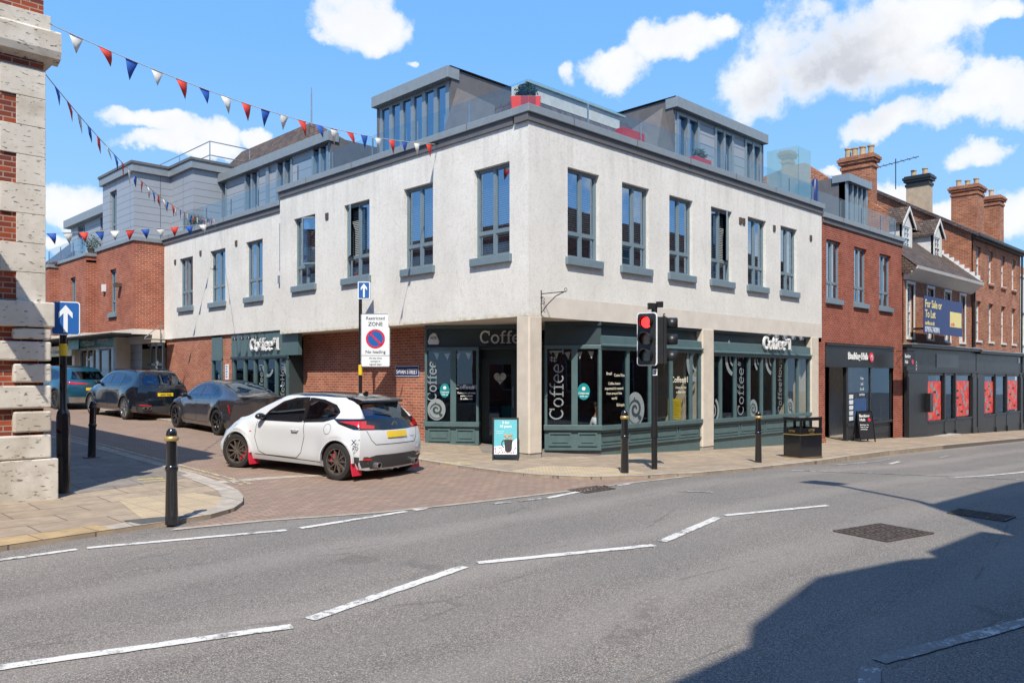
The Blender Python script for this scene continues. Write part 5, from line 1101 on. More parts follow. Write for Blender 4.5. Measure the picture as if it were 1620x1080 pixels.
# ------------------------------------------------------------------ old shop with tiled roof and dormers
os_ = thing('old_brick_shop', 'old brick shop with mossy tiled roof, two white dormers and a black shopfront', 'building', (26, 0, -.9))
F = FB(0.0); wn = [(22.45, 23.2), (24.85, 25.6), (27.1, 27.85), (29.3, 30.0)]
wall('brick_wall', F, 22.05, 31.0, 3.0, 6.0, [(a, b, 3.4, 5.55) for a, b in wn], 'brickold', os_, .25)
def sash(root, F, a, b, v0, v1, back=.12, w=.07, panes=3, arched=False):
    bm = bmn(); d0, d1 = -back-.06, -back; vm = (v0+v1)/2
    for c, e in ((a, a+w), (b-w, b)): fbox(bm, F, c, e, v0, v1, d0, d1)
    fbox(bm, F, a+w, b-w, v0, v0+w, d0, d1); fbox(bm, F, a+w, b-w, v1-w, v1, d0, d1); fbox(bm, F, a+w, b-w, vm-.03, vm+.03, d0, d1+.01)
    for c, e in ((v0+w, vm-.03), (vm+.03, v1-w)):
        fbox(bm, F, (a+b)/2-.012, (a+b)/2+.012, c, e, d0+.01, d1-.01)
        for i in range(1, panes): fbox(bm, F, a+w, b-w, c+(e-c)*i/panes-.011, c+(e-c)*i/panes+.011, d0+.012, d1-.012)
    o = obj('window', bm, 'whiteold', root)
    bm = bmn(); quad(bm, F.P(a+w, v0+w, d0+.02), F.P(b-w, v0+w, d0+.02), F.P(b-w, v1-w, d0+.02), F.P(a+w, v1-w, d0+.02)); obj('pane', bm, 'glass', o, recalc=False)
    bm = bmn(); fbox(bm, F, a-.06, b+.06, v0-.10, v0-.002, -back, .06); obj('sill', bm, 'whiteold', o)
    return o
for a, b in wn:
    sash(os_, F, a, b, 3.4, 5.55, .10, .10)
    bm = bmn(); fbox(bm, F, a-.12, a, 3.3, 5.6, -.05, .03); fbox(bm, F, b, b+.12, 3.3, 5.6, -.05, .03); fbox(bm, F, a-.12, b+.12, 5.6, 5.72, -.05, .05); obj('architrave', bm, 'whiteold', os_)
bm = bmn()
prism(bm, Fr((22.05, 0, 0), (0, -1, 0), (1, 0, 0)), [(0, 5.75), (.08, 5.78), (.45, 6.12), (.55, 6.15), (.58, 6.27), (0, 6.27)], 0, 8.95); obj('eaves_cornice', bm, 'whiteold', os_)
bm = bmn(); quad(bm, (21.9, -.55, 6.26), (31.0, -.55, 6.26), (31.0, 5.2, 11.2), (21.9, 5.2, 11.2)); quad(bm, (21.9, -.55, 6.2), (21.9, 5.2, 11.2), (21.9, 5.2, 6), (21.9, -.3, 6)); quad(bm, (21.9, 5.2, 11.2), (31, 5.2, 11.2), (31, 10.5, 6.2), (21.9, 10.5, 6.2)); obj('tiled_roof', bm, 'tile', os_)
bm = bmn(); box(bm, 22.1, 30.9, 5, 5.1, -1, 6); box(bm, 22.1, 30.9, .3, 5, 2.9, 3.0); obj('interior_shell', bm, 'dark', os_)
def dormer(x, root):
    y = .95; F = FB(y); w = .62; zb, ze, zr = 7.35, 8.5, 9.25
    d = bmn(); yb = 3.6
    quad(d, (x-w, y, zb), (x-w, yb, zb+2.2), (x-w, yb, ze), (x-w, y, ze)); quad(d, (x+w, y, zb), (x+w, yb, zb+2.2), (x+w, yb, ze), (x+w, y, ze))
    fbox(d, F, x-w, x-.36, zb, ze, -.1, 0); fbox(d, F, x+.36, x+w, zb, ze, -.1, 0); fbox(d, F, x-.36, x+.36, zb, zb+.08, -.1, 0); fbox(d, F, x-.36, x+.36, ze-.08, ze, -.1, 0); prism(d, F, [(x-w, ze), (x+w, ze), (x, zr-.06)], -.06, 0)
    o = obj('dormer', d, 'whiteold', root); sash(root, F, x-.36, x+.36, zb+.08, ze-.08, .02, .06, 2)
    d = bmn(); 
    for s in (-1, 1): prism(d, Fr((x, y-.1, 0), (s, 0, 0), (0, 1, 0)), [(0, zr), (w+.16, ze-.05), (w+.16, ze+.03), (0, zr+.09)], 0, 2.8)
    obj('dormer_roof', d, 'tile', root)
    d = bmn()
    for s in (-1, 1): prism(d, Fr((x, y-.13, 0), (s, 0, 0), (0, 1, 0)), [(0, zr-.10), (w+.18, ze-.16), (w+.18, ze+.01), (0, zr+.07)], 0, .03)
    obj('bargeboard', d, 'whiteold', root)
dormer(25.2, os_); dormer(29.2, os_)
# black shopfront of the old shop
def oldshop(root, x0, x1, zt, zf, windows, zb):
    F = FB(-.12); bm = bmn(); fbox(bm, F, x0, x1, zf, zt-.12, -.2, .0); fbox(bm, F, x0-.05, x1+.05, zt-.12, zt, -.2, .22); fbox(bm, F, x0, x1, zf-.08, zf, -.2, .06); o = obj('fascia', bm, 'blackm', root, bevel=.01)
    bm = bmn(); fbox(bm, FB(-.15), x0-.05, x1+.05, zt+.002, zt+.05, -.25, .26); obj('lead_flashing', bm, 'coping', o)
    bm = bmn(); e = x0
    for a, b in windows+[(x1, x1)]:
        if a-e > .02: fbox(bm, F, e, a, zb-.3, zf-.082, -.12, .04); fbox(bm, F, e+.06, a-.06, zb+.2, zf-.25, .04, .06) if a-e > .4 else None; fbox(bm, F, e-.0, a+.0, zb-.3, zb+.25, .04, .09)
        e = b
    for a, b in windows:
        fbox(bm, F, a, b, zb-.3, -.22, -.12, .02); fbox(bm, F, a, b, -.24, -.16, -.12, .06); fbox(bm, F, a, b, zf-.2, zf-.082, -.12, .0)
    sh = obj('shopfront', bm, 'blackm', root, bevel=.008)
    for a, b in windows:
        bm = bmn(); quad(bm, F.P(a, -.2, -.06), F.P(b, -.2, -.06), F.P(b, zf-.2, -.06), F.P(a, zf-.2, -.06)); obj('pane', bm, 'glassdark', sh, recalc=False)
    return F, sh
Fo, sh = oldshop(os_, 22.1, 31.3, 3.08, 2.0, [(24.45, 26.6), (26.75, 28.1), (28.25, 30.6)], -.95)
def poster(F, a, b, c, e, root, seed):
    r = random.Random(seed); bm = bmn(); quad(bm, F.P(a, c, -.055), F.P(b, c, -.055), F.P(b, e, -.055), F.P(a, e, -.055)); p = obj('red_poster', bm, 'redposter', root, recalc=False)
    bm = bmn()
    for i in range(9):
        u = r.uniform(a+.1, b-.35); v = c+(e-c)*(i+.3)/10; w = r.uniform(.18, .34); quad(bm, F.P(u, v, -.05), F.P(u+w, v+.02, -.05), F.P(u+w, v+.22, -.05), F.P(u, v+.2, -.05))
    obj('poster_pictures', bm, 'vinyl', p, recalc=False)
    bm = bmn()
    for i in range(4):
        u = r.uniform(a+.1, b-.35); v = c+(e-c)*(i+.5)/5; quad(bm, F.P(u, v, -.046), F.P(u+.3, v, -.046), F.P(u+.3, v+.09, -.046), F.P(u, v+.09, -.046))
    obj('poster_prices', bm, 'signblack', p, recalc=False)
poster(Fo, 24.6, 26.4, -.15, 1.55, sh, 1); poster(Fo, 28.4, 30.4, -.1, 1.55, sh, 2)
bm = bmn(); box(bm, 26.9, 27.15, .3, .4, -.5, 1.8); obj('display_stand', bm, 'whiteold', sh)
bm = bmn(); fbox(bm, Fo, 24.0, 24.35, .25, 1.05, .08, .28); obj('meter_box', bm, 'black', sh)
bm = bmn(); fbox(bm, Fo, 24.4, 27.4, -1.0, -.82, .0, .5); obj('step', bm, 'stonetrim', sh)
bm = bmn(); fbox(bm, Fo, 25.6, 28.6, 2.15, 2.75, .0, .02); obj('blank_panel', bm, 'black', sh)
bm = bmn(); text(bm, Fo, 'X X X', 23.05, 2.22, .11, 'CENTER', t=.004, d=.06, bold=.02, rot=R(90)); obj('scroll_ornament', bm, 'whiteold', sh)

# for-sale board fixed above the fascia
fsb = thing('estate_agent_board', 'navy estate agent board reading For Sale or To Let above the black shopfront', 'sign', (24.5, -.1, 3.5))
G = FB(-.8); bm = bmn(); fbox(bm, G, 22.05, 26.93, 3.52, 5.03, -.03, 0); bd = obj('board', bm, 'navy', fsb)
bm = bmn(); text(bm, G, 'For Sale or', 22.15, 4.58, .32, t=.003, d=.001, bold=.02, maxw=3.9); text(bm, G, 'To Let', 22.15, 4.17, .32, t=.003, d=.001, bold=.02, maxw=2.1); text(bm, G, 'savills.co.uk', 22.15, 3.87, .17, t=.003, d=.001, bold=.02, maxw=2.2); fbox(bm, G, 25.2, 26.75, 3.90, 4.55, .001, .004); obj('lettering', bm, 'paleyellow', bd)
bm = bmn(); text(bm, G, '07976 747891', 22.15, 3.58, .22, t=.003, d=.001, bold=.02, maxw=4.6); obj('telephone_number', bm, 'signwhite', bd)
bm = bmn(); text(bm, G, 'savills', 25.3, 3.95, .16, t=.003, d=.005, bold=.01, maxw=1.35); obj('logo_lettering', bm, 'signred', bd)
bm = bmn(); box(bm, 23, 23.1, -.77, .0, 3.7, 3.8); box(bm, 26, 26.1, -.77, .0, 3.7, 3.8); obj('bracket', bm, 'wood', fsb)

# ------------------------------------------------------------------ three-storey brick house
th = thing('tall_brick_house', 'tall old brick house with rows of narrow white sash windows and a stepped gable', 'building', (35, 0, -1.1))
up = [(31.75, 32.5), (33.85, 34.6), (36.1, 36.85), (38.15, 38.9)]
wall('brick_wall', FB(-.02), 31.0, 39.9, 3.1, 8.75, [(a, b, 3.55, 5.5) for a, b in up]+[(a, b, 6.55, 8.2) for a, b in up], 'brickold', th, .22)
for a, b in up:
    sash(th, FB(-.02), a, b, 3.55, 5.5, .12, .06, 2); sash(th, FB(-.02), a, b, 6.55, 8.2, .12, .06, 2)
for a, b in up:
    bm = bmn(); prism(bm, FB(-.02), [(a-.12, 5.5), (b+.12, 5.5), (b+.22, 5.95), ((a+b)/2, 6.02), (a-.22, 5.95)], 0, .012); obj('arched_head', bm, 'brick2', th)
    bm = bmn(); fbox(bm, FB(-.02), a-.08, b+.08, 6.4, 6.5, 0, .08); obj('brick_sill', bm, 'brickold', th)
bm = bmn(); prism(bm, FA(30.98), [(-.02, 3), (-.02, 8.75), (.1, 8.95), (5.25, 11.95), (10.5, 8.9), (10.5, 3)], -.2, .0); obj('gable_wall', bm, 'brickold', th)
bm = bmn()
for q in (((-.35, 8.72), (5.25, 12.05)), ((5.25, 12.05), (10.8, 8.9))): prism(bm, FA(30.9), [q[0], q[1], (q[1][0], q[1][1]-.16), (q[0][0], q[0][1]-.16)], -9.1, .10)
obj('tiled_roof', bm, 'slate', th)
bm = bmn(); fbox(bm, FB(0), 30.95, 40, 8.5, 8.72, .02, .22); prism(bm, Fr((30.95, -.2, 0), (0, -1, 0), (1, 0, 0)), [(.0, 8.72), (.02, 8.60), (.18, 8.60), (.2, 8.72)], 0, 9.05); obj('gutter', bm, 'blackm', th)
bm = bmn(); tube(bm, [(39.7, -.15, 8.6), (39.7, -.12, -1)], .05, 8); tube(bm, [(31.1, -.12, 6.0), (31.1, -.12, 3.2)], .05, 8); obj('downpipe', bm, 'blackm', th)
# stepped flashing where the tiles meet the gable
bm = bmn()
for i in range(24):
    y = -.4+i*.23; z = 6.30+(y+.55)*.859; box(bm, 30.92, 30.975, y, y+.24, z, z+.22)
obj('stepped_flashing', bm, 'signwhite', os_)
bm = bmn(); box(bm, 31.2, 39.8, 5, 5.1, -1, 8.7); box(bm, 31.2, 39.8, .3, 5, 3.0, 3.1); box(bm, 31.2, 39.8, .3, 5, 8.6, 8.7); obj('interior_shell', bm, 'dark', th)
Fo2, sh2 = oldshop(th, 31.4, 39.8, 3.0, 1.95, [(32.6, 34.5), (34.65, 36.6), (36.75, 39.3)], -1.1)
poster(Fo2, 32.7, 34.4, -.1, 1.5, sh2, 3); poster(Fo2, 36.9, 39.0, -.05, 1.55, sh2, 4)
bm = bmn(); fbox(bm, Fo2, 39.0, 39.3, 2.5, 2.8, 0, .02); obj('white_panel', bm, 'signwhite', sh2)
bm = bmn(); tube(bm, [(34.7, .3, .2), (36.5, .3, 1.1)], .04, 6); obj('yellow_strip', bm, 'yellow', sh2)
chimney(31.8, 32.4, 2.2, 3.3, 9.2, 12.2, 'chimstone', 'rendered stone chimney with blackened cap and two mossy pots, aerial beside it', 2, 'blackm')
bm = bmn(); tube(bm, [(31.6, 3.75, 11.6), (31.6, 3.75, 13.2)], .025, 6); tube(bm, [(31.6, 2.6, 13.1), (31.6, 4.9, 12.9)], .02, 5)
for i in range(7): tube(bm, [(31.35, 2.8+i*.3, 13.08-i*.026), (31.85, 2.8+i*.3, 13.08-i*.026)], .012, 4)
ae = tag(obj('television_aerial', bm, 'blackm'), 'television aerial on a thin mast left of the rendered chimney', 'aerial'); recenter(ae, (31.6, 3.75, 11.6))
chimney(36.0, 37.2, 1.1, 2.4, 9.5, 12.2, 'brickold', 'broad brick double stack with short red pots beside a dark cowl', 3)
chimney(40.0, 40.9, 1.05, 2.15, 8.5, 12.2, 'brickold', 'rightmost brick stack topped by a single cream pot', 1)
# next building, partly in frame
nb = thing('white_rendered_house', 'pale rendered house at the right edge beyond the tall brick house', 'building', (44, 0, -1.3))
wall('front_wall', FB(.05), 39.92, 60, -1.4, 7.6, [(40.4, 41.2, 3.6, 5.4), (43, 43.9, 3.6, 5.4)], 'whiteold', nb)
for a, b in ((40.4, 41.2), (43, 43.9)): sash(nb, FB(.05), a, b, 3.6, 5.4)
bm = bmn(); prism(bm, FA(39.95), [(0, 7.4), (5.5, 10.9), (11, 7.4)], -20, 0); obj('brick_roof_gable', bm, 'brickold', nb)
Fo3, sh3 = oldshop(nb, 40.0, 50, 3.0, 1.95, [(40.6, 43), (43.4, 46)], -1.3)
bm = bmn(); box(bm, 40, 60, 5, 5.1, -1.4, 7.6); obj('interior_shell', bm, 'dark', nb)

# ------------------------------------------------------------------ houses across the main street (behind the camera): they cast the foreground shadow and fill the reflections
def opp(name, label, prof, mat, wins, yf=-13.8, depth=7):
    x0 = prof[0][0]; x1 = prof[-1][0]
    r = thing(name, label, 'building', ((x0+x1)/2, yf, 0))
    F = Fr((0, yf, 0), (1, 0, 0), (0, 1, 0))
    bm = bmn(); prism(bm, F, [(x0, -.5)]+prof+[(x1, -.5)], -depth, 0); obj('brick_wall', bm, mat, r)
    for (a, b, c, e) in wins:
        bm = bmn(); w = .07
        for q in ((a, a+w, c, e), (b-w, b, c, e), (a+w, b-w, c, c+w), (a+w, b-w, e-w, e), (a+w, b-w, (c+e)/2-.03, (c+e)/2+.03)): fbox(bm, F, *q, .002, .05)
        o = obj('window', bm, 'whiteold', r); bm = bmn(); fbox(bm, F, a+w, b-w, c+w, e-w, .002, .012); obj('pane', bm, 'blackg', o)
    return r
def grid(x0, x1, n, rows): return [(x0+(x1-x0)*(i+.3)/n, x0+(x1-x0)*(i+.3)/n+1.0, a, b) for i in range(n) for a, b in rows]
opp('brick_house', 'brick house with a dormer across the main street behind the viewer', [(-40, 8.1), (-12.3, 8.1), (-12.1, 8.5), (-10.7, 9.05), (-9.1, 8.5), (-8.5, 8.15), (-8.45, 8.42), (-7.4, 8.35), (-6.75, 8.3)], 'brick', grid(-38, -7.5, 11, [(1, 2.6), (4, 5.9)]))
opp('brick_house', 'lower brick link between two houses across the street behind the viewer', [(-6.74, 7.3), (-6.35, 7.3)], 'brickold', [])
opp('brick_house', 'tall brick house across the main street behind the viewer', [(-6.34, 8.7), (-6.33, 10.35), (-.24, 10.6), (12, 10.3), (12.1, 12.4), (14, 12.4), (14.1, 10.2), (40, 9.5)], 'brickold', grid(-5.5, 38, 15, [(.6, 2.6), (4, 6), (7.2, 8.9)]))
opp('brick_house', 'brick house on the near side of the side street, hidden behind the left corner building', [(-60, 7.0), (-23, 7.0)], 'brick', [], yf=26, depth=20)
struct(patch('pavement', [(-60, -12.2), (60, -12.2), (60, -13.8), (-60, -13.8)], .0, 'pave'))
# ------------------------------------------------------------------ cars
def interp(pts, x):
    if x <= pts[0][0]: return pts[0][1]
    for (a, va), (b, vb) in zip(pts, pts[1:]):
        if x <= b:
            t = (x-a)/(b-a); t = t*t*(3-2*t) if False else t
            return va+(vb-va)*t
    return pts[-1][1]
def smooth_curve(pts, n=3):
    """Catmull-Rom through control points, returned as a dense polyline"""
    P = [pts[0]]+list(pts)+[pts[-1]]; out = []
    for i in range(1, len(P)-2):
        for k in range(8):
            t = k/8.; f = []
            for c in (0, 1):
                p0, p1, p2, p3 = P[i-1][c], P[i][c], P[i+1][c], P[i+2][c]
                f.append(.5*((2*p1)+(-p0+p2)*t+(2*p0-5*p1+4*p2-p3)*t*t+(-p0+3*p1-3*p2+p3)*t**3))
            out.append(tuple(f))
    out.append(pts[-1]); return out
def car(spec):
    """local axes: x forward, y left, z up; origin on the ground under the centre"""
    L = spec['len']; xr, xf = -L/2, L/2; wr, wf = spec['wheels']; rad = spec['rad']; ra = rad+.055; zc = rad
    cv = {k: smooth_curve(spec[k]) for k in ('top', 'belt', 'wbelt', 'wroof', 'wmid', 'rearx', 'frontx')}
    ev = lambda k, x: interp(cv[k], x)
    xs = set([xr+i*L/64 for i in range(65)])
    for c in (wr, wf):
        xs = {x for x in xs if abs(x-c) > ra+.02 or True}
        for k in range(13): xs.add(c-ra*math.cos(math.pi*k/12))
        xs.add(c-ra-.012); xs.add(c+ra+.012)
    xs = sorted(xs); q = [xs[0]]
    for x in xs[1:]:
        if x-q[-1] > .006: q.append(x)
    xs = q
    z0 = spec['sill']; bm = bmn(); rings = []
    for x in xs:
        arch = 0
        for c in (wr, wf):
            if abs(x-c) < ra+.001: arch = max(arch, zc+math.sqrt(max(0, ra*ra-(x-c)**2)))
        zb, zt = ev('belt', x), ev('top', x); wb, wro, wm = ev('wbelt', x), ev('wroof', x), ev('wmid', x)
        fl = 0
        for c in (wr, wf): fl = max(fl, math.exp(-((x-c)/(ra*1.1))**4))
        wm2 = wm+spec['flare']*fl; lo = max(z0, arch); zs = .62*zb
        zt = max(zt, zb+.02); g = zt-zb
        ctrl = [(wm2-.06 if not arch else wm2-.015, lo), (wm2-.012, max(lo+.02, z0+.10)), (wm2, max(lo+.05, zs*.72)), (wm2-.005, max(lo+.09, zs*1.05)), (wb+.020+spec['flare']*fl*.5, max(lo+.13, zb-.13)), (wb+.01, max(lo+.16, zb-.03)), (wb-.03, max(lo+.17, zb+.015)),
                (wb-.035-(wb-wro)*.30, zb+g*.30), (wb-.035-(wb-wro)*.66, zb+g*.62), (wro, zb+g*.88), (wro-.09, zb+g*.975), (wro*.55, zt-.004*0), (0, zt+spec.get('crown', .012))]
        dense = []
        for i in range(len(ctrl)-1):
            a, b = ctrl[i], ctrl[i+1]; m = 2
            for k in range(m): dense.append((a[0]+(b[0]-a[0])*k/m, a[1]+(b[1]-a[1])*k/m))
        dense.append(ctrl[-1])
        # relax the polyline for a rounder section (keeps ends)
        for it in range(2): dense = [dense[0]]+[((dense[i-1][0]+2*dense[i][0]+dense[i+1][0])/4, (dense[i-1][1]+2*dense[i][1]+dense[i+1][1])/4) for i in range(1, len(dense)-1)]+[dense[-1]]
        ylo = wm2-.25 if arch else wm2-.18; zf = (arch if arch else z0-.02)
        sec = [(0, zf), (ylo*.5, zf), (ylo, zf)]+dense
        ring = []
        for y, z in sec:
            sr = max(0, 1-(x-xr)/spec['rblend']); sf = max(0, 1-(xf-x)/spec['fblend']); sr = sr**spec.get('rpow', 1.6); sf = sf**1.6
            X = x+sr*((ev('rearx', z)-xr)+spec['rbow']*(y/.85)**2*(1 if y < .98 else 1)*1.0)-sf*((xf-ev('frontx', z))+spec['fbow']*(y/.85)**2)
            ring.append(Vector((X, y, z)))
        rings.append(ring)
    def full(r): return [Vector((p.x, -p.y, p.z)) for p in r[:0:-1]][:-1]+r if False else [Vector((p.x, -p.y, p.z)) for p in r[-2:0:-1]]+r
    vr = [[bm.verts.new(p) for p in full(r)] for r in rings]; n = len(vr[0])
    for i in range(len(vr)-1):
        for k in range(n-1):
            bm.faces.new((vr[i][k], vr[i][k+1], vr[i+1][k+1], vr[i+1][k]))
        bm.faces.new((vr[i][n-1], vr[i][0], vr[i+1][0], vr[i+1][n-1]))
    # end caps: rows across between matching left/right points, bowed
    for end, R_ in ((0, rings[0]), (1, rings[-1])):
        rows = []; m = 8
        for j in range(1, len(R_)-1):
            p = R_[j]; row = []
            for k in range(m+1):
                t = -1+2*k/m; y = p.y*t
                if end == 0: X = p.x-spec['rbow']*((p.y/.85)**2-(y/.85)**2)
                else: X = p.x+spec['fbow']*((p.y/.85)**2-(y/.85)**2)
                row.append(bm.verts.new((X, y, p.z)))
            rows.append(row)
        for a, b in zip(rows, rows[1:]):
            for k in range(m): bm.faces.new((a[k], a[k+1], b[k+1], b[k]))
    bmesh.ops.remove_doubles(bm, verts=bm.verts, dist=.0005)
    bmesh.ops.recalc_face_normals(bm, faces=bm.faces)
    bvh = BVHTree.FromBMesh(bm)
    t = thing(spec['name'], spec['label'], 'car', (0, 0, 0), spec.get('group'))
    def inside(p, poly):
        c = False; n_ = len(poly)
        for i in range(n_):
            (x1, y1), (x2, y2) = poly[i], poly[(i+1) % n_]
            if (y1 > p[1]) != (y2 > p[1]) and p[0] < (x2-x1)*(p[1]-y1)/(y2-y1)+x1: c = not c
        return c
    def cut(poly, ia, ib, keep):
        lo = [min(p[k] for p in poly)-.15 for k in (0, 1)]; hi = [max(p[k] for p in poly)+.15 for k in (0, 1)]
        for i in range(len(poly)):
            p, q = poly[i], poly[(i+1) % len(poly)]; co = [0, 0, 0]; no = [0, 0, 0]; co[ia], co[ib] = p; no[ia], no[ib] = -(q[1]-p[1]), q[0]-p[0]
            fs = [f for f in bm.faces if keep(f) and all(lo[k] < f.calc_center_median()[(ia, ib)[k]] < hi[k] for k in (0, 1))]
            gm = list({v for f in fs for v in f.verts})+list({e for f in fs for e in f.edges})+fs
            bmesh.ops.bisect_plane(bm, geom=gm, plane_co=co, plane_no=no)
        bm.normal_update()
        kill = [f for f in bm.faces if keep(f) and inside((f.calc_center_median()[ia], f.calc_center_median()[ib]), poly)]
        bmesh.ops.delete(bm, geom=kill, context='FACES')
    for w_ in spec['sidewin']:
        for s in (-1, 1): cut(w_[1], 0, 2, lambda f, s=s: f.calc_center_median().y*s > .3)
    for d_ in spec.get('topdecals', []):
        if d_[0] in ('windscreen', 'rear_window'): cut(d_[1], 0, 1, lambda f: f.calc_center_median().z > .85)
    for d_ in spec.get('reardecals', []):
        if d_[0] == 'rear_window': cut(d_[1], 1, 2, lambda f: f.calc_center_median().x < -1.0)
    body = obj('body', bm, [spec['paint'], 'dark'], t, world=False, smooth=True, ang=32, recalc=False)
    sd_ = body.modifiers.new('skin', 'SOLIDIFY'); sd_.thickness = .02; sd_.offset = -1; sd_.material_offset = 1; sd_.material_offset_rim = 0
    hb_ = interp(cv['belt'], 0)
    for sx_i in (.05, -.95):
        for s in (-1, 1):
            b2_ = bmn(); prism(b2_, Fr((0, 0, 0), (1, 0, 0), (0, 1, 0)), [(sx_i+.25, hb_-.45), (sx_i-.12, hb_-.5), (sx_i-.30, hb_+.10), (sx_i-.20, hb_+.12), (sx_i-.05, hb_-.32)], s*.36-.24, s*.36+.24)
            prism(b2_, Fr((0, 0, 0), (1, 0, 0), (0, 1, 0)), [(sx_i-.24, hb_+.13), (sx_i-.33, hb_+.13), (sx_i-.35, hb_+.31), (sx_i-.27, hb_+.31)], s*.36-.12, s*.36+.12); obj('seat', b2_, 'darkgrey', t, world=False, bevel=.03)
    b2_ = bmn(); prism(b2_, Fr((0, 0, 0), (1, 0, 0), (0, 1, 0)), [(1.15, hb_-.3), (1.15, hb_+.04), (.85, hb_+.07), (.65, hb_-.02), (.65, hb_-.3)], -.66, .66); obj('dashboard', b2_, 'darkgrey', t, world=False, bevel=.02)
    b2_ = bmn(); stroke(b2_, Fr((.52, -.36, hb_-.04), (0, 1, 0), (-1, 0, 0)), arc(0, 0, .18, .18, 0, 360, 24)[:-1], .03, -.015, .015, True); fbox(b2_, Fr((.52, -.36, hb_-.04), (0, 1, 0), (-1, 0, 0)), -.17, .17, -.03, .03, -.01, .01); obj('steering_wheel', b2_, 'rubber', t, world=False)
    def side(x, z, s, eps):
        h = bvh.ray_cast(Vector((x, 2*s, z)), Vector((0, -s, 0)))
        return Vector((x, (h[0].y if h[0] else .7*s)+eps*s, z))
    def rear(y, z, eps):
        h = bvh.ray_cast(Vector((-5, y, z)), Vector((1, 0, 0))); return Vector(((h[0].x if h[0] else xr)-eps, y, z))
    def front(y, z, eps):
        h = bvh.ray_cast(Vector((5, y, z)), Vector((-1, 0, 0))); return Vector(((h[0].x if h[0] else xf)+eps, y, z))
    def top(x, y, eps):
        h = bvh.ray_cast(Vector((x, y, 4)), Vector((0, 0, -1))); return Vector((x, y, (h[0].z if h[0] else 1)+eps))
    def diag(a, z, eps, s):
        d = Vector((.72, -.69*s, 0)).normalized(); pe = Vector((.69*s*s, .72*s, 0)).normalized(); o_ = Vector((-1.72, .70*s, z))+pe*a-d*3; h = bvh.ray_cast(o_, d)
        return (h[0] if h[0] else o_+d*3)-d*eps
    def decal(name, mode, pts, mat, parent, eps=.004, step=.06, s=1, thick=0):
        bm = bmn(); f = bm.faces.new([bm.verts.new((a, b, 0)) for a, b in pts])
        for ax in (0, 1):
            lo = min(p[ax] for p in pts); hi = max(p[ax] for p in pts); k = math.ceil(lo/step)*step
            while k < hi:
                co = [0, 0, 0]; co[ax] = k; no = [0, 0, 0]; no[ax] = 1
                bmesh.ops.bisect_plane(bm, geom=bm.verts[:]+bm.edges[:]+bm.faces[:], plane_co=co, plane_no=no); k += step
        bmesh.ops.triangulate(bm, faces=bm.faces)
        for v in bm.verts:
            a, b = v.co.x, v.co.y
            v.co = side(a, b, s, eps) if mode == 'side' else rear(a, b, eps) if mode == 'rear' else front(a, b, eps) if mode == 'front' else diag(a, b, eps, s) if mode == 'diag' else top(a, b, eps)
        if thick:
            r = bmesh.ops.extrude_face_region(bm, geom=bm.faces[:]); d = {'side': Vector((0, s, 0)), 'rear': Vector((-1, 0, 0)), 'front': Vector((1, 0, 0)), 'top': Vector((0, 0, 1)), 'diag': Vector((-1, 0, 0))}[mode]
            for e in r['geom']:
                if isinstance(e, bmesh.types.BMVert): e.co += d*thick
        return obj(name, bm, mat, parent, world=False, smooth=True, ang=50)
    def seam(name, mode, pts, mat, parent, w=.010, s=1, eps=.003):
        bm = bmn(); P = []
        for (a, b), (c, e) in zip(pts, pts[1:]):
            k = max(1, int(math.hypot(c-a, e-b)/.05)); P += [(a+(c-a)*i/k, b+(e-b)*i/k) for i in range(k)]
        P.append(pts[-1]); pj = {'side': lambda a, b: side(a, b, s, eps), 'rear': lambda a, b: rear(a, b, eps), 'top': lambda a, b: top(a, b, eps), 'front': lambda a, b: front(a, b, eps)}[mode]
        prev = None
        for i, p in enumerate(P):
            a = Vector(P[max(i-1, 0)]); b = Vector(P[min(i+1, len(P)-1)]); tt = (b-a).normalized(); nn = Vector((-tt.y, tt.x))*w/2
            cur = (bm.verts.new(pj(p[0]+nn.x, p[1]+nn.y)), bm.verts.new(pj(p[0]-nn.x, p[1]-nn.y)))
            if prev: bm.faces.new((prev[0], prev[1], cur[1], cur[0]))
            prev = cur
        return obj(name, bm, mat, parent, world=False, recalc=False, smooth=True)
    # wheels
    for wx in (wr, wf):
        for s in (-1, 1):
            yw = interp(cv['wmid'], wx)+spec['flare']-.015; wdt = .22
            bm = bmn(); R0 = rad; r1 = rad*spec.get('rimf', .72)
            prof = [(r1, -wdt), (R0-.03, -wdt), (R0, -wdt+.03), (R0, -.03), (R0-.012, -.008), (R0-.05, .0), (r1+.01, -.004), (r1, -.02)]
            rings2 = []; nn = 40
            for r, y in prof: rings2.append([bm.verts.new((r*math.cos(2*math.pi*k/nn), y*s, r*math.sin(2*math.pi*k/nn))) for k in range(nn)])
            for a, b in zip(rings2, rings2[1:]+rings2[:1]):
                for k in range(nn): bm.faces.new((a[k], a[(k+1) % nn], b[(k+1) % nn], b[k]))
            w = obj('wheel', bm, 'rubber', t, world=False, smooth=True); w.location = (wx, yw*s, rad)
            if wx == wf and spec.get('steer'): w.rotation_euler = (0, 0, spec['steer'])
            bm = bmn(); Fm = Fr((0, 0, 0), (1, 0, 0), (0, s, 0))
            stroke(bm, Fm, arc(0, 0, r1-.006, r1-.006, 0, 360, 36)[:-1], .022, -.10, -.012, True)
            disc(bm, Fm, 0, 0, .055, .055, -.07, -.025, 18)
            ns = spec.get('spokes', 10)
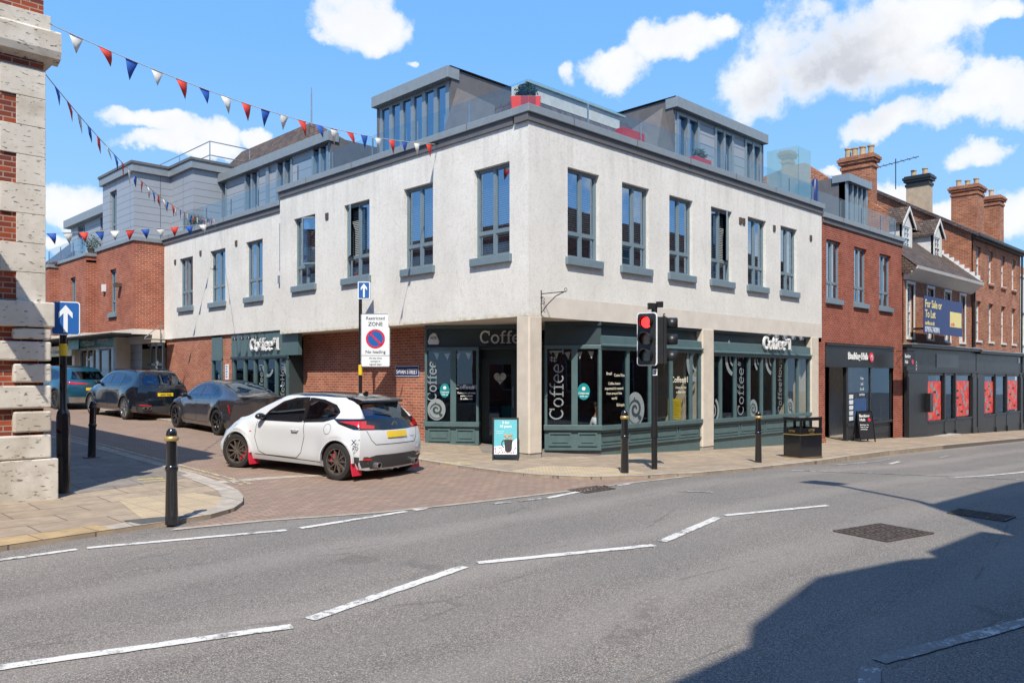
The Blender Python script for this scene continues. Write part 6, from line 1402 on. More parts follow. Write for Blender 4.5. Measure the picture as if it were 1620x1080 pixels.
            for k in range(ns):
                a0 = 2*math.pi*k/ns; tw = spec.get('twist', .0)
                for off in spec.get('pair', (0,)):
                    p0 = (.04*math.cos(a0), .04*math.sin(a0)); p1 = ((r1-.012)*math.cos(a0+tw+off), (r1-.012)*math.sin(a0+tw+off)); pm = (r1*.5*math.cos(a0+tw*.3+off*.6), r1*.5*math.sin(a0+tw*.3+off*.6))
                    stroke(bm, Fm, [p0, pm, p1], [.030, .026, .022], -.055, -.022)
            obj('rim', bm, spec.get('rim', 'iron'), w, world=False, bevel=.002)
            bm = bmn(); disc(bm, Fm, 0, 0, r1*.72, r1*.72, -.13, -.115, 30); obj('brake_disc', bm, 'steel', w, world=False)
            if spec.get('caliper'):
                bm = bmn(); sg = 1 if wx == wr else -1; stroke(bm, Fm, arc(0, 0, r1*.62, r1*.62, 90-45+(-60 if wx == wr else 150), 90+25+(-60 if wx == wr else 150), 8), .075, -.11, -.06); obj('brake_caliper', bm, spec['caliper'], w, world=False)
            bm = bmn(); disc(bm, Fm, 0, 0, r1, r1, -.19, -.17, 30); obj('wheel_back', bm, 'rubber', w, world=False)
            # dark liner of the arch
            bm = bmn(); pr = [bm.verts.new((wx+(ra-.004)*math.cos(math.pi*k/14), (yw+.012)*s, zc+(ra-.004)*math.sin(math.pi*k/14))) for k in range(15)]; pi = [bm.verts.new((v.co.x, (yw-.33)*s, v.co.z)) for v in pr]
            for k in range(14): bm.faces.new((pr[k], pr[k+1], pi[k+1], pi[k]))
            bm.faces.new(pi)
            obj('arch_liner', bm, 'rubber', t, world=False)
            bm = bmn(); stroke(bm, Fr((0, (yw+.002)*s, 0), (1, 0, 0), (0, s, 0)), [(wx+(ra+.008)*math.cos(math.pi*k/18), zc+(ra+.008)*math.sin(math.pi*k/18)) for k in range(19)], .028, -.03, .012); obj('arch_edge', bm, spec.get('archmat', spec['paint']), t, world=False, smooth=True)
    # windows by side
    for s in (-1, 1):
        for w in spec['sidewin']: 
            seam('window_frame', 'side', w[1]+[w[1][0]], 'blackg', t, w=.05, s=s, eps=.006)
        for w in spec['sidewin']:
            cx = sum(p[0] for p in w[1])/len(w[1]); cz = sum(p[1] for p in w[1])/len(w[1]); k = .93
            decal('side_window', 'side', [(a, b) for a, b in w[1]], 'carglass', t, .001, s=s)
        for d in spec['seams']: seam('door_seam', 'side', d, 'rubber', t, s=s)
        for hx, hz in spec['handles']:
            p = side(hx, hz, s, 0); bm = bmn(); tube(bm, [p+Vector((-.09, .0, 0)), p+Vector((-.07, .035*s, .004)), p+Vector((.07, .035*s, .004)), p+Vector((.09, 0, 0))], .013, 8); obj('door_handle', bm, spec['paint'], t, world=False, smooth=True)
        mx, mz = spec['mirror']; p = side(mx, mz, s, 0); bm = bmn()
        for (dx, dy, dz, sx, sy, sz) in ((-.0, .10, .03, .075, .11, .062),):
            bmesh.ops.create_uvsphere(bm, u_segments=14, v_segments=10, radius=1, matrix=Matrix.Translation(p+Vector((dx, dy*s+.02*s, dz)))@Matrix.Diagonal((sx, sy, sz, 1)))
        tube(bm, [p, p+Vector((0, .08*s, .0))], .022, 6); obj('door_mirror', bm, spec.get('mirrormat', 'blackg'), t, world=False, smooth=True)
    for d in spec.get('topdecals', []): decal(d[0], 'top', d[1], d[2], t, d[3] if len(d) > 3 else .004, s=1)
    for d in spec.get('reardecals', []): decal(d[0], 'rear', d[1], d[2], t, d[3] if len(d) > 3 else .004, thick=d[4] if len(d) > 4 else 0, step=.04)
    for d in spec.get('sidedecals', []):
        for s in (-1, 1): decal(d[0], 'side', d[1], d[2], t, d[3] if len(d) > 3 else .005, s=s, thick=d[4] if len(d) > 4 else 0, step=.04)
    for d in spec.get('diagdecals', []):
        for s in (-1, 1): decal(d[0], 'diag', d[1], d[2], t, d[3], s=s, step=.03)
    for d in spec.get('frontdecals', []): decal(d[0], 'front', d[1], d[2], t, .004, step=.05)
    return t, dict(side=side, rear=rear, top=top, seam=seam, decal=decal, body=body)
MT['carglass'] = None
MT['carglass'] = glass('car_glass', (.40, .45, .46), .16)
MT['paintwhite'] = carpaint('pearl_white_paint', (.60, .61, .62), 0, .3)
MT['paintgrey'] = carpaint('graphite_metallic_paint', (.075, .072, .078), .6, .22)
MT['paintnavy'] = carpaint('dark_blue_paint', (.008, .013, .022), .2, .14)
MT['paintblue'] = carpaint('blue_metallic_paint', (.020, .115, .19), .5, .25)
MT['taillight'] = plain('tail_light', (.50, .012, .015), .15, var=.1, coat=1)
MT['plateyellow'] = plain('plate_yellow', (.72, .50, .03), .35, var=.05)
MT['darkgrey'] = plain('dark_plastic', (.045, .045, .048), .55, var=.1)
mir = lambda pts: [(-a, b) for a, b in pts[::-1]]
def place(t, rear_xy, front_xy, wr, wf, z):
    a = Vector(rear_xy); b = Vector(front_xy); d = (b-a).normalized(); t.rotation_euler = (0, 0, math.atan2(d.y, d.x))
    # given points are the left-side wheel contacts
    return d
# --- white hot hatch, seen from its left rear
W = dict(name='hatchback_car', label='white three-door hatchback with black roof, rear spoiler and red mudflaps turning into the side street', len=4.02, wheels=(-1.385, 1.18), rad=.318, sill=.20, flare=.055, paint='paintwhite', rblend=.75, fblend=.9, rbow=.16, fbow=.28,
 top=[(-2.01, 1.36), (-1.7, 1.385), (-1.2, 1.43), (-.5, 1.455), (.1, 1.43), (.45, 1.33), (.80, 1.16), (1.12, .985), (1.5, .93), (1.85, .83), (2.01, .74)],
 belt=[(-2.01, .99), (-1.3, .985), (-.6, .94), (.3, .905), (.9, .90), (1.4, .875), (1.8, .79), (2.01, .68)],
 wbelt=[(-2.01, .76), (-1.6, .83), (-1.0, .84), (0, .83), (.8, .80), (1.4, .74), (1.8, .66), (2.01, .58)],
 wroof=[(-2.01, .50), (-1.5, .55), (-.8, .585), (0, .59), (.5, .60), (.9, .66), (1.3, .68), (2.01, .52)],
 wmid=[(-2.01, .83), (-1.385, .865), (-.8, .845), (0, .835), (.7, .84), (1.18, .845), (1.7, .82), (2.01, .76)],
 rearx=[(.0, -1.90), (.25, -1.97), (.55, -2.01), (.80, -1.97), (.95, -1.90), (1.05, -1.84), (1.2, -1.70), (1.34, -1.54), (1.45, -1.44)],
 frontx=[(0, 1.90), (.3, 2.0), (.5, 2.01), (.7, 1.96), (.9, 1.7)], rim='iron', caliper='signred', spokes=10, steer=R(12),
 sidewin=[('f', [(.62, .945), (.50, 1.09), (.20, 1.26), (-.10, 1.335), (-.42, 1.36), (-.46, .965)]), ('r', [(-.50, .968), (-.47, 1.355), (-.80, 1.33), (-1.12, 1.25), (-1.26, 1.15), (-1.22, 1.06), (-1.0, 1.0)])],
 seams=[[(.70, .90), (.72, .60), (.62, .36), (.45, .30), (-.35, .30), (-.47, .40), (-.56, .70), (-.54, .95)], [(.72, .30), (-.95, .27)]],
 handles=[(-.33, .80)], mirror=(.55, .97),
 topdecals=[('roof_panel', [(.16, -.52), (.18, 0), (.16, .52), (-.3, .56), (-1.0, .54), (-1.56, .47), (-1.58, 0), (-1.56, -.47), (-1.0, -.54), (-.3, -.56)], 'blackg'), ('windscreen', [(.30, -.55), (.95, -.62), (1.05, 0), (.95, .62), (.30, .55), (.27, 0)], 'carglass')],
 reardecals=[('rear_window', [(-.60, 1.05), (.60, 1.05), (.52, 1.30), (-.52, 1.30)], 'carglass', .005), ('light_bar', [(-.70, .88), (-.30, .86), (.30, .86), (.70, .88), (.74, 1.0), (.62, 1.05), (-.62, 1.05), (-.74, 1.0)], 'blackg', .004),
      ('number_plate', [(-.26, .73), (.26, .73), (.26, .84), (-.26, .84)], 'plateyellow', .014, .004), ('diffuser', [(-.60, .21), (.60, .21), (.70, .40), (.5, .44), (-.5, .44), (-.70, .40)], 'darkgrey', .006),
   ('reflector', [(-.76, .36), (-.60, .35), (-.60, .39), (-.76, .40)], 'taillight', .01), ('reflector', mir([(-.76, .36), (-.60, .35), (-.60, .39), (-.76, .40)]), 'taillight', .01)],
 sidedecals=[('headlight', [(1.78, .70), (1.62, .78), (1.48, .83), (1.55, .76), (1.70, .68)], 'blackg', .006), ('side_repeater', [(.86, .70), (.82, .70), (.82, .72), (.86, .72)], 'signred', .004), ('rear_lower_trim', [(-1.80, .22), (-1.72, .42), (-1.90, .42), (-1.96, .25)], 'darkgrey', .005)],
 diagdecals=[('tail_light_surround', [(-.30, .87), (.10, .88), (.34, .96), (.42, 1.04), (-.05, 1.06), (-.30, 1.05)], 'blackg', .008), ('tail_light', [(-.26, .885), (-.02, .90), (.08, .95), (.34, 1.0), (.10, 1.02), (-.12, 1.02), (-.12, .96), (-.26, .94)], 'taillight', .013)],
 frontdecals=[('grille', [(-.55, .25), (.55, .25), (.5, .5), (-.5, .5)], 'darkgrey')], mirrormat='blackg')
car1, h1 = car(W)
# spoiler, shark fin, fuel flap, exhausts, mudflaps, decals in lettering
bm = bmn(); prism(bm, Fr((0, 0, 0), (1, 0, 0), (0, 1, 0)), [(-1.25, 1.42), (-1.46, 1.395), (-1.64, 1.36), (-1.65, 1.325), (-1.55, 1.29), (-1.40, 1.28)], -.54, .54); obj('spoiler', bm, 'blackg', car1, world=False, bevel=.012)
bm = bmn(); prism(bm, Fr((0, 0, 0), (1, 0, 0), (0, 1, 0)), [(-1.15, 1.44), (-1.22, 1.50), (-1.27, 1.505), (-1.28, 1.43)], -.012, .012); obj('shark_fin', bm, 'blackg', car1, world=False)
h1['seam']('fuel_flap', 'side', arc(-1.14, .86, .088, .088, 0, 360, 28), 'darkgrey', car1, w=.007)
for s in (-1, 1):
    bm = bmn()
    for a, b, c in ((.055, .048, -.06),): 
        prof = [(.056, 0), (.056, .14), (.046, .14), (.046, 0)]
        rr = [[bm.verts.new((-2.02+z, .50*s+r*math.cos(2*math.pi*k/18), .265+r*math.sin(2*math.pi*k/18))) for k in range(18)] for r, z in prof]
        for q0, q1 in zip(rr, rr[1:]+rr[:1]):
            for k in range(18): bm.faces.new((q0[k], q0[(k+1) % 18], q1[(k+1) % 18], q1[k]))
    obj('exhaust', bm, 'steel', car1, world=False, smooth=True)
    bm = bmn(); disc(bm, Fr((-1.90, .50*s, .265), (0, 1, 0), (-1, 0, 0)), 0, 0, .046, .046, 0, .005, 16); obj('exhaust_core', bm, 'rubber', car1, world=False)
    for wx, dx in ((-1.385, -.36), (1.18, -.37)):
        bm = bmn(); yy = .80*s
        pts = [(wx+dx+.03, .42), (wx+dx+.015, .22), (wx+dx-.02, .10), (wx+dx-.035, .10), (wx+dx-.01, .24), (wx+dx+.01, .42)]
        prism(bm, Fr((0, yy, 0), (1, 0, 0), (0, s, 0)), pts, -.12, .10); obj('mudflap', bm, 'signred', car1, world=False)
bm = bmn(); disc(bm, Fr((h1['rear'](0, .95, .008).x, 0, 0), (0, -1, 0), (-1, 0, 0)), 0, .95, .062, .045, -.004, .004, 24); em = obj('badge', bm, 'steel', car1, world=False)
bm = bmn(); Fq = Fr((h1['rear'](0, .95, .008).x, 0, 0), (0, -1, 0), (-1, 0, 0)); stroke(bm, Fq, arc(0, .95, .045, .014, 0, 360, 20)[:-1], .006, .004, .008, True); stroke(bm, Fq, arc(0, .95, .016, .032, 0, 360, 20)[:-1], .006, .004, .008, True); obj('badge_mark', bm, 'blackg', em, world=False)
bm = bmn(); q = h1['side'](-1.80, .60, 1, .006); G = Fr(q, (-.55, -.83, 0), (-.83, .55, 0)); G.o = q+Vector((-.01, .01, 0)); text(bm, G, 'X.3', -.10, .03, .09, t=.001, bold=.01); text(bm, G, 'ROAR', -.08, -.06, .055, t=.001, bold=.01, maxw=.2); obj('body_sticker', bm, 'signblack', car1, world=False)
bm = bmn(); G = Fr((h1['rear'](-.42, .72, .006).x, 0, 0), (0, -1, 0), (-1, 0, 0)); text(bm, G, 'GR-FOUR', .36, .71, .022, t=.001); obj('model_script', bm, 'signblack', car1, world=False)
h1['seam']('tailgate_seam', 'rear', [(-.66, .86), (-.60, .70), (-.52, .62), (.52, .62), (.60, .70), (.66, .86)], 'rubber', car1)
bm = bmn(); tube(bm, [h1['rear'](.0, 1.09, .02), h1['rear'](.18, 1.12, .02), h1['rear'](.34, 1.14, .02)], .008, 5); obj('wiper', bm, 'rubber', car1, world=False)
def put(t, rear_w, front_w, spec, s=1, dz=-.05+.004):
    """stand the car so its left wheels touch the two given ground points"""
    a, b = Vector(rear_w), Vector(front_w); d = (b-a).normalized(); n = Vector((-d.y, d.x)); hw = interp(smooth_curve(spec['wmid']), spec['wheels'][0])+spec['flare']-.06
    c = a-n*hw-d*spec['wheels'][0]
    zr = gz(a.x, a.y); zf = gz(b.x, b.y); pitch = -math.atan2(zf-zr, (b-a).length)
    t.location = (c.x, c.y, zr+(zf-zr)*(-spec['wheels'][0])/(spec['wheels'][1]-spec['wheels'][0])+dz); t.rotation_euler = (0, pitch, math.atan2(d.y, d.x))
    sc = (b-a).length/(spec['wheels'][1]-spec['wheels'][0]); return sc
k = put(car1, (-4.74, .14), (-5.37, 2.74), W); car1.scale = (1.03,)*3
# --- grey fastback saloon
S = dict(name='fastback_car', label='dark grey fastback saloon with black wheels parked behind the white hatchback', len=4.9, wheels=(-1.47, 1.50), rad=.355, sill=.20, flare=.04, paint='paintgrey', rblend=.8, fblend=.9, rbow=.22, fbow=.30, rpow=1.8,
 top=[(-2.45, 1.05), (-2.1, 1.10), (-1.6, 1.25), (-1.0, 1.38), (-.3, 1.46), (.2, 1.45), (.6, 1.36), (1.0, 1.17), (1.35, 1.0), (1.8, .92), (2.2, .82), (2.45, .70)],
 belt=[(-2.45, .98), (-1.5, 1.0), (-.5, .94), (.5, .91), (1.2, .90), (1.8, .84), (2.2, .74), (2.45, .62)],
 wbelt=[(-2.45, .76), (-1.8, .86), (-1.0, .88), (0, .87), (1, .85), (1.7, .77), (2.2, .66), (2.45, .58)],
 wroof=[(-2.45, .60), (-1.8, .60), (-1.0, .58), (0, .58), (.5, .61), (1.0, .68), (1.5, .70), (2.45, .52)],
 wmid=[(-2.45, .84), (-1.47, .90), (-.8, .89), (0, .88), (.8, .88), (1.5, .89), (2.1, .84), (2.45, .76)],
 rearx=[(0, -2.30), (.3, -2.38), (.6, -2.42), (.85, -2.45), (1.0, -2.45), (1.06, -2.43), (1.2, -2.3)], frontx=[(0, 2.3), (.4, 2.45), (.7, 2.38), (.9, 2.1)], rim='blackg', spokes=5, pair=(-.22, .22), rimf=.76,
 sidewin=[('f', [(.98, .965), (.72, 1.14), (.35, 1.30), (.02, 1.36), (.0, .965)]), ('r', [(-.04, .968), (-.03, 1.362), (-.5, 1.36), (-.86, 1.30), (-.90, .99)]), ('q', [(-.95, 1.0), (-.93, 1.28), (-1.30, 1.14), (-1.42, 1.06), (-1.3, 1.02)])],
 seams=[[(1.05, .94), (1.03, .60), (.93, .32), (.05, .30), (-.02, .95)], [(-.02, .30), (-.85, .32), (-1.0, .55), (-.98, .95)]], handles=[(.18, .78), (-.75, .82)], mirror=(.86, .98),
 topdecals=[('rear_window', [(-.98, -.50), (-1.84, -.50), (-1.90, 0), (-1.84, .50), (-.98, .50), (-.93, 0)], 'carglass'), ('windscreen', [(.60, -.55), (1.22, -.62), (1.33, 0), (1.22, .62), (.60, .55), (.55, 0)], 'carglass'), ('roof_glass', [(-.9, -.48), (-.9, .48), (.5, .5), (.5, -.5)], 'blackg')],
 reardecals=[('diffuser', [(-.65, .22), (.65, .22), (.7, .42), (-.7, .42)], 'darkgrey', .005)],
 sidedecals=[('tail_light', [(-2.18, .62), (-2.08, .84), (-2.0, .87), (-2.05, .80), (-2.15, .60)], 'taillight', .006), ('headlight', [(2.1, .66), (1.9, .75), (1.8, .72)], 'blackg', .006)])
car2, h2 = car(S); bm = bmn(); prism(bm, Fr((0, 0, 0), (1, 0, 0), (0, 1, 0)), [(-2.02, 1.06), (-2.40, 1.09), (-2.42, 1.05), (-2.05, 1.0)], -.60, .60); obj('boot_spoiler', bm, 'paintgrey', car2, world=False, bevel=.01)
put(car2, (-2.80, 9.15), (-2.72, 12.2), S)
car2.scale = (1.0,)*3
# --- dark blue SUV
U = dict(name='estate_suv_car', label='dark blue sport utility car between the grey saloon and the blue car', len=4.92, wheels=(-1.45, 1.45), rad=.375, sill=.27, flare=.04, paint='paintnavy', rblend=.7, fblend=.9, rbow=.20, fbow=.28,
 top=[(-2.46, 1.50), (-2.0, 1.60), (-1.4, 1.66), (-.5, 1.69), (.2, 1.66), (.6, 1.55), (1.0, 1.33), (1.35, 1.16), (1.8, 1.08), (2.2, .96), (2.46, .80)],
 belt=[(-2.46, 1.12), (-1.5, 1.12), (-.5, 1.10), (.5, 1.08), (1.2, 1.06), (1.8, 1.0), (2.2, .88), (2.46, .74)],
 wbelt=[(-2.46, .80), (-1.8, .89), (-1.0, .91), (0, .91), (1, .88), (1.7, .80), (2.2, .70), (2.46, .6)],
 wroof=[(-2.46, .56), (-1.8, .60), (-1.0, .64), (0, .65), (.5, .67), (1.0, .74), (1.5, .74), (2.46, .54)],
 wmid=[(-2.46, .90), (-1.45, .93), (0, .91), (1.45, .92), (2.1, .86), (2.46, .78)],
 rearx=[(0, -2.36), (.5, -2.46), (.95, -2.43), (1.12, -2.36), (1.3, -2.2), (1.5, -1.98), (1.65, -1.85)], frontx=[(0, 2.35), (.5, 2.46), (.9, 2.3), (1.1, 2.0)], rim='steel', spokes=10, pair=(-.09, .09), rimf=.74,
 sidewin=[('f', [(.95, 1.13), (.68, 1.34), (.35, 1.50), (.05, 1.555), (.03, 1.13)]), ('r', [(-.02, 1.13), (-.01, 1.56), (-.6, 1.55), (-.88, 1.52), (-.92, 1.14)]), ('q', [(-.98, 1.15), (-.95, 1.51), (-1.4, 1.43), (-1.6, 1.32), (-1.45, 1.2)])],
 seams=[[(1.05, 1.08), (1.03, .6), (.92, .36), (.06, .34), (0, 1.1)], [(0, .34), (-.8, .38), (-.98, .7), (-.96, 1.1)]], handles=[(.18, .93), (-.75, .96)], mirror=(.83, 1.15),
 topdecals=[('windscreen', [(.58, -.6), (1.22, -.68), (1.33, 0), (1.22, .68), (.58, .6), (.52, 0)], 'carglass')],
 reardecals=[('rear_window', [(-.66, 1.18), (.66, 1.18), (.55, 1.48), (-.55, 1.48)], 'carglass', .006), ('number_plate', [(-.26, .80), (.26, .80), (.26, .91), (-.26, .91)], 'plateyellow', .012, .004), ('reflector', [(-.80, .50), (-.45, .47), (-.45, .50), (-.80, .54)], 'taillight', .01), ('reflector', mir([(-.80, .50), (-.45, .47), (-.45, .50), (-.80, .54)]), 'taillight', .01), ('diffuser', [(-.8, .28), (.8, .28), (.84, .46), (-.84, .46)], 'darkgrey', .006)],
 sidedecals=[('headlight', [(2.15, .84), (1.95, .95), (1.8, .93), (2.0, .80)], 'blackg', .006)], archmat='paintnavy')
car3, h3 = car(U)
bm = bmn()
for s in (-1, 1): tube(bm, [h3['top'](x, .60*s, .045 if -1.5 < x < .1 else .0) for x in (-1.6, -1.45, -.9, -.3, .05, .2)], .016, 6)
obj('roof_rail', bm, 'black', car3, world=False, smooth=True)
bm = bmn(); G = Fr((h3['rear'](0, .85, .018).x, 0, 0), (0, -1, 0), (-1, 0, 0)); text(bm, G, 'KP22 RGS', 0, .825, .06, 'CENTER', t=.001, bold=.01, maxw=.46); obj('plate_lettering', bm, 'signblack', car3, world=False)
bm = bmn(); G = Fr((h3['rear'](0, .98, .01).x, 0, 0), (0, -1, 0), (-1, 0, 0)); fs = .0
text(bm, G, 'P O R S C H E', 0, .965, .035, 'CENTER', t=.002, bold=.01, maxw=.62); obj('tailgate_lettering', bm, 'steel', car3, world=False)
for s in (-1, 1):
    bm = bmn()
    for dy in (0, .13):
        rr = [[bm.verts.new((-2.44+z, (.52+dy)*s+r*1.2*math.cos(2*math.pi*k/16), .40+r*math.sin(2*math.pi*k/16))) for k in range(16)] for r, z in [(.05, 0), (.05, .15), (.04, .15), (.04, 0)]]
        for q0, q1 in zip(rr, rr[1:]+rr[:1]):
            for k in range(16): bm.faces.new((q0[k], q0[(k+1) % 16], q1[(k+1) % 16], q1[k]))
    obj('exhaust', bm, 'steel', car3, world=False, smooth=True)
put(car3, (-2.85, 16.0), (-3.0, 18.9), U)
# --- bright blue SUV, furthest
B = dict(U); B.update(name='compact_suv_car', label='bright blue metallic car farthest up the side street with a red tail light', paint='paintblue', archmat='darkgrey', rim='darkgrey', len=4.7, 
 reardecals=[('rear_window', [(-.66, 1.18), (.66, 1.18), (.55, 1.48), (-.55, 1.48)], 'carglass', .006), ('tail_light', [(-.86, 1.0), (-.2, .98), (-.2, 1.03), (-.86, 1.10)], 'taillight', .012), ('tail_light', mir([(-.86, 1.0), (-.2, .98), (-.2, 1.03), (-.86, 1.10)]), 'taillight', .012), ('number_plate', [(-.26, .75), (.26, .75), (.26, .86), (-.26, .86)], 'plateyellow', .012, .004), ('diffuser', [(-.8, .28), (.8, .28), (.84, .50), (-.84, .50)], 'steel', .006)])
car4, h4 = car(B); put(car4, (-3.15, 22.6), (-3.7, 25.4), B)
# ------------------------------------------------------------------ street furniture
def bollard(x, y, label, gold=True):
    t = thing('bollard', label, 'bollard', (x, y, gz(x, y)), 'black cast bollards along the pavement'); t.scale = (.84, .84, 1)
    bm = bmn(); lathe(bm, [(.092, -.02), (.090, .05), (.078, .62), (.088, .635), (.094, .66), (.088, .685), (.076, .70), (.072, 1.0)], n=28); obj('post', bm, 'blackg', t, world=False, smooth=True)
    bm = bmn(); lathe(bm, [(.078, .995), (.098, 1.01), (.103, 1.03), (.098, 1.045), (.08, 1.06)], n=28); obj('collar', bm, 'gold' if gold else 'blackg', t, world=False, smooth=True)
    bm = bmn(); lathe(bm, [(.074, 1.055), (.078, 1.08), (.070, 1.12), (.045, 1.15), (.005, 1.16)], n=28); obj('cap', bm, 'blackg', t, world=False, smooth=True)
    return t
bollard(-8.58, -2.22, 'scuffed bollard with a gold collar on the left kerb corner'); b2 = bollard(-7.13, 5.45, 'all-black bollard in the shade leaning by the stone building', False)
b2.rotation_euler = (0, R(1.5), 0)
bollard(-.6, -3.06, 'bollard standing just left of the traffic light pole'); bollard(4.33, -3.09, 'bollard in front of the folding cafe windows near the litter bin')
bm = bmn(); box(bm, -.16, .16, -.12, .12, 0, .02); bm2 = obj('foot_plate', bm, 'copdark', b2, world=False)
# one-way arrow post on the left pavement
def arrow_face(bm, F, u, v, s):
    prism(bm, F, [(u-.045*s, v-.34*s), (u+.045*s, v-.34*s), (u+.045*s, v+.12*s), (u+.15*s, v-.0*s), (u+.15*s, v+.13*s), (u, v+.32*s), (u-.15*s, v+.13*s), (u-.15*s, v-.0*s), (u-.045*s, v+.12*s)], .0, .003)
def rrect(w, h, r, n=5):
    P = []
    for cx, cy, a in ((w/2-r, h/2-r, 0), (-w/2+r, h/2-r, 90), (-w/2+r, -h/2+r, 180), (w/2-r, -h/2+r, 270)):
        for i in range(n+1): P.append((cx+r*math.cos(R(a+90*i/n)), cy+r*math.sin(R(a+90*i/n))))
    return P
def signbox(t, F, w, h, name, mat, depth=.03, rim='signwhite', r=.05):
    bm = bmn(); prism(bm, F, rrect(w, h, r), -depth, -.003); b = obj(name, bm, rim, t, world=False)
    bm = bmn(); prism(bm, F, rrect(w, h, r), -.003, 0); bb = obj('rim', bm, 'signwhite', b, world=False)
    bm = bmn(); prism(bm, F, rrect(w-.03, h-.03, r*.8), .0, .004); obj('face', bm, mat, bb, world=False); return b
fd = lambda ang: (Vector((math.cos(R(ang)), math.sin(R(ang)), 0)), Vector((math.sin(R(ang)), -math.cos(R(ang)), 0)))
x, y = -8.83, 1.22
t = thing('sign_post', 'tall black post with blue one-way arrow sign beside the stone quoins', 'sign post', (x, y, 0))
bm = bmn(); lathe(bm, [(.10, -.02), (.095, .02), (.095, 1.18), (.085, 1.25), (.052, 1.32), (.050, 2.4), (.05, 2.85)], n=24); obj('post', bm, 'blackg', t, world=False, smooth=True)
U_, N_ = fd(-20); F = Fr(Vector((0, 0, 2.66))+N_*.10+U_*.04, U_, N_)
sb_ = signbox(t, F, .38, .50, 'sign_box', 'blue', .09, 'metal', .04)
for ch in [sb_]+list(sb_.children): pass
bm = bmn(); G = Fr(F.P(0, 0, .004), F.U, F.N); arrow_face(bm, G, 0, 0, .62); o = obj('arrow', bm, 'signwhite', t, world=False)
bm = bmn(); tube(bm, [(0, 0, 2.10), (0, 0, 2.28)], .056, 16); obj('yellow_band', bm, 'yellow', t, world=False)
# restricted zone post
x, y = -.5, 5.68
t = thing('zone_sign_post', 'thin dark post with Restricted Zone plate and small blue arrow box above', 'sign post', (x, y, gz(x, y)))
bm = bmn(); tube(bm, [(0, 0, 0), (0, 0, 3.75)], .045, 14); obj('post', bm, 'black', t, world=False, smooth=True)
U_, N_ = fd(-42); F = Fr(Vector((0, 0, 0))+N_*.06, U_, N_)
bm = bmn(); Fz = Fr(F.P(.40, 2.59), F.U, F.N); prism(bm, Fz, rrect(.76, 1.40, .04), -.01, 0); zb = obj('zone_plate', bm, 'signwhite', t, world=False)
bm = bmn(); text(bm, Fz, 'Restricted', 0, .54, .085, 'CENTER', t=.002, d=.001, bold=.012, maxw=.66); text(bm, Fz, 'ZONE', 0, .38, .10, 'CENTER', t=.002, d=.001, bold=.015, maxw=.5); text(bm, Fz, 'No loading', 0, -.34, .085, 'CENTER', t=.002, d=.001, bold=.012, maxw=.68)
for i, w in enumerate(('At any time', 'except in', 'signed bays')): text(bm, Fz, w, 0, -.49-i*.08, .05, 'CENTER', t=.002, d=.001, bold=.01)
stroke(bm, Fz, rrect(.74, 1.38, .03), .010, .001, .003, True); fbox(bm, Fz, -.37, .37, -.405, -.395, .001, .003)
obj('lettering', bm, 'signblack', zb, world=False)
bm = bmn(); disc(bm, Fz, 0, .04, .20, .20, .001, .003, 36); obj('blue_disc', bm, MT['blue'], zb, world=False)
bm = bmn(); stroke(bm, Fz, arc(0, .04, .225, .225, 0, 360, 40)[:-1], .05, .0035, .006, True); stroke(bm, Fz, [(-.155, .195), (.155, -.115)], .045, .0035, .006); obj('red_ring', bm, 'signred', zb, world=False)
Fa = Fr(F.P(.10, 3.90), F.U, F.N); bm = bmn(); prism(bm, Fa, rrect(.32, .46, .03), -.16, 0); ab = obj('arrow_box', bm, 'signwhite', t, world=False); bm = bmn(); prism(bm, Fa, rrect(.27, .41, .02), 0, .004); obj('face', bm, 'blue', ab, world=False); bm = bmn(); arrow_face(bm, Fr(Fa.P(0, 0, .004), Fa.U, Fa.N), 0, 0, .55); obj('arrow', bm, 'signwhite', ab, world=False)
bm = bmn(); tube(bm, [(0, 0, 1.68), (0, 0, 1.95)], .055, 14); obj('yellow_band', bm, 'yellow', t, world=False)
# traffic signal
x, y = .42, -3.0
t = thing('traffic_light', 'black traffic light pole with white-edged head showing red and a second head turned away', 'traffic light', (x, y, gz(x, y)))
bm = bmn(); tube(bm, [(0, 0, -.02), (0, 0, 3.22)], .057, 18); tube(bm, [(0, 0, .62), (0, 0, .85)], .07, 12); obj('pole', bm, 'black', t, world=False, smooth=True)
U_, N_ = fd(-70); F = Fr(N_*.15+Vector((.711, -.703, 0))*-.10, U_, N_)
bm = bmn(); prism(bm, Fr(F.P(0, 2.52), F.U, F.N), rrect(.40, 1.03, .06), -.03, 0); hd = obj('backing_board', bm, 'signwhite', t, world=False)
bm = bmn(); prism(bm, Fr(F.P(0, 2.52), F.U, F.N), rrect(.355, .985, .05), 0.001, .03); fbox(bm, F, -.14, .14, 2.1, 2.95, -.16, -.03); obj('signal_head', bm, 'darkgrey' if False else 'blackm', hd, world=False)
for i, (z, m) in enumerate(((2.84, 'lampred'), (2.52, 'lensamber'), (2.20, 'lensdark'))):
    bm = bmn(); G = Fr(F.P(0, z), F.U, F.N); disc(bm, G, 0, 0, .105, .105, .03, .045, 28); obj('lens', bm, m, hd, world=False)
    bm = bmn(); rr = []
    for d, r, lo in ((.03, .125, -60), (.24, .12, 10)):
        rr.append([bm.verts.new(G.P(r*math.cos(R(a)), r*math.sin(R(a)), d*(1 if True else 0))) for a in [(-50+280*k/22) if d < .1 else (-25+230*k/22) for k in range(23)]])
    for k in range(22): bm.faces.new((rr[0][k], rr[0][k+1], rr[1][k+1], rr[1][k]))
    vz = obj('visor', bm, 'blackm', hd, world=False, smooth=True); md = vz.modifiers.new('s', 'SOLIDIFY'); md.thickness = .004
U2, N2 = fd(38); F = Fr(N2*.14+Vector((.711, -.703, 0))*.06, U2, N2)
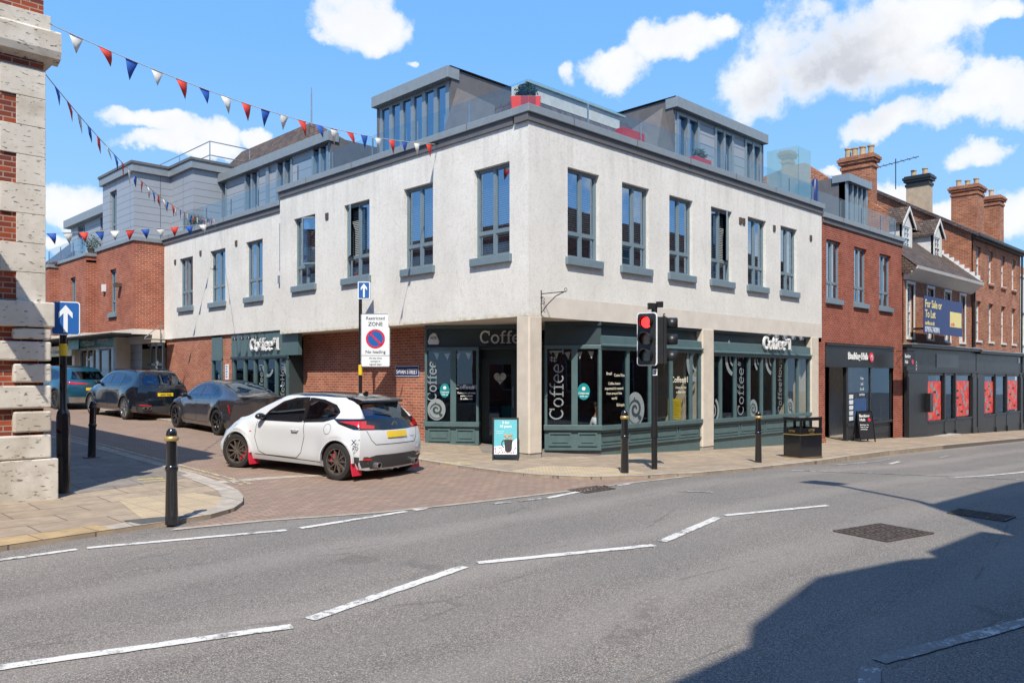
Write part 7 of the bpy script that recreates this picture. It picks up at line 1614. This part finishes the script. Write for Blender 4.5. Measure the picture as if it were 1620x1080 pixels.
bm = bmn(); prism(bm, Fr(F.P(0, 2.50), F.U, F.N), rrect(.40, 1.03, .06), -.03, 0); h2_ = obj('backing_board', bm, 'blackm', t, world=False)
bm = bmn(); fbox(bm, F, -.14, .14, 2.05, 2.95, -.16, .03); obj('signal_head', bm, 'blackm', h2_, world=False)
for z in (2.82, 2.50, 2.18):
    bm = bmn(); G = Fr(F.P(0, z), F.U, F.N); rr = []
    for d, r in ((.03, .125), (.24, .12)): rr.append([bm.verts.new(G.P(r*math.cos(R(a)), r*math.sin(R(a)), d)) for a in [-40+260*k/20 for k in range(21)]])
    for k in range(20): bm.faces.new((rr[0][k], rr[0][k+1], rr[1][k+1], rr[1][k]))
    vz = obj('visor', bm, 'blackm', h2_, world=False, smooth=True); md = vz.modifiers.new('s', 'SOLIDIFY'); md.thickness = .004
bm = bmn(); fbox(bm, Fr((0, 0, 0), fd(-45)[0], fd(-45)[1]), -.14, -.02, 3.10, 3.22, .02, .12); fbox(bm, Fr((0, 0, 0), fd(-45)[0], fd(-45)[1]), .03, .16, 3.14, 3.25, -.02, .08); tube(bm, [(0, 0, 3.05), (.08, .02, 3.0), (.14, .02, 2.8), (.1, 0, 2.6)], .010, 5); obj('detector', bm, 'black', t, world=False)
bm = bmn(); Fz = Fr((0, -.058, 0), (1, 0, 0), (0, -1, 0)); U_, N_ = fd(-45); Fz = Fr(N_*.060, U_, N_); fbox(bm, Fz, -.045, .045, 1.82, 1.95, 0, .006); np_ = obj('number_tag', bm, 'signwhite', t, world=False); bm = bmn(); text(bm, Fz, '2', 0, 1.845, .075, 'CENTER', t=.001, d=.006, bold=.02); obj('numeral', bm, 'signblack', np_, world=False)
# litter bin
x, y = 7.15, -2.80
t = thing('litter_bin', 'square black litter bin with gold bands near the kerb', 'litter bin', (x, y, gz(x, y)-.01))
U_, N_ = fd(-14)
def ring4(bm, w, d, z0, z1, tk):
    for a, b, c, e in ((-w, w, -d, -d+tk), (-w, w, d-tk, d), (-w, -w+tk, -d+tk, d-tk), (w-tk, w, -d+tk, d-tk)): fbox(bm, Fr((0, 0, 0), U_, N_), a, b, z0, z1, c, e)
bm = bmn(); w, d = .40, .27; ring4(bm, w, d, .0, .62, .02); fbox(bm, Fr((0, 0, 0), U_, N_), -w+.01, w-.01, .02, .04, -d+.01, d-.01); ring4(bm, w+.01, d+.01, 0, .03, .03); body_ = obj('body', bm, 'blackg', t, world=False, bevel=.008)
bm = bmn(); ring4(bm, w+.004, d+.004, .62, .78, .02); ring4(bm, w+.004, d+.004, .96, 1.02, .03); fbox(bm, Fr((0, 0, 0), U_, N_), -w-.01, w+.01, 1.02, 1.045, -d-.01, d+.01)
for a in (-w, w-.07, -.04): fbox(bm, Fr((0, 0, 0), U_, N_), a, a+.07, .78, .96, -d, -d+.04); fbox(bm, Fr((0, 0, 0), U_, N_), a, a+.07, .78, .96, d-.04, d)
obj('hood', bm, 'blackg', t, world=False, bevel=.006)
bm = bmn(); ring4(bm, w+.008, d+.008, .60, .625, .01); obj('gold_band', bm, 'gold', t, world=False); bm = bmn(); ring4(bm, w+.014, d+.014, .03, .045, .01); obj('gold_band', bm, 'gold', t, world=False)
bm = bmn(); Fz = Fr(N_*(d+.004), U_, N_); text(bm, Fz, 'LITTER', 0, .70, .055, 'CENTER', t=.001, d=.001, bold=.02); text(bm, Fz, 'keep tidy', 0, .645, .03, 'CENTER', t=.001, d=.001); G2 = Fr(-U_*(w+.004), N_*1, -U_); text(bm, Fr(-U_*(w+.004), -N_, -U_) if False else Fr(-U_*(w+.004), N_, -U_), 'LITTER', 0, .68, .045, 'CENTER', t=.001, d=.001, bold=.02); obj('lettering', bm, 'gold', t, world=False)
# cafe pavement board
def aboard(loc, ang, w, h, name, label, facebuild, frame='black', lean=.20):
    t = thing(name, label, 'sign', loc, rotz=0); U_, N_ = fd(ang)
    def leaf(sg):
        o = Vector((0, 0, 0)); V = (Z3*h-N_*lean*sg).normalized(); base = N_*lean*sg
        class L(Fr):
            def P(s, u, v, d=0): return base+U_*u+V*v+(N_*sg)*d
        return L((0, 0, 0), U_, N_*sg)
    F = leaf(1); B_ = leaf(-1); bm = bmn()
    for G in (F, B_):
        fbox(bm, G, -w/2, -w/2+.035, 0, h, -.015, .015); fbox(bm, G, w/2-.035, w/2, 0, h, -.015, .015); fbox(bm, G, -w/2+.035, w/2-.035, h-.035, h, -.015, .015); fbox(bm, G, -w/2+.035, w/2-.035, .10, .13, -.015, .015)
    fr_ = obj('frame', bm, frame, t, world=False)
    bm = bmn(); fbox(bm, F, -w/2+.035, w/2-.035, .13, h-.035, -.008, .006); fbox(bm, B_, -w/2+.035, w/2-.035, .13, h-.035, -.008, .006); return t, F, fr_, bm
t, F, fr_, bm = aboard((-.50, .20, .0), -46, .56, .92, 'pavement_board', 'blue and white pavement board picturing a topped mug, propped against the corner column', None)
fc = obj('face', bm, 'pale_teal' if False else 'tealsign', t, world=False)
MT['paleteal'] = plain('pale_teal', (.10, .42, .48), .5, var=.06)
fc.data.materials[0] = MT['paleteal']
bm = bmn(); prism(bm, F, [(-.24, .135), (.24, .135), (.24, .48), (.12, .38), (-.05, .32), (-.24, .30)], .0065, .008); obj('white_wave', bm, 'signwhite', fc, world=False)
bm = bmn(); rr_ = random.Random(5)
for i in range(26): disc(bm, F, rr_.uniform(-.22, .22), rr_.uniform(.15, .28), .014, .012, .008, .010, 7)
obj('confetti', bm, 'signred', fc, world=False)
bm = bmn(); prism(bm, F, [(-.03, .45), (.15, .45), (.13, .22), (.09, .18), (.02, .18), (-.01, .22)], .010, .014); stroke(bm, F, arc(-.03, .36, .05, .07, 90, 270), .02, .010, .013); obj('mug', bm, 'blackm', fc, world=False)
bm = bmn()
for i in range(16): disc(bm, F, .06+rr_.uniform(-.08, .08), .49+rr_.uniform(-.03, .07), .022, .02, .011, .014+i*.0005, 8)
obj('topping', bm, 'terracotta', fc, world=False)
bm = bmn(); text(bm, F, '3 for', 0, .79, .055, 'CENTER', t=.001, d=.007, bold=.03); text(bm, F, '10 years', 0, .71, .055, 'CENTER', t=.001, d=.007, bold=.03); text(bm, F, 'Celebrate with', -.13, .62, .022, 'CENTER', t=.001, d=.007); text(bm, F, 'us all month', -.13, .58, .022, 'CENTER', t=.001, d=.007); obj('lettering', bm, 'white', fc, world=False)
t, F, fr_, bm = aboard((17.0, -.42, gz(17, -.42)), -30, .66, 1.12, 'pavement_board', 'black pavement board with rounded corners outside the banking hub', None, 'blackg')
fc = obj('face', bm, 'signblack', t, world=False)
bm = bmn(); text(bm, F, 'Banking', -.24, .90, .10, t=.001, d=.007, bold=.02, maxw=.48); text(bm, F, 'Hub', -.24, .76, .10, t=.001, d=.007, bold=.02)
for i, w in enumerate(('Banking in the', 'heart of your', 'community')): text(bm, F, w, -.24, .60-i*.08, .045, t=.001, d=.007, bold=.015, maxw=.46)
obj('lettering', bm, 'white', fc, world=False); bm = bmn(); disc(bm, F, .17, .80, .06, .06, .007, .009); obj('round_emblem', bm, 'signred', fc, world=False)
# street lamp across the road (behind the viewer) whose arm shadow falls on the carriageway
t = thing('street_lamp', 'grey street lamp with a bracket arm behind the viewer', 'street lamp', (-5.95, -13.5, 0)); bm = bmn(); tube(bm, [(0, 0, 0), (0, 0, 10.3), (.35, .7, 10.9), (.9, 1.5, 11.0)], .07, 10); obj('column', bm, 'metal', t, world=False, smooth=True); bm = bmn(); box(bm, .6, 1.2, 1.3, 1.9, 10.95, 11.08); obj('lamp_head', bm, 'metal', t, world=False)
# ------------------------------------------------------------------ bunting
def bunting(label, P0, P1, sag, n, cols, f0=.02, f1=.98, sz=(.24, .32), seed=1, tails=0, wind=.25):
    P0, P1 = Vector(P0), Vector(P1); r = random.Random(seed)
    at = lambda s: P0.lerp(P1, s)-Z3*sag*4*s*(1-s)
    t = thing('bunting', label, 'bunting', tuple(P0), 'strings of triangular bunting')
    bm = bmn(); tube(bm, [at(i/40)-P0 for i in range(41)], .007, 5); obj('string', bm, 'string', t, world=False)
    for i in range(n):
        s = f0+(f1-f0)*(i+.5)/n; a = at(s); b = at(s+sz[0]/(P1-P0).length); tp = (a+b)/2-Z3*sz[1]*r.uniform(.8, 1.05)
        w = Vector((r.gauss(.18, .14), r.gauss(.16, .14), 0))*sz[1]*wind*3; tp += w; mid = (a+b)/2*.5+tp*.5+Vector((r.uniform(-.04, .04), r.uniform(-.04, .04), .02))
        bm = bmn(); v = [bm.verts.new(p-P0) for p in (a, b, (b+tp)/2+w*.15, tp, (a+tp)/2+w*.15, mid)]
        for f in ((0, 1, 5), (1, 2, 5), (2, 3, 5), (3, 4, 5), (4, 0, 5)): bm.faces.new([v[k] for k in f])
        o = obj('flag', bm, cols[i % len(cols)], t, world=False, recalc=False, smooth=True, ang=180); md = o.modifiers.new('s', 'SOLIDIFY'); md.thickness = .002
    return t
bunting('longest bunting string, from the stone cornice across the sky to the white wall', (-9.12, .95, 6.95), (-.12, 3.05, 7.42), .36, 20, ['flagwhite', 'flagred', 'flagblue'], .01, .985, (.22, .30), 3)
bunting('bunting string dropping steeply from the stone building past the clad tower', (-9.12, 1.0, 6.2), (-.05, 15.2, 7.3), .62, 30, ['flagblue', 'flagred', 'flagwhite'], .005, .97, (.19, .28), 5)
bunting('low bunting string crossing the side street in front of the brick terrace', (-.05, 15.2, 7.15), (-9.1, 17.6, 6.0), .18, 20, ['flagwhite', 'flagblue', 'flagred'], .01, .99, (.28, .36), 8)
bm = bmn(); tube(bm, [(-.02, 3.05, 7.46), (-.16, 3.05, 7.42)], .015, 6); obj('bunting_hook', bm, 'blackm', cb)
